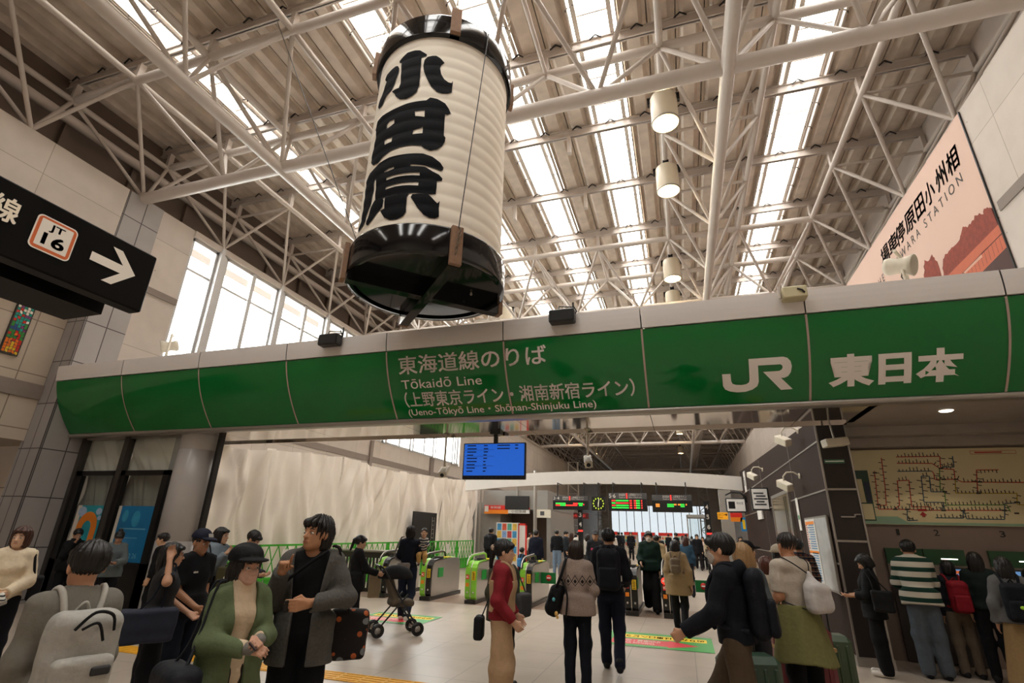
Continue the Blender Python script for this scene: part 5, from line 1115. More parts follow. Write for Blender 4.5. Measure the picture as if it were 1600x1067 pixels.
class Fig:
    """pose in metres for a 1.70 m figure: x right, y forward, z up"""
    def __init__(s, lean=(0, 0, 0), head=(0, 0, 0), armL=None, armR=None, legL=None, legR=None, hs=1.0, female=False, drop=0.0, handL='relax', handR='relax', thumbL=None, thumbR=None, bulk=1.0):
        s.R = rotm(*lean); s.pel = V3(0, 0, .95-drop); s.bulk = bulk; s.female = female
        T = lambda p: s.pel+s.R@(np.array(p, float)-V3(0, 0, .95)); s.T = T
        s.drop = drop
        sw = .14 if female else .16; s.sw = sw
        s.sh = {-1: T((-sw, 0, 1.385)), 1: T((sw, 0, 1.385))}
        df = {-1: (armL or ((-.188, -.03, 1.11), (-.2, .05, .86))), 1: (armR or ((.188, -.03, 1.11), (.2, .05, .86)))}
        s.el = {k: np.array(df[k][0], float) for k in df}; s.wr = {k: np.array(df[k][1], float) for k in df}
        lg = {-1: (legL or ((-.095, .015, .5), (-.1, -.01, .085), 0)), 1: (legR or ((.095, .015, .5), (.1, -.01, .085), 0))}
        s.hip = {k: T((k*.088, 0, .9)) for k in (-1, 1)}; s.kn = {k: np.array(lg[k][0], float) for k in lg}; s.an = {k: np.array(lg[k][1], float) for k in lg}; s.fy = {k: lg[k][2] for k in lg}
        s.nb = T((0, -.02, 1.42)); s.hc = s.nb+s.R@V3(0, .03, .155*hs)+V3(0, 0, 0)
        s.hR = s.R@rotm(*head); s.hs = hs*1.0; s.hand = {-1: handL, 1: handR}; s.thumb = {-1: thumbL, 1: thumbR}
    def Hd(s, P): return ((P-s.hc.astype(F32))@s.hR.astype(F32))/F32(s.hs)     # head-local points
    def Tl(s, P): return (P-s.pel.astype(F32))@s.R.astype(F32)+np.array([0, 0, .95], F32)
    def head_d(s, P):
        q = s.Hd(P)
        d = union([ell(q, (0, -.018, .03), (.076, .096, .088)), ell(q, (0, .022, -.035), (.06, .068, .082)), ell(q, (0, .056, -.096), (.03, .026, .022)), cone(q, (-.028, .014, -.076), (.028, .014, -.076), .03, .03)], .03)
        d = s_min(d, cone(q, (-.03, .078, .012), (.03, .078, .012), .010, .010), .02)
        d = s_max(d, -ell(q, (-.031, .101, -.008), (.019, .022, .012)), .012); d = s_max(d, -ell(q, (.031, .101, -.008), (.019, .022, .012)), .012)
        d = s_min(d, cone(q, (0, .085, -.0), (0, .105, -.036), .008, .0125), .014); d = s_min(d, cone(q, (-.012, .095, -.04), (.012, .095, -.04), .008, .008), .008)
        d = s_min(d, cone(q, (-.017, .083, -.068), (.017, .083, -.068), .009, .009), .012)
        for k in (-1, 1): d = s_min(d, ell(q, (k*.078, -.008, -.012), (.012, .02, .032), rotm(0, 0, k*.35).astype(F32)), .008)
        return d*F32(s.hs)
    def hand_frame(s, k):
        w_, e = s.wr[k], s.el[k]; d = (w_-e)/np.linalg.norm(w_-e); t = s.thumb[k]
        t = np.array(t if t is not None else s.R@V3(0, 1, .15), float); t -= d*(t@d); t /= np.linalg.norm(t)+1e-9
        return d, t, np.cross(t, d)*k                                 # fingers, thumb side, palm normal
    def hand_d(s, P, k):
        d, t, n = s.hand_frame(k); w_ = s.wr[k]; kind = s.hand[k]
        sc = .92 if s.female else 1.0
        at = lambda a, b, c: w_+(d*a+t*b+n*c)*sc
        pr = [cone(P, at(0, b*.5, 0), at(.088, b, 0), .018, .0115) for b in (-.03, -.01, .011, .03)]; out = union(pr, .012)
        curls = {'relax': (.35, .45, .5, .55), 'fist': (1.5, 1.5, 1.5, 1.5), 'hold': (.8, .9, .95, 1.0), 'point': (.05, 1.55, 1.6, 1.6), 'flat': (.1, .08, .1, .15)}[kind]
        for i, b in enumerate((.031, .011, -.01, -.03)):
            L1, L2 = (.042, .036) if i in (1, 2) else (.038, .032) if i == 0 else (.031, .026)
            c = curls[i]; a0 = at(.088, b, 0); d1 = d*math.cos(c*.6)+n*math.sin(c*.6); d2 = d*math.cos(c*1.35)+n*math.sin(c*1.35)
            a1 = a0+d1*L1*sc; a2 = a1+d2*L2*sc
            if kind in ('fist', 'point') and c > 1.2: a2 = a1+(d2*.5-d*.5)*L2*sc
            f = s_min(cone(P, a0, a1, .0105*sc, .009*sc), cone(P, a1, a2, .009*sc, .0072*sc), .004); out = s_min(out, f, .005)
        b0 = at(.02, .02, .004); b1 = at(.052, .05, .012); b2 = at(.085, .056, .022) if kind in ('relax', 'flat') else at(.085, .035, .035)
        return s_min(out, s_min(cone(P, b0, b1, .014, .011), cone(P, b1, b2, .0105, .008), .006), .012)
    def torso_d(s, P, g=0.0):
        q = s.Tl(P); f = s.female; b = s.bulk
        ds = [ell(q, (0, -.005, 1.25), ((.128 if f else .148)*b+g, .1*b+g, .19+g)), ell(q, (0, .0, 1.06), ((.108 if f else .132)*b+g, .09*b+g, .16+g)), ell(q, (0, -.008, .93), ((.15 if f else .145)*b+g, .102*b+g, .125+g)),
              cone(q, (-s.sw+.03, -.012, 1.375), (s.sw-.03, -.012, 1.375), .046+g, .046+g), cone(q, (-s.sw+.05, -.015, 1.385), (0, -.015, 1.445), .04+g*.8, .036+g*.7), cone(q, (s.sw-.05, -.015, 1.385), (0, -.015, 1.445), .04+g*.8, .036+g*.7)]
        if f: ds += [ell(q, (-.058, .07, 1.25), (.05+g*.8, .036+g, .052+g*.8)), ell(q, (.058, .07, 1.25), (.05+g*.8, .036+g, .052+g*.8))]
        return union(ds, .05)
    def arm_d(s, P, k, g=0.0, gl=None):
        gl = g if gl is None else gl; b = .9 if s.female else 1
        return s_min(cone(P, s.sh[k], s.el[k], .05*b+g, .041*b+(g+gl)/2), cone(P, s.el[k], s.wr[k], .042*b+(g+gl)/2, .028*b+gl), .04)
    def leg_d(s, P, k, g=0.0, gl=None):
        gl = g if gl is None else gl
        return s_min(cone(P, s.hip[k], s.kn[k], .084+min(g, .012), .058+(g+gl)/2), cone(P, s.kn[k], s.an[k], .056+(g+gl)/2, .04+gl), .05)
    def toe(s, k): a = s.fy[k]; return s.an[k]+V3(math.sin(a)*.17, math.cos(a)*.17, -.04)
    def body_d(s, P):
        d = s.torso_d(P)
        for k in (-1, 1):
            d = s_min(d, s.arm_d(P, k), .05); d = s_min(d, s.hand_d(P, k), .012); d = s_min(d, s.leg_d(P, k), .03)
            d = s_min(d, cone(P, s.an[k]+V3(0, -.02, -.02), s.toe(k), .036, .03), .03)
        d = s_min(d, cone(P, s.nb, s.hc+s.hR@V3(0, -.015, -.06), .052 if not s.female else .044, .046 if not s.female else .04), .03)
        return s_min(d, s.head_d(P), .022)
    def bounds(s, g=.1):
        pts = np.array([s.sh[-1], s.sh[1], s.el[-1], s.el[1], s.wr[-1], s.wr[1], s.kn[-1], s.kn[1], s.an[-1], s.an[1], s.toe(-1), s.toe(1), s.hc, s.pel])
        lo = pts.min(0)-g-.05; hi = pts.max(0)+g+.08; hi[2] = max(hi[2], s.hc[2]+.16); lo[2] = -.01
        for k in (-1, 1):
            d = s.hand_frame(k)[0]; e = s.wr[k]+d*.2; lo = np.minimum(lo, e-.05); hi = np.maximum(hi, e+.05)
        return lo, hi

def skin(c='#c99f80'): return M('skin_'+c[1:], c, .5, var=.06, scale=8, spec=.35)
def dye(c, rough=.85, scale=30, var=.14): return M('cloth_'+c[1:], c, rough, var=var, scale=scale, bump=.25, spec=.2)
def hairm(c='#15110f'): return M('hair_'+c[1:], c, .42, var=.3, scale=40, spec=.4)
def hair_d(q, style, seed=0):
    """q: head-local points"""
    cap = ell(q, (0, -.02, .037), (.09, .108, .096))
    face = ell(q, (0, .125, -.045), (.082, .09, .115))
    th = np.arctan2(q[:, 0], q[:, 1]+.02); st = .0035*np.sin(th*17+q[:, 2]*22+seed)+.0025*np.sin(th*37-q[:, 2]*9+seed)
    short = s_max(s_max(cap, -face, .02), -(q[:, 2]+.055+.25*np.maximum(q[:, 1]+.02, 0)), .02)
    fringe = ell(q, (0, .07, .062), (.066, .034, .03))
    if style == 'short': d = s_min(short, fringe, .02)
    elif style == 'crop': d = s_max(s_max(ell(q, (0, -.02, .037), (.083, .1, .09)), -face, .02), -(q[:, 2]+.05+.4*np.maximum(q[:, 1]+.02, 0)), .02)
    elif style == 'shaggy':
        back = ell(q, (0, -.05, -.03), (.088, .075, .11)); d = s_min(s_min(short, fringe, .02), s_max(back, -face, .02), .03); st = st*2.2
    elif style == 'bob':
        side = s_max(ell(q, (0, -.03, -.03), (.098, .1, .13)), -(q[:, 2]+.115), .02); d = s_min(s_max(s_min(cap, side, .03), -face, .015), s_max(fringe, -(q[:, 2]-.045), .01), .012)
    elif style == 'long':
        side = s_max(union([ell(q, (0, -.035, -.03), (.096, .095, .14)), rbx(q, (0, -.085, -.16), (.085, .035, .16), .035)], .05), -(q[:, 2]+.31), .02); d = s_min(s_max(s_min(cap, side, .03), -face, .015), s_max(fringe, -(q[:, 2]-.05), .01), .012)
    elif style == 'pony':
        tail = union([ell(q, (0, -.125, .03), (.03, .03, .03)), cone(q, (0, -.13, .02), (0, -.15, -.15), .03, .018)], .02); d = s_min(s_min(short, fringe, .02), tail, .015)
    elif style == 'bun':
        d = s_min(s_min(short, fringe, .02), ell(q, (0, -.06, .13), (.042, .042, .04)), .015)
    else: d = short
    return d-st
_pc = [0]
def person(label, x, y, face, h=1.7, pose=None, hair='short', hairc='#15110f', skinc='#c99f80', top=None, inner=None, bottom=None, shoes='#1a1a1c', res=.012, extras=(), group=None, name='person', scarf=None):
    """face: compass angle in degrees, 0 looks away from the camera, 180 towards it, 90 to the right"""
    _pc[0] += 1; seed = _pc[0]*1.7; s = h/1.70; t = thing(name, label, 'person', (x, y, 0), -math.radians(face), group); t.scale = (s, s, s)
    fg = Fig(**(pose or {})); lo, hi = fg.bounds(); r = res/s
    V, Fc = surface(fg.body_d, lo, hi, r); mesh_obj('body', V, Fc, skin(skinc), t)
    hs = fg.hs; hlo = fg.hc-.2*hs; hhi = fg.hc+.2*hs
    front = res < .011
    # eyes, brows, lips
    ex = MB()
    def hp(p): return tuple(fg.hc+fg.hR@(np.array(p)*hs))
    if res < .014:
        eb = MB(); ir = MB(); br = MB(); lp = MB()
        for k in (-1, 1):
            for m_, c, rad in ((eb, (k*.031, .0765, -.009), .0125), (ir, (k*.031, .0812, -.009), .0088)):
                n0 = len(m_.v); m_.lathe([(rad*hs*math.sin(a), -rad*hs*math.cos(a)) for a in np.linspace(0, PI, 7)], (0, 0, 0), 10)
                cc = np.array(hp(c)); m_.v[n0:] = [tuple(fg.hR@(np.array(v)*(1.15, 1, .6))+cc) for v in m_.v[n0:]]
            br.path([hp((k*.016, .091, .016)), hp((k*.03, .0905, .021)), hp((k*.047, .078, .016))], [.0032*hs, .004*hs, .002*hs], 5)
        lp.path([hp((-.023, .087, -.068)), hp((-.008, .0955, -.066)), hp((.008, .0955, -.066)), hp((.023, .087, -.068))], [.002*hs, .0045*hs, .0045*hs, .002*hs], 6)
        eb.build('eye', M('eye_white', '#d8d2cc', .3, var=0), t); ir.build('iris', M('eye_dark', '#140f0c', .2, var=0), t); br.build('eyebrow', hairm(hairc), t); lp.build('lips', M('lips', '#a8665a', .5, var=.03), t)
    if hair != 'none':
        lo2 = hlo.copy(); lo2[2] -= .24*hs if hair == 'long' else .05; lo2[1] -= .06; hi2 = hhi+.03; lo2 -= .03
        hatted = any(e[0] in ('cap', 'hat', 'bucket') for e in extras)
        def hd_(P):
            q = fg.Hd(P); d = hair_d(q, hair, seed)
            if hatted: d = s_max(d, q[:, 2]-.035-.3*np.maximum(-q[:, 1], 0), .01); d = s_max(d, -ell(q, (0, .13, .03), (.09, .085, .06)), .01)
            return d*F32(hs)
        V, Fc = surface(hd_, lo2, hi2, r*.8); mesh_obj('hair', V, Fc, hairm(hairc), t)
    # trousers or skirt
    b = bottom or {}; kind = b.get('kind', 'trousers'); g = b.get('g', .014); gl = b.get('gl', .026); waist = b.get('waist', 1.03); cuff = b.get('cuff', .03)
    def bot(P):
        q = fg.Tl(P)
        if kind == 'skirt':
            z = P[:, 2]; c = fg.pel; rr = .15+(1.0-np.clip(z, .2, 1.05))*b.get('flare', .22); th = np.arctan2(P[:, 0]-c[0], P[:, 1]-c[1])
            d = (np.sqrt((P[:, 0]-c[0])**2+((P[:, 1]-c[1])*1.15)**2)-rr-.008*np.sin(th*9+seed))*.9
            d = s_max(d, cuff-z, .01)
            sl = None
        else:
            d = s_min(fg.leg_d(P, -1, g, gl), fg.leg_d(P, 1, g, gl), .02); hp_ = union([ell(q, (0, -.008, .93), ((.15 if fg.female else .145)+min(g, .012), .102+min(g, .012), .13+g)), ell(q, (0, 0, 1.04), (.118, .09, .12))], .04); d = s_min(d, hp_, .04)+wave(P, .005, seed, 21)
            for k in (-1, 1):
                pass
            d = s_max(d, cuff-P[:, 2], .006) if cuff > .2 else s_max(d, cuff-P[:, 2]-.0*P[:, 0], .006)
        return s_max(d, q[:, 2]-waist, .01)
    lo3, hi3 = fg.bounds(.3 if kind == 'skirt' else .14); hi3[2] = fg.pel[2]+.2; V, Fc = surface(bot, lo3, hi3, r); mesh_obj('skirt' if kind == 'skirt' else 'trousers', V, Fc, b.get('mat') or dye(b.get('c', '#1b1b20')), t)
    # tops, inner first
    def garment(o, nm):
        g = o.get('g', .018); gl = o.get('gl', g+.006); hem = o.get('hem', .93); slv = o.get('sleeve', 1.0); op = o.get('open', 0); nr = o.get('neck', .066); am = o.get('wrinkle', .006)
        def f(P):
            q = fg.Tl(P); d = fg.torso_d(P, g)
            if hem < .9:
                fl = o.get('flare', .02); zz = np.clip(1.0-q[:, 2], 0, .6); rad = np.sqrt((q[:, 0]/1.45)**2+(q[:, 1])**2); d = s_min(d, s_max(rad-(.112+g+fl*zz*3), q[:, 2]-1.05, .03), .06)
            d = s_max(d, -cone(q, (0, .005, 1.452), (0, .02, 1.62), nr, nr*1.25), .01); d = s_max(d+wave(P, am, seed+g*50, 24), hem-q[:, 2], .008)
            for k in (-1, 1):
                a = fg.arm_d(P, k, g*.72, gl*.85); e0, e1 = fg.el[k], fg.wr[k]
                if slv < 1: p0, p1 = (fg.sh[k], fg.el[k]) if slv <= .5 else (e0, e1); tt = slv*2 if slv <= .5 else slv*2-1
                else: p0, p1, tt = e0, e1, o.get('cuffpos', .97)
                ax = (p1-p0)/np.linalg.norm(p1-p0); cp = p0+(p1-p0)*tt
                cut = (P-cp.astype(F32))@ax.astype(F32)
                if slv <= .5: a = cone(P, fg.sh[k], fg.el[k], .05+g*.7, .05+g*.8)
                d = s_min(d, s_max(a+wave(P, am, seed+g*50, 24), cut, .008), .028)
                d = d if slv >= 1 else d
            if o.get('hood'): d = s_min(d, s_max(ell(q, (0, -.10, 1.43), (.12, .075, .085)), -ell(q, (0, -.05, 1.5), (.08, .07, .07)), .02), .03)
            if o.get('collar'): d = s_min(d, s_max(np.abs(np.sqrt(q[:, 0]**2+(q[:, 1]+.01)**2)-.075)-.012, np.abs(q[:, 2]-1.46)-.04, .01), .015)
            if op: 
                wd = op*(.35+.65*np.clip((q[:, 2]-hem)/(1.42-hem), 0, 1)); wd = np.where(q[:, 2] < 1.1, op*.55, wd)
                if o.get('lapel'): d = s_min(d, s_max(s_max(fg.torso_d(P, g+.011), s_max(np.abs(q[:, 0])-wd-.058*np.clip((q[:, 2]-1.08)/.2, 0, 1), s_max(1.1-q[:, 2], q[:, 2]-1.4, .004), .004), .004), .01-q[:, 1], .004), .003)
                d = s_max(d, -s_max(np.abs(q[:, 0])-wd, .02-q[:, 1], .01), .008)
            return d
        lo4, hi4 = fg.bounds(.13); hi4[2] = max(fg.nb[2]+.2, fg.wr[-1][2]+.1, fg.wr[1][2]+.1); lo4[2] = min(fg.pel[2]-.95+hem-.06, fg.wr[-1][2]-.12, fg.wr[1][2]-.12)
        V, Fc = surface(f, lo4, hi4, r); mesh_obj(o.get('name', nm), V, Fc, o.get('mat') or dye(o.get('c', '#202024')), t)
    if inner: garment(inner, 'shirt')
    if top: garment(top, 'top')
    for k in (-1, 1):
        an, to = fg.an[k], fg.toe(k)
        def sh(P):
            d = union([cone(P, an+V3(0, -.035, -.045), to+V3(0, 0, .0), .043, .04), cone(P, an+V3(0, -.01, .0), an+V3(0, -.01, .03), .05, .05)], .03); return s_max(d, -P[:, 2]+max(.0, an[2]-.085), .006)
        pl = np.array([an, to]); V, Fc = surface(sh, pl.min(0)-.1, pl.max(0)+.1, min(r, .012)); mesh_obj('shoe', V, Fc, dye(shoes, .5), t)
    for e in extras:
        k = e[0]; c = e[1]
        if k == 'mask':
            V, Fc = surface(lambda P: s_max(s_max(fg.head_d(P)-.007, ell(fg.Hd(P), (0, .075, -.058), (.07, .06, .05))*hs, .006), -(fg.Hd(P)[:, 1]-.02)*hs, .006), hlo, hhi, r*.8); mesh_obj('face_mask', V, Fc, dye(c, .8, var=.03), t)
        elif k in ('cap', 'hat', 'bucket'):
            def fc(P):
                q = fg.Hd(P)
                if k == 'cap':
                    dm = s_max(ell(q, (0, -.02, .045), (.099, .117, .102)), -(q[:, 2]-.04), .01); bm_ = s_max(ell(q, (0, .1, .045), (.075, .085, .02)), -(q[:, 1]-.05), .01); return s_min(dm, bm_, .008)*hs
                dm = s_max(ell(q, (0, -.02, .045), (.108, .122, .108)) if k == 'bucket' else ell(q, (0, -.04, .06), (.112, .128, .088))+.004*np.sin(q[:, 0]*60+q[:, 1]*40), -(q[:, 2]-.03), .01); bm_ = ell(q, (0, .0, .035), (.15, .165, .018)) if k == 'bucket' else ell(q, (0, .075, .04), (.098, .095, .016)); return s_min(dm, bm_, .015)*hs
            V, Fc = surface(fc, hlo-.06, hhi+.08, r*.8); mesh_obj('cap' if k == 'cap' else 'hat', V, Fc, dye(c, .7), t)
        elif k == 'glasses':
            g_ = MB()
            for q in (-1, 1):
                g_.path([hp((q*.031+.021*math.cos(a), .1, -.01+.016*math.sin(a))) for a in np.linspace(0, 2*PI, 13)], .0022*hs, 5); g_.path([hp((q*.052, .098, -.004)), hp((q*.077, .05, -.002)), hp((q*.08, -.01, -.002))], .002*hs, 5)
            g_.path([hp((-.01, .1, -.006)), hp((.01, .1, -.006))], .002*hs, 5); g_.build('glasses', m_black, t)
    t['fig'] = 0; FIG[t.name] = fg
    del t['fig']
    return t
FIG = {}
def worn(t, name, label, cat):
    """an Empty for something carried, standing in the wearer's frame"""
    o = thing(name, label, cat, t.location, t.rotation_euler[2]); o.scale = t.scale; return o
def sdf_part(name, fn, lo, hi, mat, parent, res=.012): V, Fc = surface(fn, lo, hi, res); return mesh_obj(name, V, Fc, mat, parent)
def strap(par, pts, c, w_=.018, name='strap', flat=True):
    pts = [Vector(p) for p in pts]; sp = []
    for i in range(len(pts)-1):
        p0, p1, p2, p3 = pts[max(i-1, 0)], pts[i], pts[i+1], pts[min(i+2, len(pts)-1)]
        for k in range(6):
            u = k/6; sp.append(.5*((2*p1)+(p2-p0)*u+(2*p0-5*p1+4*p2-p3)*u*u+(3*p1-p0-3*p2+p3)*u**3))
    sp.append(pts[-1]); b = MB(); b.path(sp, w_, 6); return b.build(name, dye(c), par)
def backpack(t, c, label, w_=.15, hgt=.23, dep=.085, zc=1.2, strapc=None, res=.012, tilt=0, detail=True, off=(0, 0)):
    fg = FIG[t.name]; o = worn(t, 'backpack', label, 'backpack'); R = fg.R; T = fg.T; rr = (R@rotm(tilt)).astype(F32)
    c0 = T((off[0], -.135-dep, zc)); c1 = T((off[0], -.15-dep*2, zc-hgt*.38))
    lo = np.minimum(c0, c1)-hgt*1.25-.02; hi = np.maximum(c0, c1)+hgt*1.25+.02
    sdf_part('bag', lambda P: rbx(P, c0, (w_, dep, hgt), .08, rr)+wave(P, .004, 3, 30), lo, hi, dye(c, .7), o, res)
    if detail: sdf_part('front_pocket', lambda P: rbx(P, c1, (w_*.8, dep*.5, hgt*.5), .035, rr)+wave(P, .003, 5, 30), lo, hi, dye(c, .7), o, res)
    for k in (-1, 1):
        strap(o, [T((k*.075+off[0], -.13, zc+hgt*.8)), T((k*.10, -.08, 1.455)), T((k*.11, .02, 1.465)), T((k*.115, .125, 1.33)), T((k*.135, .14, 1.18)), T((k*.17, .05, 1.03)), T((k*.13, -.12, zc-hgt*.7))], strapc or c, .017, 'strap')
    strap(o, [T((-.03, -.13, zc+hgt*.95)), T((0, -.15, zc+hgt*1.12)), T((.03, -.13, zc+hgt*.95))], strapc or c, .008, 'grab_handle')
    return o
def shoulder_bag(t, c, label, side, zc=.95, size=(.07, .17, .14), y0=0.0, cross=False, mat=None, res=.012, out=.3, name='shoulder_bag', r=.035):
    fg = FIG[t.name]; o = worn(t, name, label, 'bag'); T = fg.T; cx = side*out
    c0 = T((cx, y0, zc)); hz = size[2]
    sdf_part('bag', lambda P: rbx(P, c0, size, r)+wave(P, .006, 2, 22), c0-np.array(size)-.05, c0+np.array(size)+.05, mat or dye(c, .7), o, res)
    s0 = -side if cross else side
    for dy in (-.06, .06):
        strap(o, [T((cx, y0+dy*1.6, zc+hz*.9)), T((side*.262, dy*.8+y0*.5, zc+hz+.12)), T((s0*.13, dy*.5+.0, 1.475)) if cross else T((side*.19, dy*.6, 1.45)), T((s0*.13 if cross else side*.15, dy*.5, 1.492)), T((s0*.13 if cross else side*.13, dy*.3, 1.492))], c, .009)
    return o
def phone(t, side, label, c='#16161a'):
    fg = FIG[t.name]; o = worn(t, 'smartphone', label, 'phone'); d, tt, n = fg.hand_frame(side); p = fg.wr[side]+d*.085+n*.028
    R = Matrix((Vector(tt), Vector(d), Vector(n))).transposed(); b = MB(); b.rbox(p[0]-.036, p[1]-.075, p[2]-.005, p[0]+.036, p[1]+.075, p[2]+.005, .004, R=R, piv=tuple(p)); b.build('case', M('phone_'+c[1:], c, .25), o)
    q = p+n*.006; b = MB(); b.box(q[0]-.032, q[1]-.07, q[2]-.0006, q[0]+.032, q[1]+.07, q[2]+.0006, R=R, piv=tuple(q)); b.build('screen', M('phone_glass', '#20242c', .1), o); return o
# ---------------- patterned cloth ----------------
def nodes_mat(name, rough=.85):
    m = bpy.data.materials.new(name); m.use_nodes = True; nt = m.node_tree; b = nt.nodes['Principled BSDF']; b.inputs['Roughness'].default_value = rough; b.inputs['Specular IOR Level'].default_value = .2
    tc = nt.nodes.new('ShaderNodeTexCoord'); sx = nt.nodes.new('ShaderNodeSeparateXYZ'); nt.links.new(tc.outputs['Object'], sx.inputs[0])
    def mth(op, a, b_=0.0):
        n = nt.nodes.new('ShaderNodeMath'); n.operation = op
        for i, v in enumerate((a, b_)):
            if isinstance(v, (int, float)): n.inputs[i].default_value = v
            else: nt.links.new(v, n.inputs[i])
        return n.outputs[0]
    def mix(f, c0, c1):
        n = nt.nodes.new('ShaderNodeMix'); n.data_type = 'RGBA'; nt.links.new(f, n.inputs[0])
        for i, c in ((6, c0), (7, c1)):
            if isinstance(c, str): n.inputs[i].default_value = (*rgb(c), 1)
            else: nt.links.new(c, n.inputs[i])
        return n.outputs[2]
    def done(c): nt.links.new(c, b.inputs['Base Color']); return m
    return sx.outputs, mth, mix, done, tc.outputs['Object'], nt
def M_rugby():
    o, mth, mix, done, oc, nt = nodes_mat('rugby_stripes'); f = mth('GREATER_THAN', mth('FRACT', mth('ADD', mth('DIVIDE', o[2], .125), .28)), .55); return done(mix(f, '#b9b2a4', '#16332a'))
def M_plaid():
    o, mth, mix, done, oc, nt = nodes_mat('plaid'); a = mth('GREATER_THAN', mth('FRACT', mth('MULTIPLY', o[2], 14)), .55); b_ = mth('GREATER_THAN', mth('FRACT', mth('MULTIPLY', o[0], 14)), .55)
    l = mth('GREATER_THAN', mth('FRACT', mth('MULTIPLY', o[2], 14)), .93); return done(mix(l, mix(b_, mix(a, '#5d3a2e', '#1d2230'), mix(a, '#2c2530', '#0f1016')), '#b59a80'))
def M_knit():
    o, mth, mix, done, oc, nt = nodes_mat('patterned_knit', .95); tri = mth('ABSOLUTE', mth('SUBTRACT', mth('FRACT', mth('MULTIPLY', o[0], 11)), .5))
    z = mth('SUBTRACT', o[2], 1.215); l1 = mth('LESS_THAN', mth('ABSOLUTE', mth('SUBTRACT', z, mth('MULTIPLY', tri, .14))), .007); l2 = mth('LESS_THAN', mth('ABSOLUTE', mth('ADD', z, mth('MULTIPLY', tri, .10))), .005)
    bl = mth('LESS_THAN', mth('ADD', mth('MULTIPLY', mth('ABSOLUTE', z), 9), mth('MULTIPLY', mth('SUBTRACT', .5, tri), 1.0)), .24)
    nz = nt.nodes.new('ShaderNodeTexNoise'); nz.inputs['Scale'].default_value = 90; nt.links.new(oc, nz.inputs['Vector'])
    base = mix(nz.outputs['Fac'], '#6f6058', '#a8968b'); return done(mix(mth('MAXIMUM', mth('MAXIMUM', l1, l2), bl), base, '#1d1a1a'))
def M_blotch(name, c0, c1, c2, sc=14):
    o, mth, mix, done, oc, nt = nodes_mat(name, .7); v = nt.nodes.new('ShaderNodeTexVoronoi'); v.inputs['Scale'].default_value = sc; nt.links.new(oc, v.inputs['Vector'])
    v2 = nt.nodes.new('ShaderNodeTexVoronoi'); v2.inputs['Scale'].default_value = sc*.6; nt.links.new(oc, v2.inputs['Vector'])
    return done(mix(mth('LESS_THAN', v2.outputs['Distance'], .2), mix(mth('LESS_THAN', v.outputs['Distance'], .26), c0, c1), c2))
def M_bandz(name, c0, c1, period=.03, th=.5):
    o, mth, mix, done, oc, nt = nodes_mat(name); f = mth('GREATER_THAN', mth('FRACT', mth('DIVIDE', mth('ADD', o[2], mth('MULTIPLY', o[1], .5)), period)), th); return done(mix(f, c0, c1))
def D(c): return dict(c=c)
HOLD = dict(armL=((-.2, .06, 1.11), (-.07, .29, 1.08)), armR=((.2, .06, 1.11), (.07, .29, 1.08)), handL='hold', handR='hold')
STEP = dict(legL=((-.09, .10, .5), (-.095, .22, .09), 0), legR=((.09, .06, .49), (.095, -.26, .15), 0))
# ---------------- people in front ----------------
RN = .0075
p = person('woman with a brown bob in a cream sweater standing at the far left edge', -6.91, 4.0, 122, 1.57, dict(female=True, head=(.05, 0, -.3), armL=((-.2, .05, 1.1), (-.03, .25, 1.0)), armR=((.2, .05, 1.1), (.03, .27, 1.0)), handL='hold', handR='hold'), 'bob', '#3f2216', '#cfa88c', top=dict(c='#d6c6ab', g=.032, hem=.9), bottom=D('#15151a'), res=RN)
b = worn(p, 'shoulder_bag', 'black shoulder bag on the arm of the woman in the cream sweater', 'bag'); sdf_part('bag', lambda P: rbx(P, (-.27, -.05, 1.02), (.06, .13, .13), .03), (-.4, -.25, .8), (-.15, .15, 1.2), dye('#141416'), b); strap(b, [(-.24, .06, 1.12), (-.2, .08, 1.3), (-.17, .0, 1.44), (-.19, -.1, 1.35), (-.25, -.12, 1.12)], '#121214', .014)
b = worn(p, 'folded_paper', 'folded black and white printed paper under the hands of the cream sweater woman', 'paper'); sdf_part('sheets', lambda P: rbx(P, (.1, .3, .9), (.17, .1, .05), .02, rotm(.3, .35).astype(F32)), (-.2, .1, .7), (.4, .5, 1.1), M_bandz('printed_paper', '#d8d4cc', '#2a2a2c', .035, .6), b, .008)

p = person('man seen from behind in a grey sweatshirt, largest figure at the lower left', -3.06, 2.12, -72, 1.52, dict(hs=1.1, bulk=1.1, head=(-.05, 0, .1)), 'short', '#17120f', '#b98a6c', top=dict(c='#77736a', g=.03, hem=.88, gl=.04), bottom=D('#1b1b1f'), res=RN)
b = backpack(p, '#a5a39c', 'pale grey backpack with black cords on the man in the grey sweatshirt', .17, .24, .10, 1.14, '#b3b0a8', .009)
T = FIG[p.name].T; strap(b, [T((-.08, -.36, 1.3)), T((-.02, -.4, 1.38)), T((.07, -.38, 1.36)), T((.1, -.36, 1.28))], '#1c1c1e', .008, 'black_cord'); strap(b, [T((-.05, -.37, 1.3)), T((.0, -.42, 1.33)), T((.05, -.39, 1.24))], '#1c1c1e', .007, 'black_cord')
sdf_part('logo_patch', lambda P: rbx(P, T((.07, -.405, 1.1)), (.045, .012, .022), .01), T((.0, -.45, 1.05)), T((.14, -.36, 1.15)), M('patch_dark', '#2a2a2c', .7), b, .006)

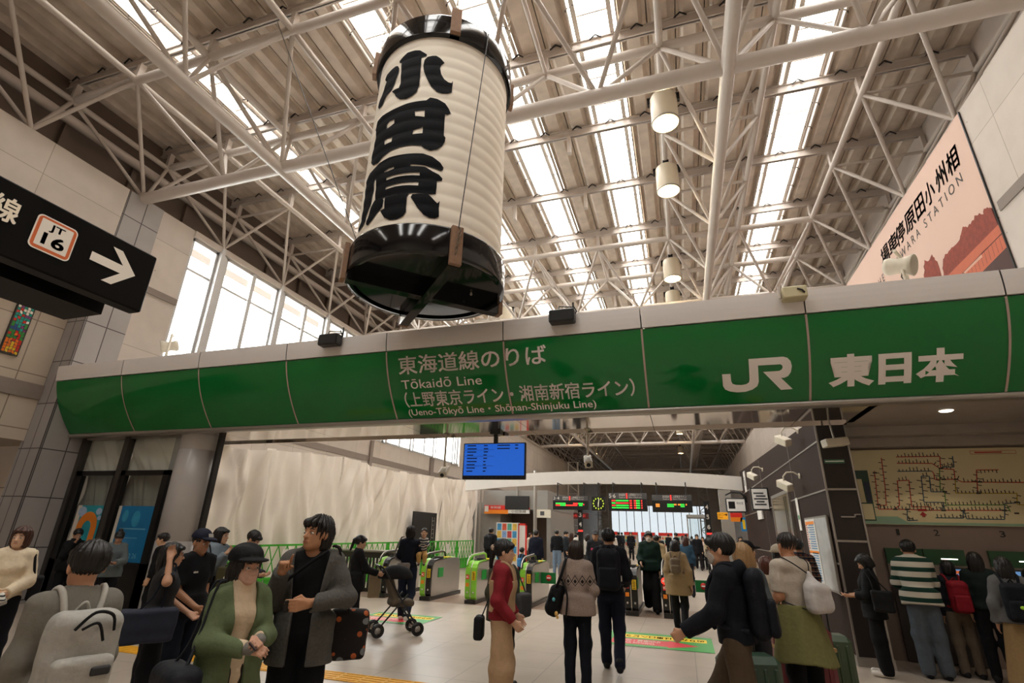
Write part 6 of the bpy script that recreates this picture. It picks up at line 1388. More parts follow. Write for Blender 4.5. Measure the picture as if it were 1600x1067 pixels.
p = person('woman in black leaning by the orange arch poster with a hand at her mouth', -11.26, 7.45, 108, 1.49, dict(female=True, head=(-.25, 0, 0), armR=((.18, .1, 1.15), (.05, .16, 1.42)), handR='fist'), 'pony', '#120f0e', '#b08468', top=dict(c='#121214', g=.03, hem=.85, collar=1), bottom=D('#101013'), res=.011)
p = person('woman in a washed denim jacket looking down at a phone by the blue poster', -10.07, 7.4, 130, 1.47, dict(female=True, head=(-.55, 0, 0), **HOLD), 'bun', '#120f0e', '#a88068', top=dict(c='#5e686b', g=.035, hem=.8), bottom=D('#17181c'), res=.011); phone(p, 1, 'smartphone in the hands of the woman in the denim jacket')
p = person('dark haired person facing left in front of the round column', -8.85, 7.3, 228, 1.47, {}, 'short', top=D('#141416'), bottom=D('#121214'), res=.011)
p = person('woman in a dark grey tee with one arm raised to her hair', -4.63, 3.95, 32, 1.47, dict(female=True, head=(0, 0, -.2), armR=((.29, -.03, 1.33), (.2, -.04, 1.55)), armL=((-.19, .1, 1.12), (-.02, .3, .98)), handR='hold', handL='hold', thumbR=(0, 1, 0)), 'long', '#130f0e', '#b98c70', top=dict(c='#2a2a2c', g=.03, sleeve=.42, hem=.86), bottom=dict(c='#0d0e13', g=.02, gl=.05), res=RN, extras=[('glasses', 0)])
shoulder_bag(p, '#10131f', 'big dark navy tote bag on the shoulder of the woman in the grey tee', 1, .94, (.09, .25, .15), -.12, mat=M('tote_navy', '#141a2c', .8, var=.5, scale=18), name='tote_bag', out=.29)
p = person('man in a navy cap and black tee holding hands with the woman beside him', -4.8, 4.4, 92, 1.58, dict(head=(-.12, 0, 0), armR=((.2, .02, 1.11), (.1, .24, .95)), handR='hold'), 'crop', '#120f0e', '#a87a5c', top=dict(c='#0f1013', g=.028, sleeve=.42, hem=.84), bottom=D('#141a26'), res=RN, extras=[('cap', '#16192a')])
F_ = FIG[p.name]; b = MB(); b.box(-.03, -.003, -.02, .03, 0, .02); 
o = b.build('cap_badge', M('badge_grey', '#a8a49c', .6), p); o.location = F_.hc+F_.hR@V3(.0, .105, .085); o.rotation_euler = (-.4, 0, PI)
b = MB(); [b.box(q_, -.001, 0, q_+.011, .001, .016+.002*(i_ % 2)) for i_, q_ in enumerate((0, .013, .028, .042))]; o = b.build('chest_print', M('print_white', '#cfcac0', .6), p); o.location = (.08, .128, 1.28); o.rotation_euler = (0, 0, PI)
o.location = (.12, .13, 1.27)
p = person('woman in a grey blue hoodie and long black skirt facing right', -6.42, 6.2, 82, 1.6, dict(female=True, head=(.05, 0, .1), armR=((.18, .12, 1.16), (.12, .24, 1.33)), handR='hold'), 'bob', '#14100f', '#c29a7e', top=dict(c='#76818a', g=.035, hem=.98, hood=1), bottom=dict(c='#121217', kind='skirt', cuff=.28, flare=.08), shoes='#b9a48a', res=.009)
b = worn(p, 'tote_bag', 'black tote bag with white script lettering carried by the woman in the blue hoodie', 'bag'); sdf_part('bag', lambda P: rbx(P, (.27, .02, 1.12), (.045, .18, .2), .03)+wave(P, .005), (.15, -.25, .85), (.4, .3, 1.4), dye('#0f0f12'), b, .01)
for i, (tx, z) in enumerate((('Do what', 1.17), ('Your Love', 1.07))):
    m_ = MB(); text_on(m_, tx, lambda u, v: (.322, u+(v-z)*.35, v), -.13, .13, z-.03, z+.05, .012); m_.build('script_lettering', M('print_white'), b)
strap(b, [(.25, -.1, 1.3), (.19, -.03, 1.46), (.25, .1, 1.3)], '#0f0f12', .012)
p = person('person in a dark grey hoodie looking down just left of the black hat', -5.92, 6.2, 70, 1.57, dict(head=(-.45, 0, 0), lean=(-.12, 0, 0), **HOLD), 'short', '#141110', '#c0957a', top=dict(c='#3f4145', g=.035, hood=1), bottom=D('#1a1b1f'), res=.01)
b = shoulder_bag(p, '#3d3a22', 'olive bag with a white bird emblem on the person in the grey hoodie', 1, 1.02, (.06, .17, .18), -.05); m_ = MB().poly([[(-.06, -.03), (-.01, -.05), (.05, .0), (.07, .06), (.03, .04), (.02, .09), (-.02, .04), (-.05, .02)]], lambda u, v, w=0: (.367, u-.03, v+1.05)); m_.build('bird_emblem', M('print_white'), b)
p = person('woman in an olive green jacket, black hat and face mask holding her phone', -2.72, 2.88, 112, 1.5, dict(female=True, hs=1.06, head=(0, 0, .05), armL=((-.2, .06, 1.12), (-.05, .29, 1.14)), armR=((.2, .06, 1.12), (.03, .3, 1.1)), handL='hold', handR='hold', thumbL=(1, 0, .8), thumbR=(-1, 0, .8)), 'long', '#17110f', '#c2957c', top=dict(c='#5e6a4c', g=.04, gl=.035, open=.085, hem=.62, collar=1, name='jacket', flare=.03), inner=dict(c='#cbb79c', g=.016, collar=1, hem=.8), bottom=dict(c='#2b2522', kind='skirt', cuff=.2, flare=.08), res=.0068, extras=[('hat', '#131315'), ('mask', '#c9a392')])
phone(p, -1, 'smartphone between the hands of the woman in the black hat', '#3a2f33')
b = shoulder_bag(p, '#1d1f24', 'large black cloth tote hanging from the elbow of the woman in the black hat', 1, .82, (.1, .2, .2), .05, name='tote_bag', out=.33, r=.06)
b = worn(p, 'wrist_warmers', 'pair of grey knitted wrist warmers on the woman in the black hat', 'gloves'); F_ = FIG[p.name]
for k in (-1, 1): sdf_part('warmer', lambda P: cone(P, F_.wr[k]+(F_.el[k]-F_.wr[k])*.3, F_.wr[k]-(F_.el[k]-F_.wr[k])*.15, .044, .036), F_.wr[k]-.16, F_.wr[k]+.16, dye('#77746e', .95), b, .007)
p = person('man in a grey tweed blazer and black tee pointing one finger upward', -2.66, 3.46, 152, 1.72, dict(hs=1.03, head=(.14, 0, -.62), armR=((.235, .02, 1.13), (.16, .2, 1.33)), armL=((-.27, .02, 1.15), (-.05, .27, 1.14)), handR='point', handL='hold', thumbR=(-1, -.3, .2), thumbL=(.2, .3, 1)), 'shaggy', '#1d1815', '#b0805f', top=dict(mat=M('tweed', '#4d4b47', .95, var=.4, scale=60, bump=.3), g=.032, gl=.034, open=.12, hem=.74, collar=1, lapel=1, name='blazer', flare=.01), inner=dict(c='#0f0f11', g=.014, sleeve=.3, hem=.9), bottom=dict(c='#0c0c0f', g=.022, gl=.05), res=.0068)
phone(p, -1, 'dark smartphone in the lower hand of the man in the blazer', '#1b1512')
shoulder_bag(p, '#1b1716', 'dark patterned shoulder bag with orange motifs on the man in the blazer', -1, .9, (.14, .07, .16), -.1, mat=M_blotch('bag_motifs', '#1d1918', '#a4562f', '#6f7273', 13), out=.3)
b = worn(p, 'shoulder_bag', 'black satchel with a white zip in front of the man in the blazer', 'bag'); sdf_part('bag', lambda P: rbx(P, (.26, .1, .93), (.05, .11, .17), .03), (.15, -.1, .7), (.4, .3, 1.2), dye('#101012'), b, .009); strap(b, [(.25, .06, 1.1), (.15, .15, 1.25), (-.05, .12, 1.42), (-.1, 0, 1.46)], '#101012', .012); m_ = MB(); m_.tube((.315, .16, .85), (.31, .13, 1.06), .006); m_.build('zip', m_white, b)
# ---------------- middle ground, left ----------------
p = person('woman in black pushing a stroller by the slatted railing', -5.22, 7.95, 48, 1.52, dict(female=True, head=(-.15, 0, -.1), armL=((-.18, .14, 1.12), (-.15, .36, 1.05)), armR=((.18, .14, 1.12), (.15, .36, 1.05)), handL='hold', handR='hold'), 'pony', '#121011', '#bf977c', top=dict(c='#151416', g=.03, hem=.75), bottom=D('#16161a'), shoes='#a87a58', res=.011)
t = thing('stroller', 'black and beige folding stroller beside the woman in black', 'stroller', (-4.72, 8.45, 0), -math.radians(48))
b = MB()
for s in (-1, 1): b.tube((s*.2, -.3, 1.02), (s*.2, .35, .12), .014); b.tube((s*.2, .15, .62), (s*.2, -.3, .12), .014); b.tube((s*.2, -.3, 1.02), (s*.2, -.36, 1.05), .016)
b.tube((-.2, -.36, 1.05), (.2, -.36, 1.05), .018); b.tube((-.2, -.3, .12), (.2, -.3, .12), .012); b.tube((-.2, .35, .12), (.2, .35, .12), .012); b.build('frame', m_black, t)
sdf_part('seat', lambda P: s_min(rbx(P, (0, .08, .48), (.18, .2, .05), .04), rbx(P, (0, -.1, .7), (.18, .05, .24), .04, rotm(.35).astype(F32)), .05), (-.3, -.4, .3), (.3, .4, 1.05), dye('#5d5244'), t, .015)
sdf_part('canopy', lambda P: s_max(ell(P, (0, -.05, .86), (.22, .3, .2)), -(P[:, 2]-.85), .02), (-.3, -.5, .75), (.3, .4, 1.15), dye('#191819'), t, .015)
for sx_ in (-.22, .22):
    for sy_ in (-.3, .35):
        b = MB(); b.lathe([(.05, -.02), (.1, -.022), (.105, 0), (.1, .022), (.05, .02)], (0, 0, 0), 18, 'X'); o = b.build('wheel', m_black, t); o.location = (sx_, sy_, .105)
        m_ = MB(); m_.lathe([(0, -.018), (.045, -.018), (.045, .018), (0, .018)], (0, 0, 0), 12, 'X'); m_.build('hub', m_satin, o)
b = worn(t, 'shopping_bag', 'beige cloth bag hanging from the stroller handle', 'bag'); sdf_part('bag', lambda P: rbx(P, (-.25, -.34, .75), (.03, .1, .22), .02), (-.35, -.5, .45), (-.15, -.15, 1.05), dye('#b3a184'), b, .012); strap(b, [(-.24, -.4, .95), (-.22, -.36, 1.06), (-.24, -.28, .95)], '#b3a184', .01)
FIG[p.name] = FIG[p.name]
p = person('woman in a navy top and jeans carrying a baby, seen from behind', -5.17, 9.6, -18, 1.70, dict(female=True, armR=((.2, .05, 1.14), (.1, .24, 1.08)), armL=((-.2, .04, 1.12), (-.06, .27, 1.1)), handR='hold', **STEP), 'shaggy', '#1a1310', '#bf957a', top=dict(c='#141722', g=.03, hem=.95), bottom=D('#191f30'), shoes='#d3cdc4', res=.011)
shoulder_bag(p, '#77706a', 'grey crossbody bag on the hip of the woman carrying the baby', -1, .93, (.12, .05, .1), -.16, out=.06, cross=False)
bb = person('baby in a striped top and tan trousers carried by the woman in navy', -5.0, 9.66, 160, .74, dict(hs=1.75, armL=((-.22, .05, 1.2), (-.15, .25, 1.15)), armR=((.22, .05, 1.2), (.15, .25, 1.15)), legL=((-.14, .25, .75), (-.12, .18, .4), 0), legR=((.14, .25, .75), (.12, .18, .4), 0)), 'crop', '#1d1411', '#cfa488', top=dict(mat=M_bandz('baby_stripes', '#23283a', '#c9c3ba', .1), g=.05), bottom=dict(c='#c09a5f', g=.05, gl=.05, cuff=.45), shoes='#2a2320', res=.011)
bb.location = (-4.95, 9.74, .84)
p = person('woman in a red sweater and beige overalls facing right, hand in pocket', -1.74, 5.2, 76, 1.57, dict(female=True, armR=((.2, -.04, 1.12), (.17, .13, .93)), armL=((-.2, .0, 1.12), (-.17, .14, .95)), handR='hold'), 'pony', '#110e0e', '#c59c82', top=dict(c='#7c2028', g=.034, gl=.03), bottom=dict(c='#a88b6c', g=.05, gl=.075, waist=1.04), shoes='#2a2422', res=RN)
F_ = FIG[p.name]
sdf_part('overall_bib', lambda P: s_max(F_.torso_d(P, .043), s_max(1.0-P[:, 2], s_max(P[:, 2]-1.3, np.abs(P[:, 0])-.12+.0*P[:, 2], .01), .01), .01), (-.25, -.25, .95), (.25, .25, 1.35), dye('#a88b6c'), p, .009)
for k in (-1, 1): strap(p, [(k*.09, .13, 1.27), (k*.1, .1, 1.4), (k*.09, -.0, 1.475), (k*.06, -.1, 1.38), (k*.04, -.14, 1.26)], '#a88b6c', .016, 'overall_strap')
sdf_part('hair_band', lambda P: ell(F_.Hd(P), (0, -.125, .035), (.038, .034, .038))-wave(P, .003, 1, 120), F_.hc-.2, F_.hc+.2, M('fluffy_tan', '#a8917c', .95, var=.3, scale=90), p, .006)
b = worn(p, 'hand_bag', 'small black bag hanging behind the woman in overalls', 'bag'); sdf_part('bag', lambda P: rbx(P, (-.02, -.24, .84), (.1, .05, .11), .03), (-.2, -.4, .65), (.2, -.1, 1.05), dye('#131315'), b, .01); strap(b, [(-.02, -.22, .93), (-.14, -.12, 1.2), (-.14, -.02, 1.45)], '#131315', .007)
p = person('person in a dark olive coat hidden behind the woman in overalls', -2.1, 6.3, 20, 1.45, dict(bulk=1.15), 'short', '#141110', top=dict(c='#3a3a2e', g=.055, hem=.78), bottom=D('#1f1c1a'), res=.011)
shoulder_bag(p, '#3d3d3f', 'dark grey bag on the person in the olive coat', 1, 1.0, (.09, .13, .15), .06, out=.27)
p = person('woman in a grey patterned knit sweater seen from behind', -1.28, 6.6, -4, 1.56, dict(female=True, bulk=1.12, armL=((-.2, .02, 1.12), (-.16, .16, .95)), armR=((.21, .03, 1.1), (.17, .2, 1.0))), 'bob', '#221611', '#c59c82', top=dict(mat=M_knit(), g=.042, gl=.045, hem=.82), bottom=dict(c='#10131c', g=.012), shoes='#141416', res=.0085)
b = worn(p, 'backpack', 'black backpack with charms slung on one shoulder of the knit sweater woman', 'backpack'); sdf_part('bag', lambda P: rbx(P, (-.27, -.08, .98), (.1, .1, .19), .08, rotm(0, .3, 0).astype(F32))+wave(P, .006), (-.5, -.3, .7), (-.05, .15, 1.3), dye('#0e0e10', .6), b, .01)
strap(b, [(-.24, -.16, 1.14), (-.17, -.17, 1.3), (-.135, -.1, 1.44), (-.13, .03, 1.46), (-.16, .13, 1.3), (-.22, .1, 1.05)], '#0e0e10', .02); strap(b, [(-.16, -.16, 1.2), (-.1, -.19, 1.05), (-.12, -.18, .8)], '#0e0e10', .012)
sdf_part('teal_charm', lambda P: ell(P, (-.27, -.2, 1.0), (.02, .02, .025)), (-.32, -.25, .95), (-.22, -.15, 1.05), M('charm_teal', '#5fb3bd', .4), b, .006); sdf_part('yellow_charm', lambda P: s_min(ell(P, (-.24, -.19, .84), (.022, .02, .03)), ell(P, (-.225, -.19, .8), (.016, .015, .02)), .01), (-.3, -.25, .75), (-.18, -.13, .9), M('charm_yellow', '#d8a858', .6), b, .006)
p = person('man in black with a navy backpack walking toward the gates, seen from behind', -1.0, 7.5, -4, 1.72, dict(armR=((.22, .02, 1.12), (.19, .2, 1.0)), armL=((-.215, -.02, 1.12), (-.2, .14, .93)), **STEP), 'short', '#0f0d0d', '#b98c70', top=dict(c='#121319', g=.034, hem=.9), bottom=dict(c='#141827', g=.012), shoes='#1a1a1c', res=.0085)
b = backpack(p, '#10121a', 'dark navy backpack with a white tag on the man walking to the gates', .15, .25, .085, 1.2, res=.01); sdf_part('white_tag', lambda P: rbx(P, (.16, -.26, 1.1), (.006, .02, .035), .004), (.1, -.32, 1.0), (.22, -.2, 1.2), M('print_white'), b, .006)
p = person('masked man in a dark green jacket coming through the gates', -.82, 13.3, 178, 1.73, dict(armR=((.22, .0, 1.12), (.2, .2, 1.02)), **STEP), 'short', '#0f0d0d', '#c59a80', top=dict(c='#12261f', g=.045, hem=.85), bottom=dict(c='#121214', g=.03, gl=.06), shoes='#101012', res=.012, extras=[('mask', '#cfc4ba')])
p = person('woman in a long khaki jacket with a small beige backpack entering the gate', -.19, 10.8, 6, 1.57, dict(female=True, armR=((.22, -.05, 1.1), (.26, -.06, .86)), **STEP), 'bob', '#1a141a', '#c59c82', top=dict(c='#9a8566', g=.045, hem=.68, collar=1), bottom=D('#15161a'), shoes='#141416', res=.011)
backpack(p, '#6f6252', 'small beige backpack on the woman in the khaki jacket', .11, .16, .05, 1.22, res=.012)
# ---------------- middle ground, right ----------------
p = person('masked man with glasses in a navy hoodie striding left, arm swinging forward', .31, 4.8, -80, 1.67, dict(hs=1.03, lean=(-.06, 0, 0), armL=((-.2, .11, 1.12), (-.17, .36, .96)), armR=((.19, .04, 1.12), (.17, .22, 1.0)), handL='fist', legL=((-.09, -.05, .48), (-.09, -.4, .16), 0), legR=((.09, .18, .5), (.09, .34, .09), 0)), 'short', '#0e0c0c', '#b98c70', top=dict(c='#10131a', g=.034, hood=1, hem=.9), bottom=dict(c='#4a3c2e', g=.03, gl=.045), shoes='#1b1a1a', res=RN, extras=[('mask', '#b3aca4'), ('glasses', 0)])
backpack(p, '#0e1119', 'black backpack on the masked man in the navy hoodie', .14, .26, .075, 1.18, res=.01)
p = person('woman with long blonde hair in a grey jacket behind the navy hoodie', .51, 5.7, -25, 1.6, dict(female=True), 'long', '#8f6f4a', '#c59c82', top=dict(c='#4d5459', g=.04), bottom=D('#2b2b30'), res=.01)
p = person('person in a black cap and pale coat behind the blonde woman', .78, 7.9, 70, 1.6, dict(female=True), 'long', '#121011', '#c59c82', top=dict(c='#b9ab98', g=.04, hem=.8), bottom=D('#1b1b1f'), res=.012, extras=[('cap', '#141419')])
p = person('shorter person with auburn hair in a beige jacket in the right crowd', .86, 6.9, -40, 1.45, dict(female=True), 'bob', '#4a2416', '#c59c82', top=dict(c='#a39684', g=.045), bottom=D('#34302c'), res=.011)
p = person('person in a cream knitted cap and tan coat by the lift door', 1.17, 8.0, -20, 1.56, {}, 'bob', '#1a1413', '#c59c82', top=dict(c='#a3763f', g=.045, collar=1), bottom=D('#2a2724'), res=.012, extras=[('hat', '#b3a793')])
p = person('man in a white tee with an olive jacket tied around his waist', .98, 6.1, -32, 1.71, dict(bulk=.94, head=(0, 0, -.1), armL=((-.185, .0, 1.12), (-.15, .2, 1.0)), armR=((.18, .03, 1.12), (.12, .24, 1.0)), handL='hold', handR='hold'), 'crop', '#1f1511', '#b98464', top=dict(c='#b5aa9c', g=.02, sleeve=.44, hem=.9), bottom=D('#0e0e11'), shoes='#1a1a1c', res=RN)
F_ = FIG[p.name]
def tied(P):
    z = P[:, 2]; rr = .165+(1.06-np.clip(z, .5, 1.06))*.24; th = np.arctan2(P[:, 0], P[:, 1]); d = (np.sqrt(P[:, 0]**2+(P[:, 1]*1.2)**2)-rr-.009*np.sin(th*7))*.9; d = s_max(np.abs(d)-.012, .56-z+.02*np.sin(th*2), .01); return s_max(s_max(d, z-1.05, .01), P[:, 1]-.08, .01)
sdf_part('tied_jacket', tied, (-.45, -.45, .45), (.45, .45, 1.12), dye('#6c6a41'), p, .011)
b = worn(p, 'drawstring_bag', 'white drawstring bag on the back of the man in the white tee', 'bag'); sdf_part('bag', lambda P: s_min(rbx(P, (.08, -.21, 1.12), (.13, .07, .13), .06), cone(P, (.07, -.19, 1.2), (.06, -.16, 1.33), .07, .025), .06)+wave(P, .006), (-.15, -.4, .9), (.32, -.05, 1.4), dye('#b8b3b0', .6), b, .01)
for k in (-1, 1): strap(b, [(.06, -.16, 1.32), (k*.1, -.12, 1.43), (k*.12, .02, 1.46), (k*.15, .1, 1.3), (k*.18, .0, 1.1), (.08+k*.11, -.17, 1.02)], '#2a2828', .006, 'cord')
b = worn(p, 'green_cup', 'small bright green object in the hand of the man in the white tee', 'cup'); F_ = FIG[p.name]; h_ = F_.wr[-1]+F_.hand_frame(-1)[0]*.09+F_.hand_frame(-1)[2]*.03; sdf_part('cup', lambda P: cone(P, h_, h_+V3(0, 0, .05), .022, .026), h_-.08, h_+.12, M('cup_green', '#5fae3a', .4), b, .006)
p = person('man in a plaid shirt and dark trousers beside the notice board', 1.72, 9.75, 5, 1.65, {}, 'short', '#0f0d0d', '#b08468', top=dict(mat=M_plaid(), g=.034, hem=.88), bottom=D('#14161c'), res=.011)
def suitcase(x, y, rz, c, label, stripes=None, s=1.0):
    t = thing('suitcase', label, 'suitcase', (x, y, 0), rz, 'suitcases in the right crowd'); w_, d_, h_ = .24*s, .14*s, .72*s; m_ = M('case_'+c[1:], c, .45, var=.06)
    b = MB(); b.rbox(-w_, -d_, .06, w_, d_, h_, .05); b.build('shell', m_, t)
    b = MB()
    for k in range(5): b.rbox(-w_*.8+k*w_*.36, -d_-.008, .12, -w_*.8+k*w_*.36+.03, -d_+.01, h_-.08, .006)
    b.build('rib', m_, t); b = MB(); b.tube((-.1, d_*.6, h_), (-.1, d_*.6, h_+.28), .01); b.tube((.1, d_*.6, h_), (.1, d_*.6, h_+.28), .01); b.rbox(-.12, d_*.6-.02, h_+.27, .12, d_*.6+.02, h_+.31, .012); b.build('handle', m_black, t)
    for a in (-1, 1):
        for e in (-1, 1): b = MB(); b.lathe([(0, -.015), (.035, -.015), (.035, .015), (0, .015)], (0, 0, 0), 12, 'X'); o = b.build('wheel', m_black, t); o.location = (a*w_*.8, e*d_*.7, .035)
    if stripes:
        b = MB()
        for z in (.25, .75): b.box(-w_-.006, -d_-.012, h_*z, w_+.006, d_+.006, h_*z+.03)
        b.build('strap', dye(stripes), t)
suitcase(1.02, 6.5, .15, '#6a2229', 'dark red suitcase with tan straps between the travellers on the right', '#a8875f', 1.15); suitcase(.42, 5.35, .3, '#2c4434', 'green suitcase behind the legs of the striding man'); suitcase(1.3, 6.8, .1, '#34472f', 'green suitcase to the right behind the man in the white tee')
p = person('woman in black looking at her phone in front of the dark brown pillar', 2.36, 8.8, -78, 1.47, dict(female=True, head=(-.5, 0, 0), **HOLD), 'bob', '#0b0a0a', '#b98c70', top=dict(c='#0d0d0f', g=.04, hem=.78, sleeve=.8), bottom=dict(c='#0b0b0d', g=.03, gl=.05), shoes='#c9c4bc', res=.01); phone(p, 1, 'phone in a pale case held by the woman in black', '#c9b8a4')
shoulder_bag(p, '#0e0e10', 'black bag on the back of the woman in black by the pillar', -1, 1.05, (.06, .14, .15), -.12)
p = person('man in a green and grey striped rugby shirt and jeans at machine one', 2.98, 8.95, 8, 1.68, dict(lean=(-.15, 0, 0), armL=((-.2, .16, 1.13), (-.12, .4, 1.08)), armR=((.2, .16, 1.13), (.14, .4, 1.08))), 'short', '#0d0b0b', '#b08468', top=dict(mat=M_rugby(), g=.045, gl=.045, hem=.86, collar=1), bottom=dict(c='#4d545c', g=.03, gl=.045), shoes='#16161a', res=.0095)
p = person('short person with a red backpack at the blue screen', 3.46, 9.2, 4, 1.42, dict(female=True, armR=((.2, .12, 1.14), (.15, .35, 1.15))), 'bob', '#0d0b0b', '#b08468', top=dict(c='#191a20', g=.035), bottom=D('#5f5346'), res=.011); backpack(p, '#7c1320', 'bright red backpack on the short person at the ticket machine', .14, .24, .09, 1.17, res=.011)
p = person('dark haired person in a dark green jacket right of the red backpack', 3.72, 9.0, 25, 1.54, dict(female=True), 'long', '#120e0d', '#b98c70', top=dict(c='#16211f', g=.045), bottom=D('#131316'), res=.012)
p = person('woman in a grey jacket with long dark hair near the right edge', 3.7, 8.3, 12, 1.5, dict(female=True, armL=((-.21, -.04, 1.1), (-.22, .04, .86))), 'long', '#120e0d', '#b98c70', top=dict(c='#5d5c5c', g=.04, hem=.88), bottom=dict(c='#8d7450', kind='skirt', cuff=.1, flare=.16), res=.01)
b = backpack(p, '#0d1018', 'black backpack with a lime tag on the woman in the grey jacket', .15, .24, .09, 1.15, res=.011); sdf_part('lime_tag', lambda P: ell(P, (.0, -.4, 1.1), (.035, .012, .025)), (-.06, -.45, 1.03), (.06, -.35, 1.17), M('tag_lime', '#9fd02f', .5), b, .008)
p = person('person in black at the extreme right edge beside machine three', 4.22, 8.9, 20, 1.36, dict(female=True), 'bob', '#0c0a0a', top=dict(c='#101013', g=.04), bottom=D('#0f0f12'), res=.014)
# ---------------- beyond the gates ----------------
p = person('man in a grey cap and dark tee with pink print past the gates', -2.33, 14.8, 172, 1.72, {}, 'crop', '#161211', '#b58a6e', top=dict(c='#1f2024', g=.035), bottom=D('#1b1c22'), res=.014, extras=[('cap', '#3c3c3e')])
m_ = MB(); [m_.box(-.11+.06*i_, .14, 1.19+.008*i_, -.06+.06*i_, .147, 1.245+.008*i_) for i_ in range(4)]; m_.build('pink_print', M('print_pink', '#d8406f', .6), p)
p = person('woman in a denim blue jacket walking off beyond the gates', .01, 17, 0, 1.63, dict(female=True), 'long', '#3a1f16', top=dict(c='#2f4a5e', g=.04), bottom=D('#22242c'), res=.016)
p = person('person in a sand coloured hooded coat walking off beyond the gates', -.78, 16, 10, 1.65, {}, 'short', top=dict(c='#a58f6c', g=.045, hem=.82, hood=1), bottom=D('#3c3a34'), res=.016)
p = person('man in navy standing with a child just past the gates', -4.6, 17, 8, 1.71, dict(bulk=1.1), 'short', top=dict(c='#101423', g=.035), bottom=D('#14151a'), res=.016)
p = person('small child with a blue patterned bag beside the man in navy', -5.1, 17.1, 20, 1.1, dict(hs=1.35), 'short', top=dict(c='#1a1c22', g=.04), bottom=D('#16171b'), res=.016); backpack(p, '#3f77a8', 'blue patterned bag on the small child past the gates', .13, .2, .08, 1.1, res=.016, detail=False)
p = person('person in a black backpack and coat by the kiosk sign', -7.1, 19.6, 10, 1.75, {}, 'short', top=dict(c='#17181b', g=.05), bottom=D('#15161a'), res=.018); backpack(p, '#1b1c1f', 'dark backpack on the person by the kiosk sign', .16, .24, .09, 1.2, res=.02, detail=False)
# distant crowd: a few figures, each copy with clothes of its own
PROT = [person('distant person in black under the left departure board, back turned', -5.06, 22, -10, 1.75, {}, 'short', top=dict(c='#17181c', g=.035), bottom=D('#6f8296'), res=.022, group='distant crowd'),
        person('distant woman in white under the left departure board, back turned', -3.51, 20.5, 5, 1.62, dict(female=True), 'long', '#241914', top=dict(c='#c9c1b6', g=.04), bottom=D('#3a3632'), res=.022, group='distant crowd'),
        person('distant man in a white shirt and dark strap beside the woman in white', -3.95, 21, 20, 1.72, dict(head=(-.2, 0, 0)), 'short', top=dict(c='#c2bab0', g=.035), bottom=D('#2a2a30'), res=.022, group='distant crowd'),
        person('distant figure in black walking alone before the end windows', -3.53, 38, 175, 1.8, STEP, 'shaggy', top=dict(c='#17171b', g=.045, hem=.75), bottom=D('#16161a'), res=.022, group='distant crowd'),
        person('distant woman in a brown coat with a hat by the leaflet rack', -7.1, 23.4, 60, 1.55, dict(female=True, **HOLD), 'bob', '#2a1c14', top=dict(c='#cfc6b8', g=.05, hem=.7), bottom=dict(c='#8f8575', kind='skirt', cuff=.25, flare=.12), res=.022, extras=[('bucket', '#d9d0c0')], group='distant crowd')]
def far(proto, x, y, face, h, topc, botc, hc, label):
    c = copy_tree(PROT[proto]); c.location = (x, y, 0); c.rotation_euler = (0, 0, -math.radians(face)); c.scale = (h/1.7,)*3; c['label'] = label
    for ch in c.children:
        n = ch.name.split('.')[0]; col = {'top': topc, 'trousers': botc, 'skirt': botc, 'hair': hc, 'hat': topc}.get(n)
        if col: ch.material_slots[0].link = 'OBJECT'; ch.material_slots[0].material = hairm(col) if n == 'hair' else dye(col)
K, BR = '#14110f', '#3a2219'
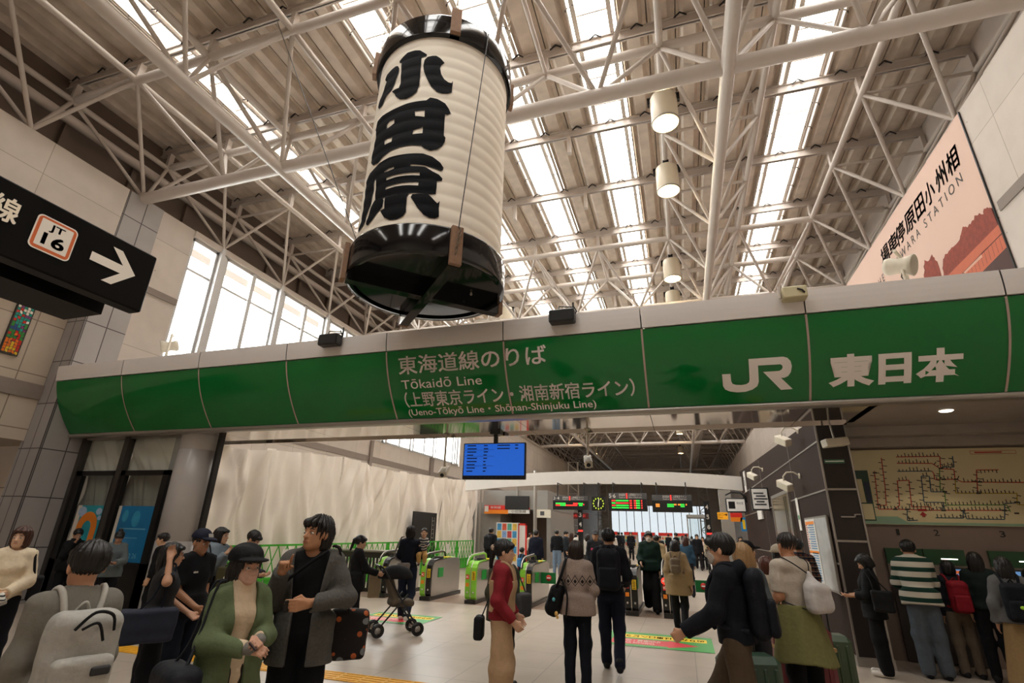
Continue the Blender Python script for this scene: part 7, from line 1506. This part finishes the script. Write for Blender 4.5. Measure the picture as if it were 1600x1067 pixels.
FAR = [(2, -5.1, 24, 90, 1.72, '#2b3036', '#1b1c20', K, 'distant person in dark grey just left of the black post sign'), (1, -5.24, 26, 0, 1.66, '#3a241c', '#241c1a', BR, 'distant woman in brown by the black 3 and 4 post sign'), (0, -7.9, 25, 30, 1.7, '#556068', '#24262c', K, 'distant person in slate grey left of the kiosk pole'),
       (1, -7.05, 25.0, 120, 1.6, '#cdbfae', '#5d544a', BR, 'distant woman in pale beige before the kiosk opening'), (0, -6.65, 28, 170, 1.72, '#1a1c22', '#1a1b20', K, 'distant person in black facing this way by the kiosk'), (3, -7.22, 33, 185, 1.76, '#22252b', '#20222a', K, 'distant walker in charcoal beyond the kiosk'),
       (2, -6.9, 36, 0, 1.75, '#1c1d22', '#17181c', K, 'distant person in black deep beyond the kiosk, back turned'), (0, -6.28, 40, 40, 1.78, '#2a2d34', '#1d1e24', K, 'distant dark figure right of the black post sign'), (1, -5.6, 42, 10, 1.66, '#bfb4a6', '#2c2a2c', K, 'distant woman in off white below the clock'),
       (0, -5.05, 44, 0, 1.8, '#1a1b20', '#18191d', K, 'distant figure in black below the middle board, left side'), (4, -1.94, 30, 170, 1.6, '#5d5a56', '#3a3734', K, 'distant woman in grey behind the masked man'), (1, -1.76, 31.5, 185, 1.62, '#1c1a1c', '#1a191c', K, 'distant woman in black behind the masked man'),
       (2, -1.2, 28, 200, 1.62, '#15151a', '#2a2623', BR, 'distant person in black left of the sand coloured coat'), (0, -.48, 33, -60, 1.8, '#15171c', '#121317', K, 'distant man in black under the right board facing left'), (1, -.11, 36, 20, 1.66, '#9a9590', '#2a2a2e', K, 'distant woman in pale grey under the right board'),
       (2, .09, 40, 0, 1.76, '#24262b', '#1d1d22', K, 'distant figure in dark grey near the glass lift'), (3, .61, 30, 178, 1.74, '#131216', '#1b1718', K, 'distant woman in black facing this way by the black 4 5 6 post'), (1, .92, 31, 190, 1.62, '#c2a79f', '#161518', BR, 'distant woman with a pink top by the black 4 5 6 post'),
       (2, 1.09, 27, 180, 1.74, '#a8977c', '#2b2826', BR, 'distant man in a tan striped shirt right of the black 4 5 6 post'), (0, 1.6, 25.8, 240, 1.72, '#3c4a5c', '#2a2c32', K, 'distant masked person in blue grey below the yellow exit sign'), (3, 2.35, 26, 180, 1.7, '#16171b', '#141418', K, 'distant person in black beside the red lettered banner'),
       (0, -4.25, 30, 100, 1.72, '#6c6459', '#2a2826', K, 'distant person in taupe behind the grey cap'), (1, -4.22, 34, 160, 1.66, '#d0c8bd', '#35322f', BR, 'distant woman in white behind the navy backpack'), (2, -1.23, 45, 0, 1.74, '#1d1e22', '#1b1b1f', K, 'distant figure in black before the right vending machines'),
       (1, .49, 42, 0, 1.64, '#2c3540', '#1c1d22', K, 'distant woman in navy before the right end window'), (0, -8.4, 36, 60, 1.74, '#17181c', '#17181c', K, 'distant person in black at the far left of the concourse'), (2, -9.2, 40, 90, 1.7, '#454a50', '#222328', K, 'distant person in grey at the far left of the concourse'),
       (3, 1.9, 40, 180, 1.76, '#1d1a1a', '#1b191a', K, 'distant walker in black behind the yellow exit sign'), (1, -3.2, 47, 0, 1.7, '#2a2a30', '#222226', K, 'distant woman in dark grey at the red vending machine'), (0, -5.22, 48, 20, 1.8, '#30343a', '#1d1e22', K, 'distant man in slate at the grey vending machine')]
for f in FAR: far(*f)
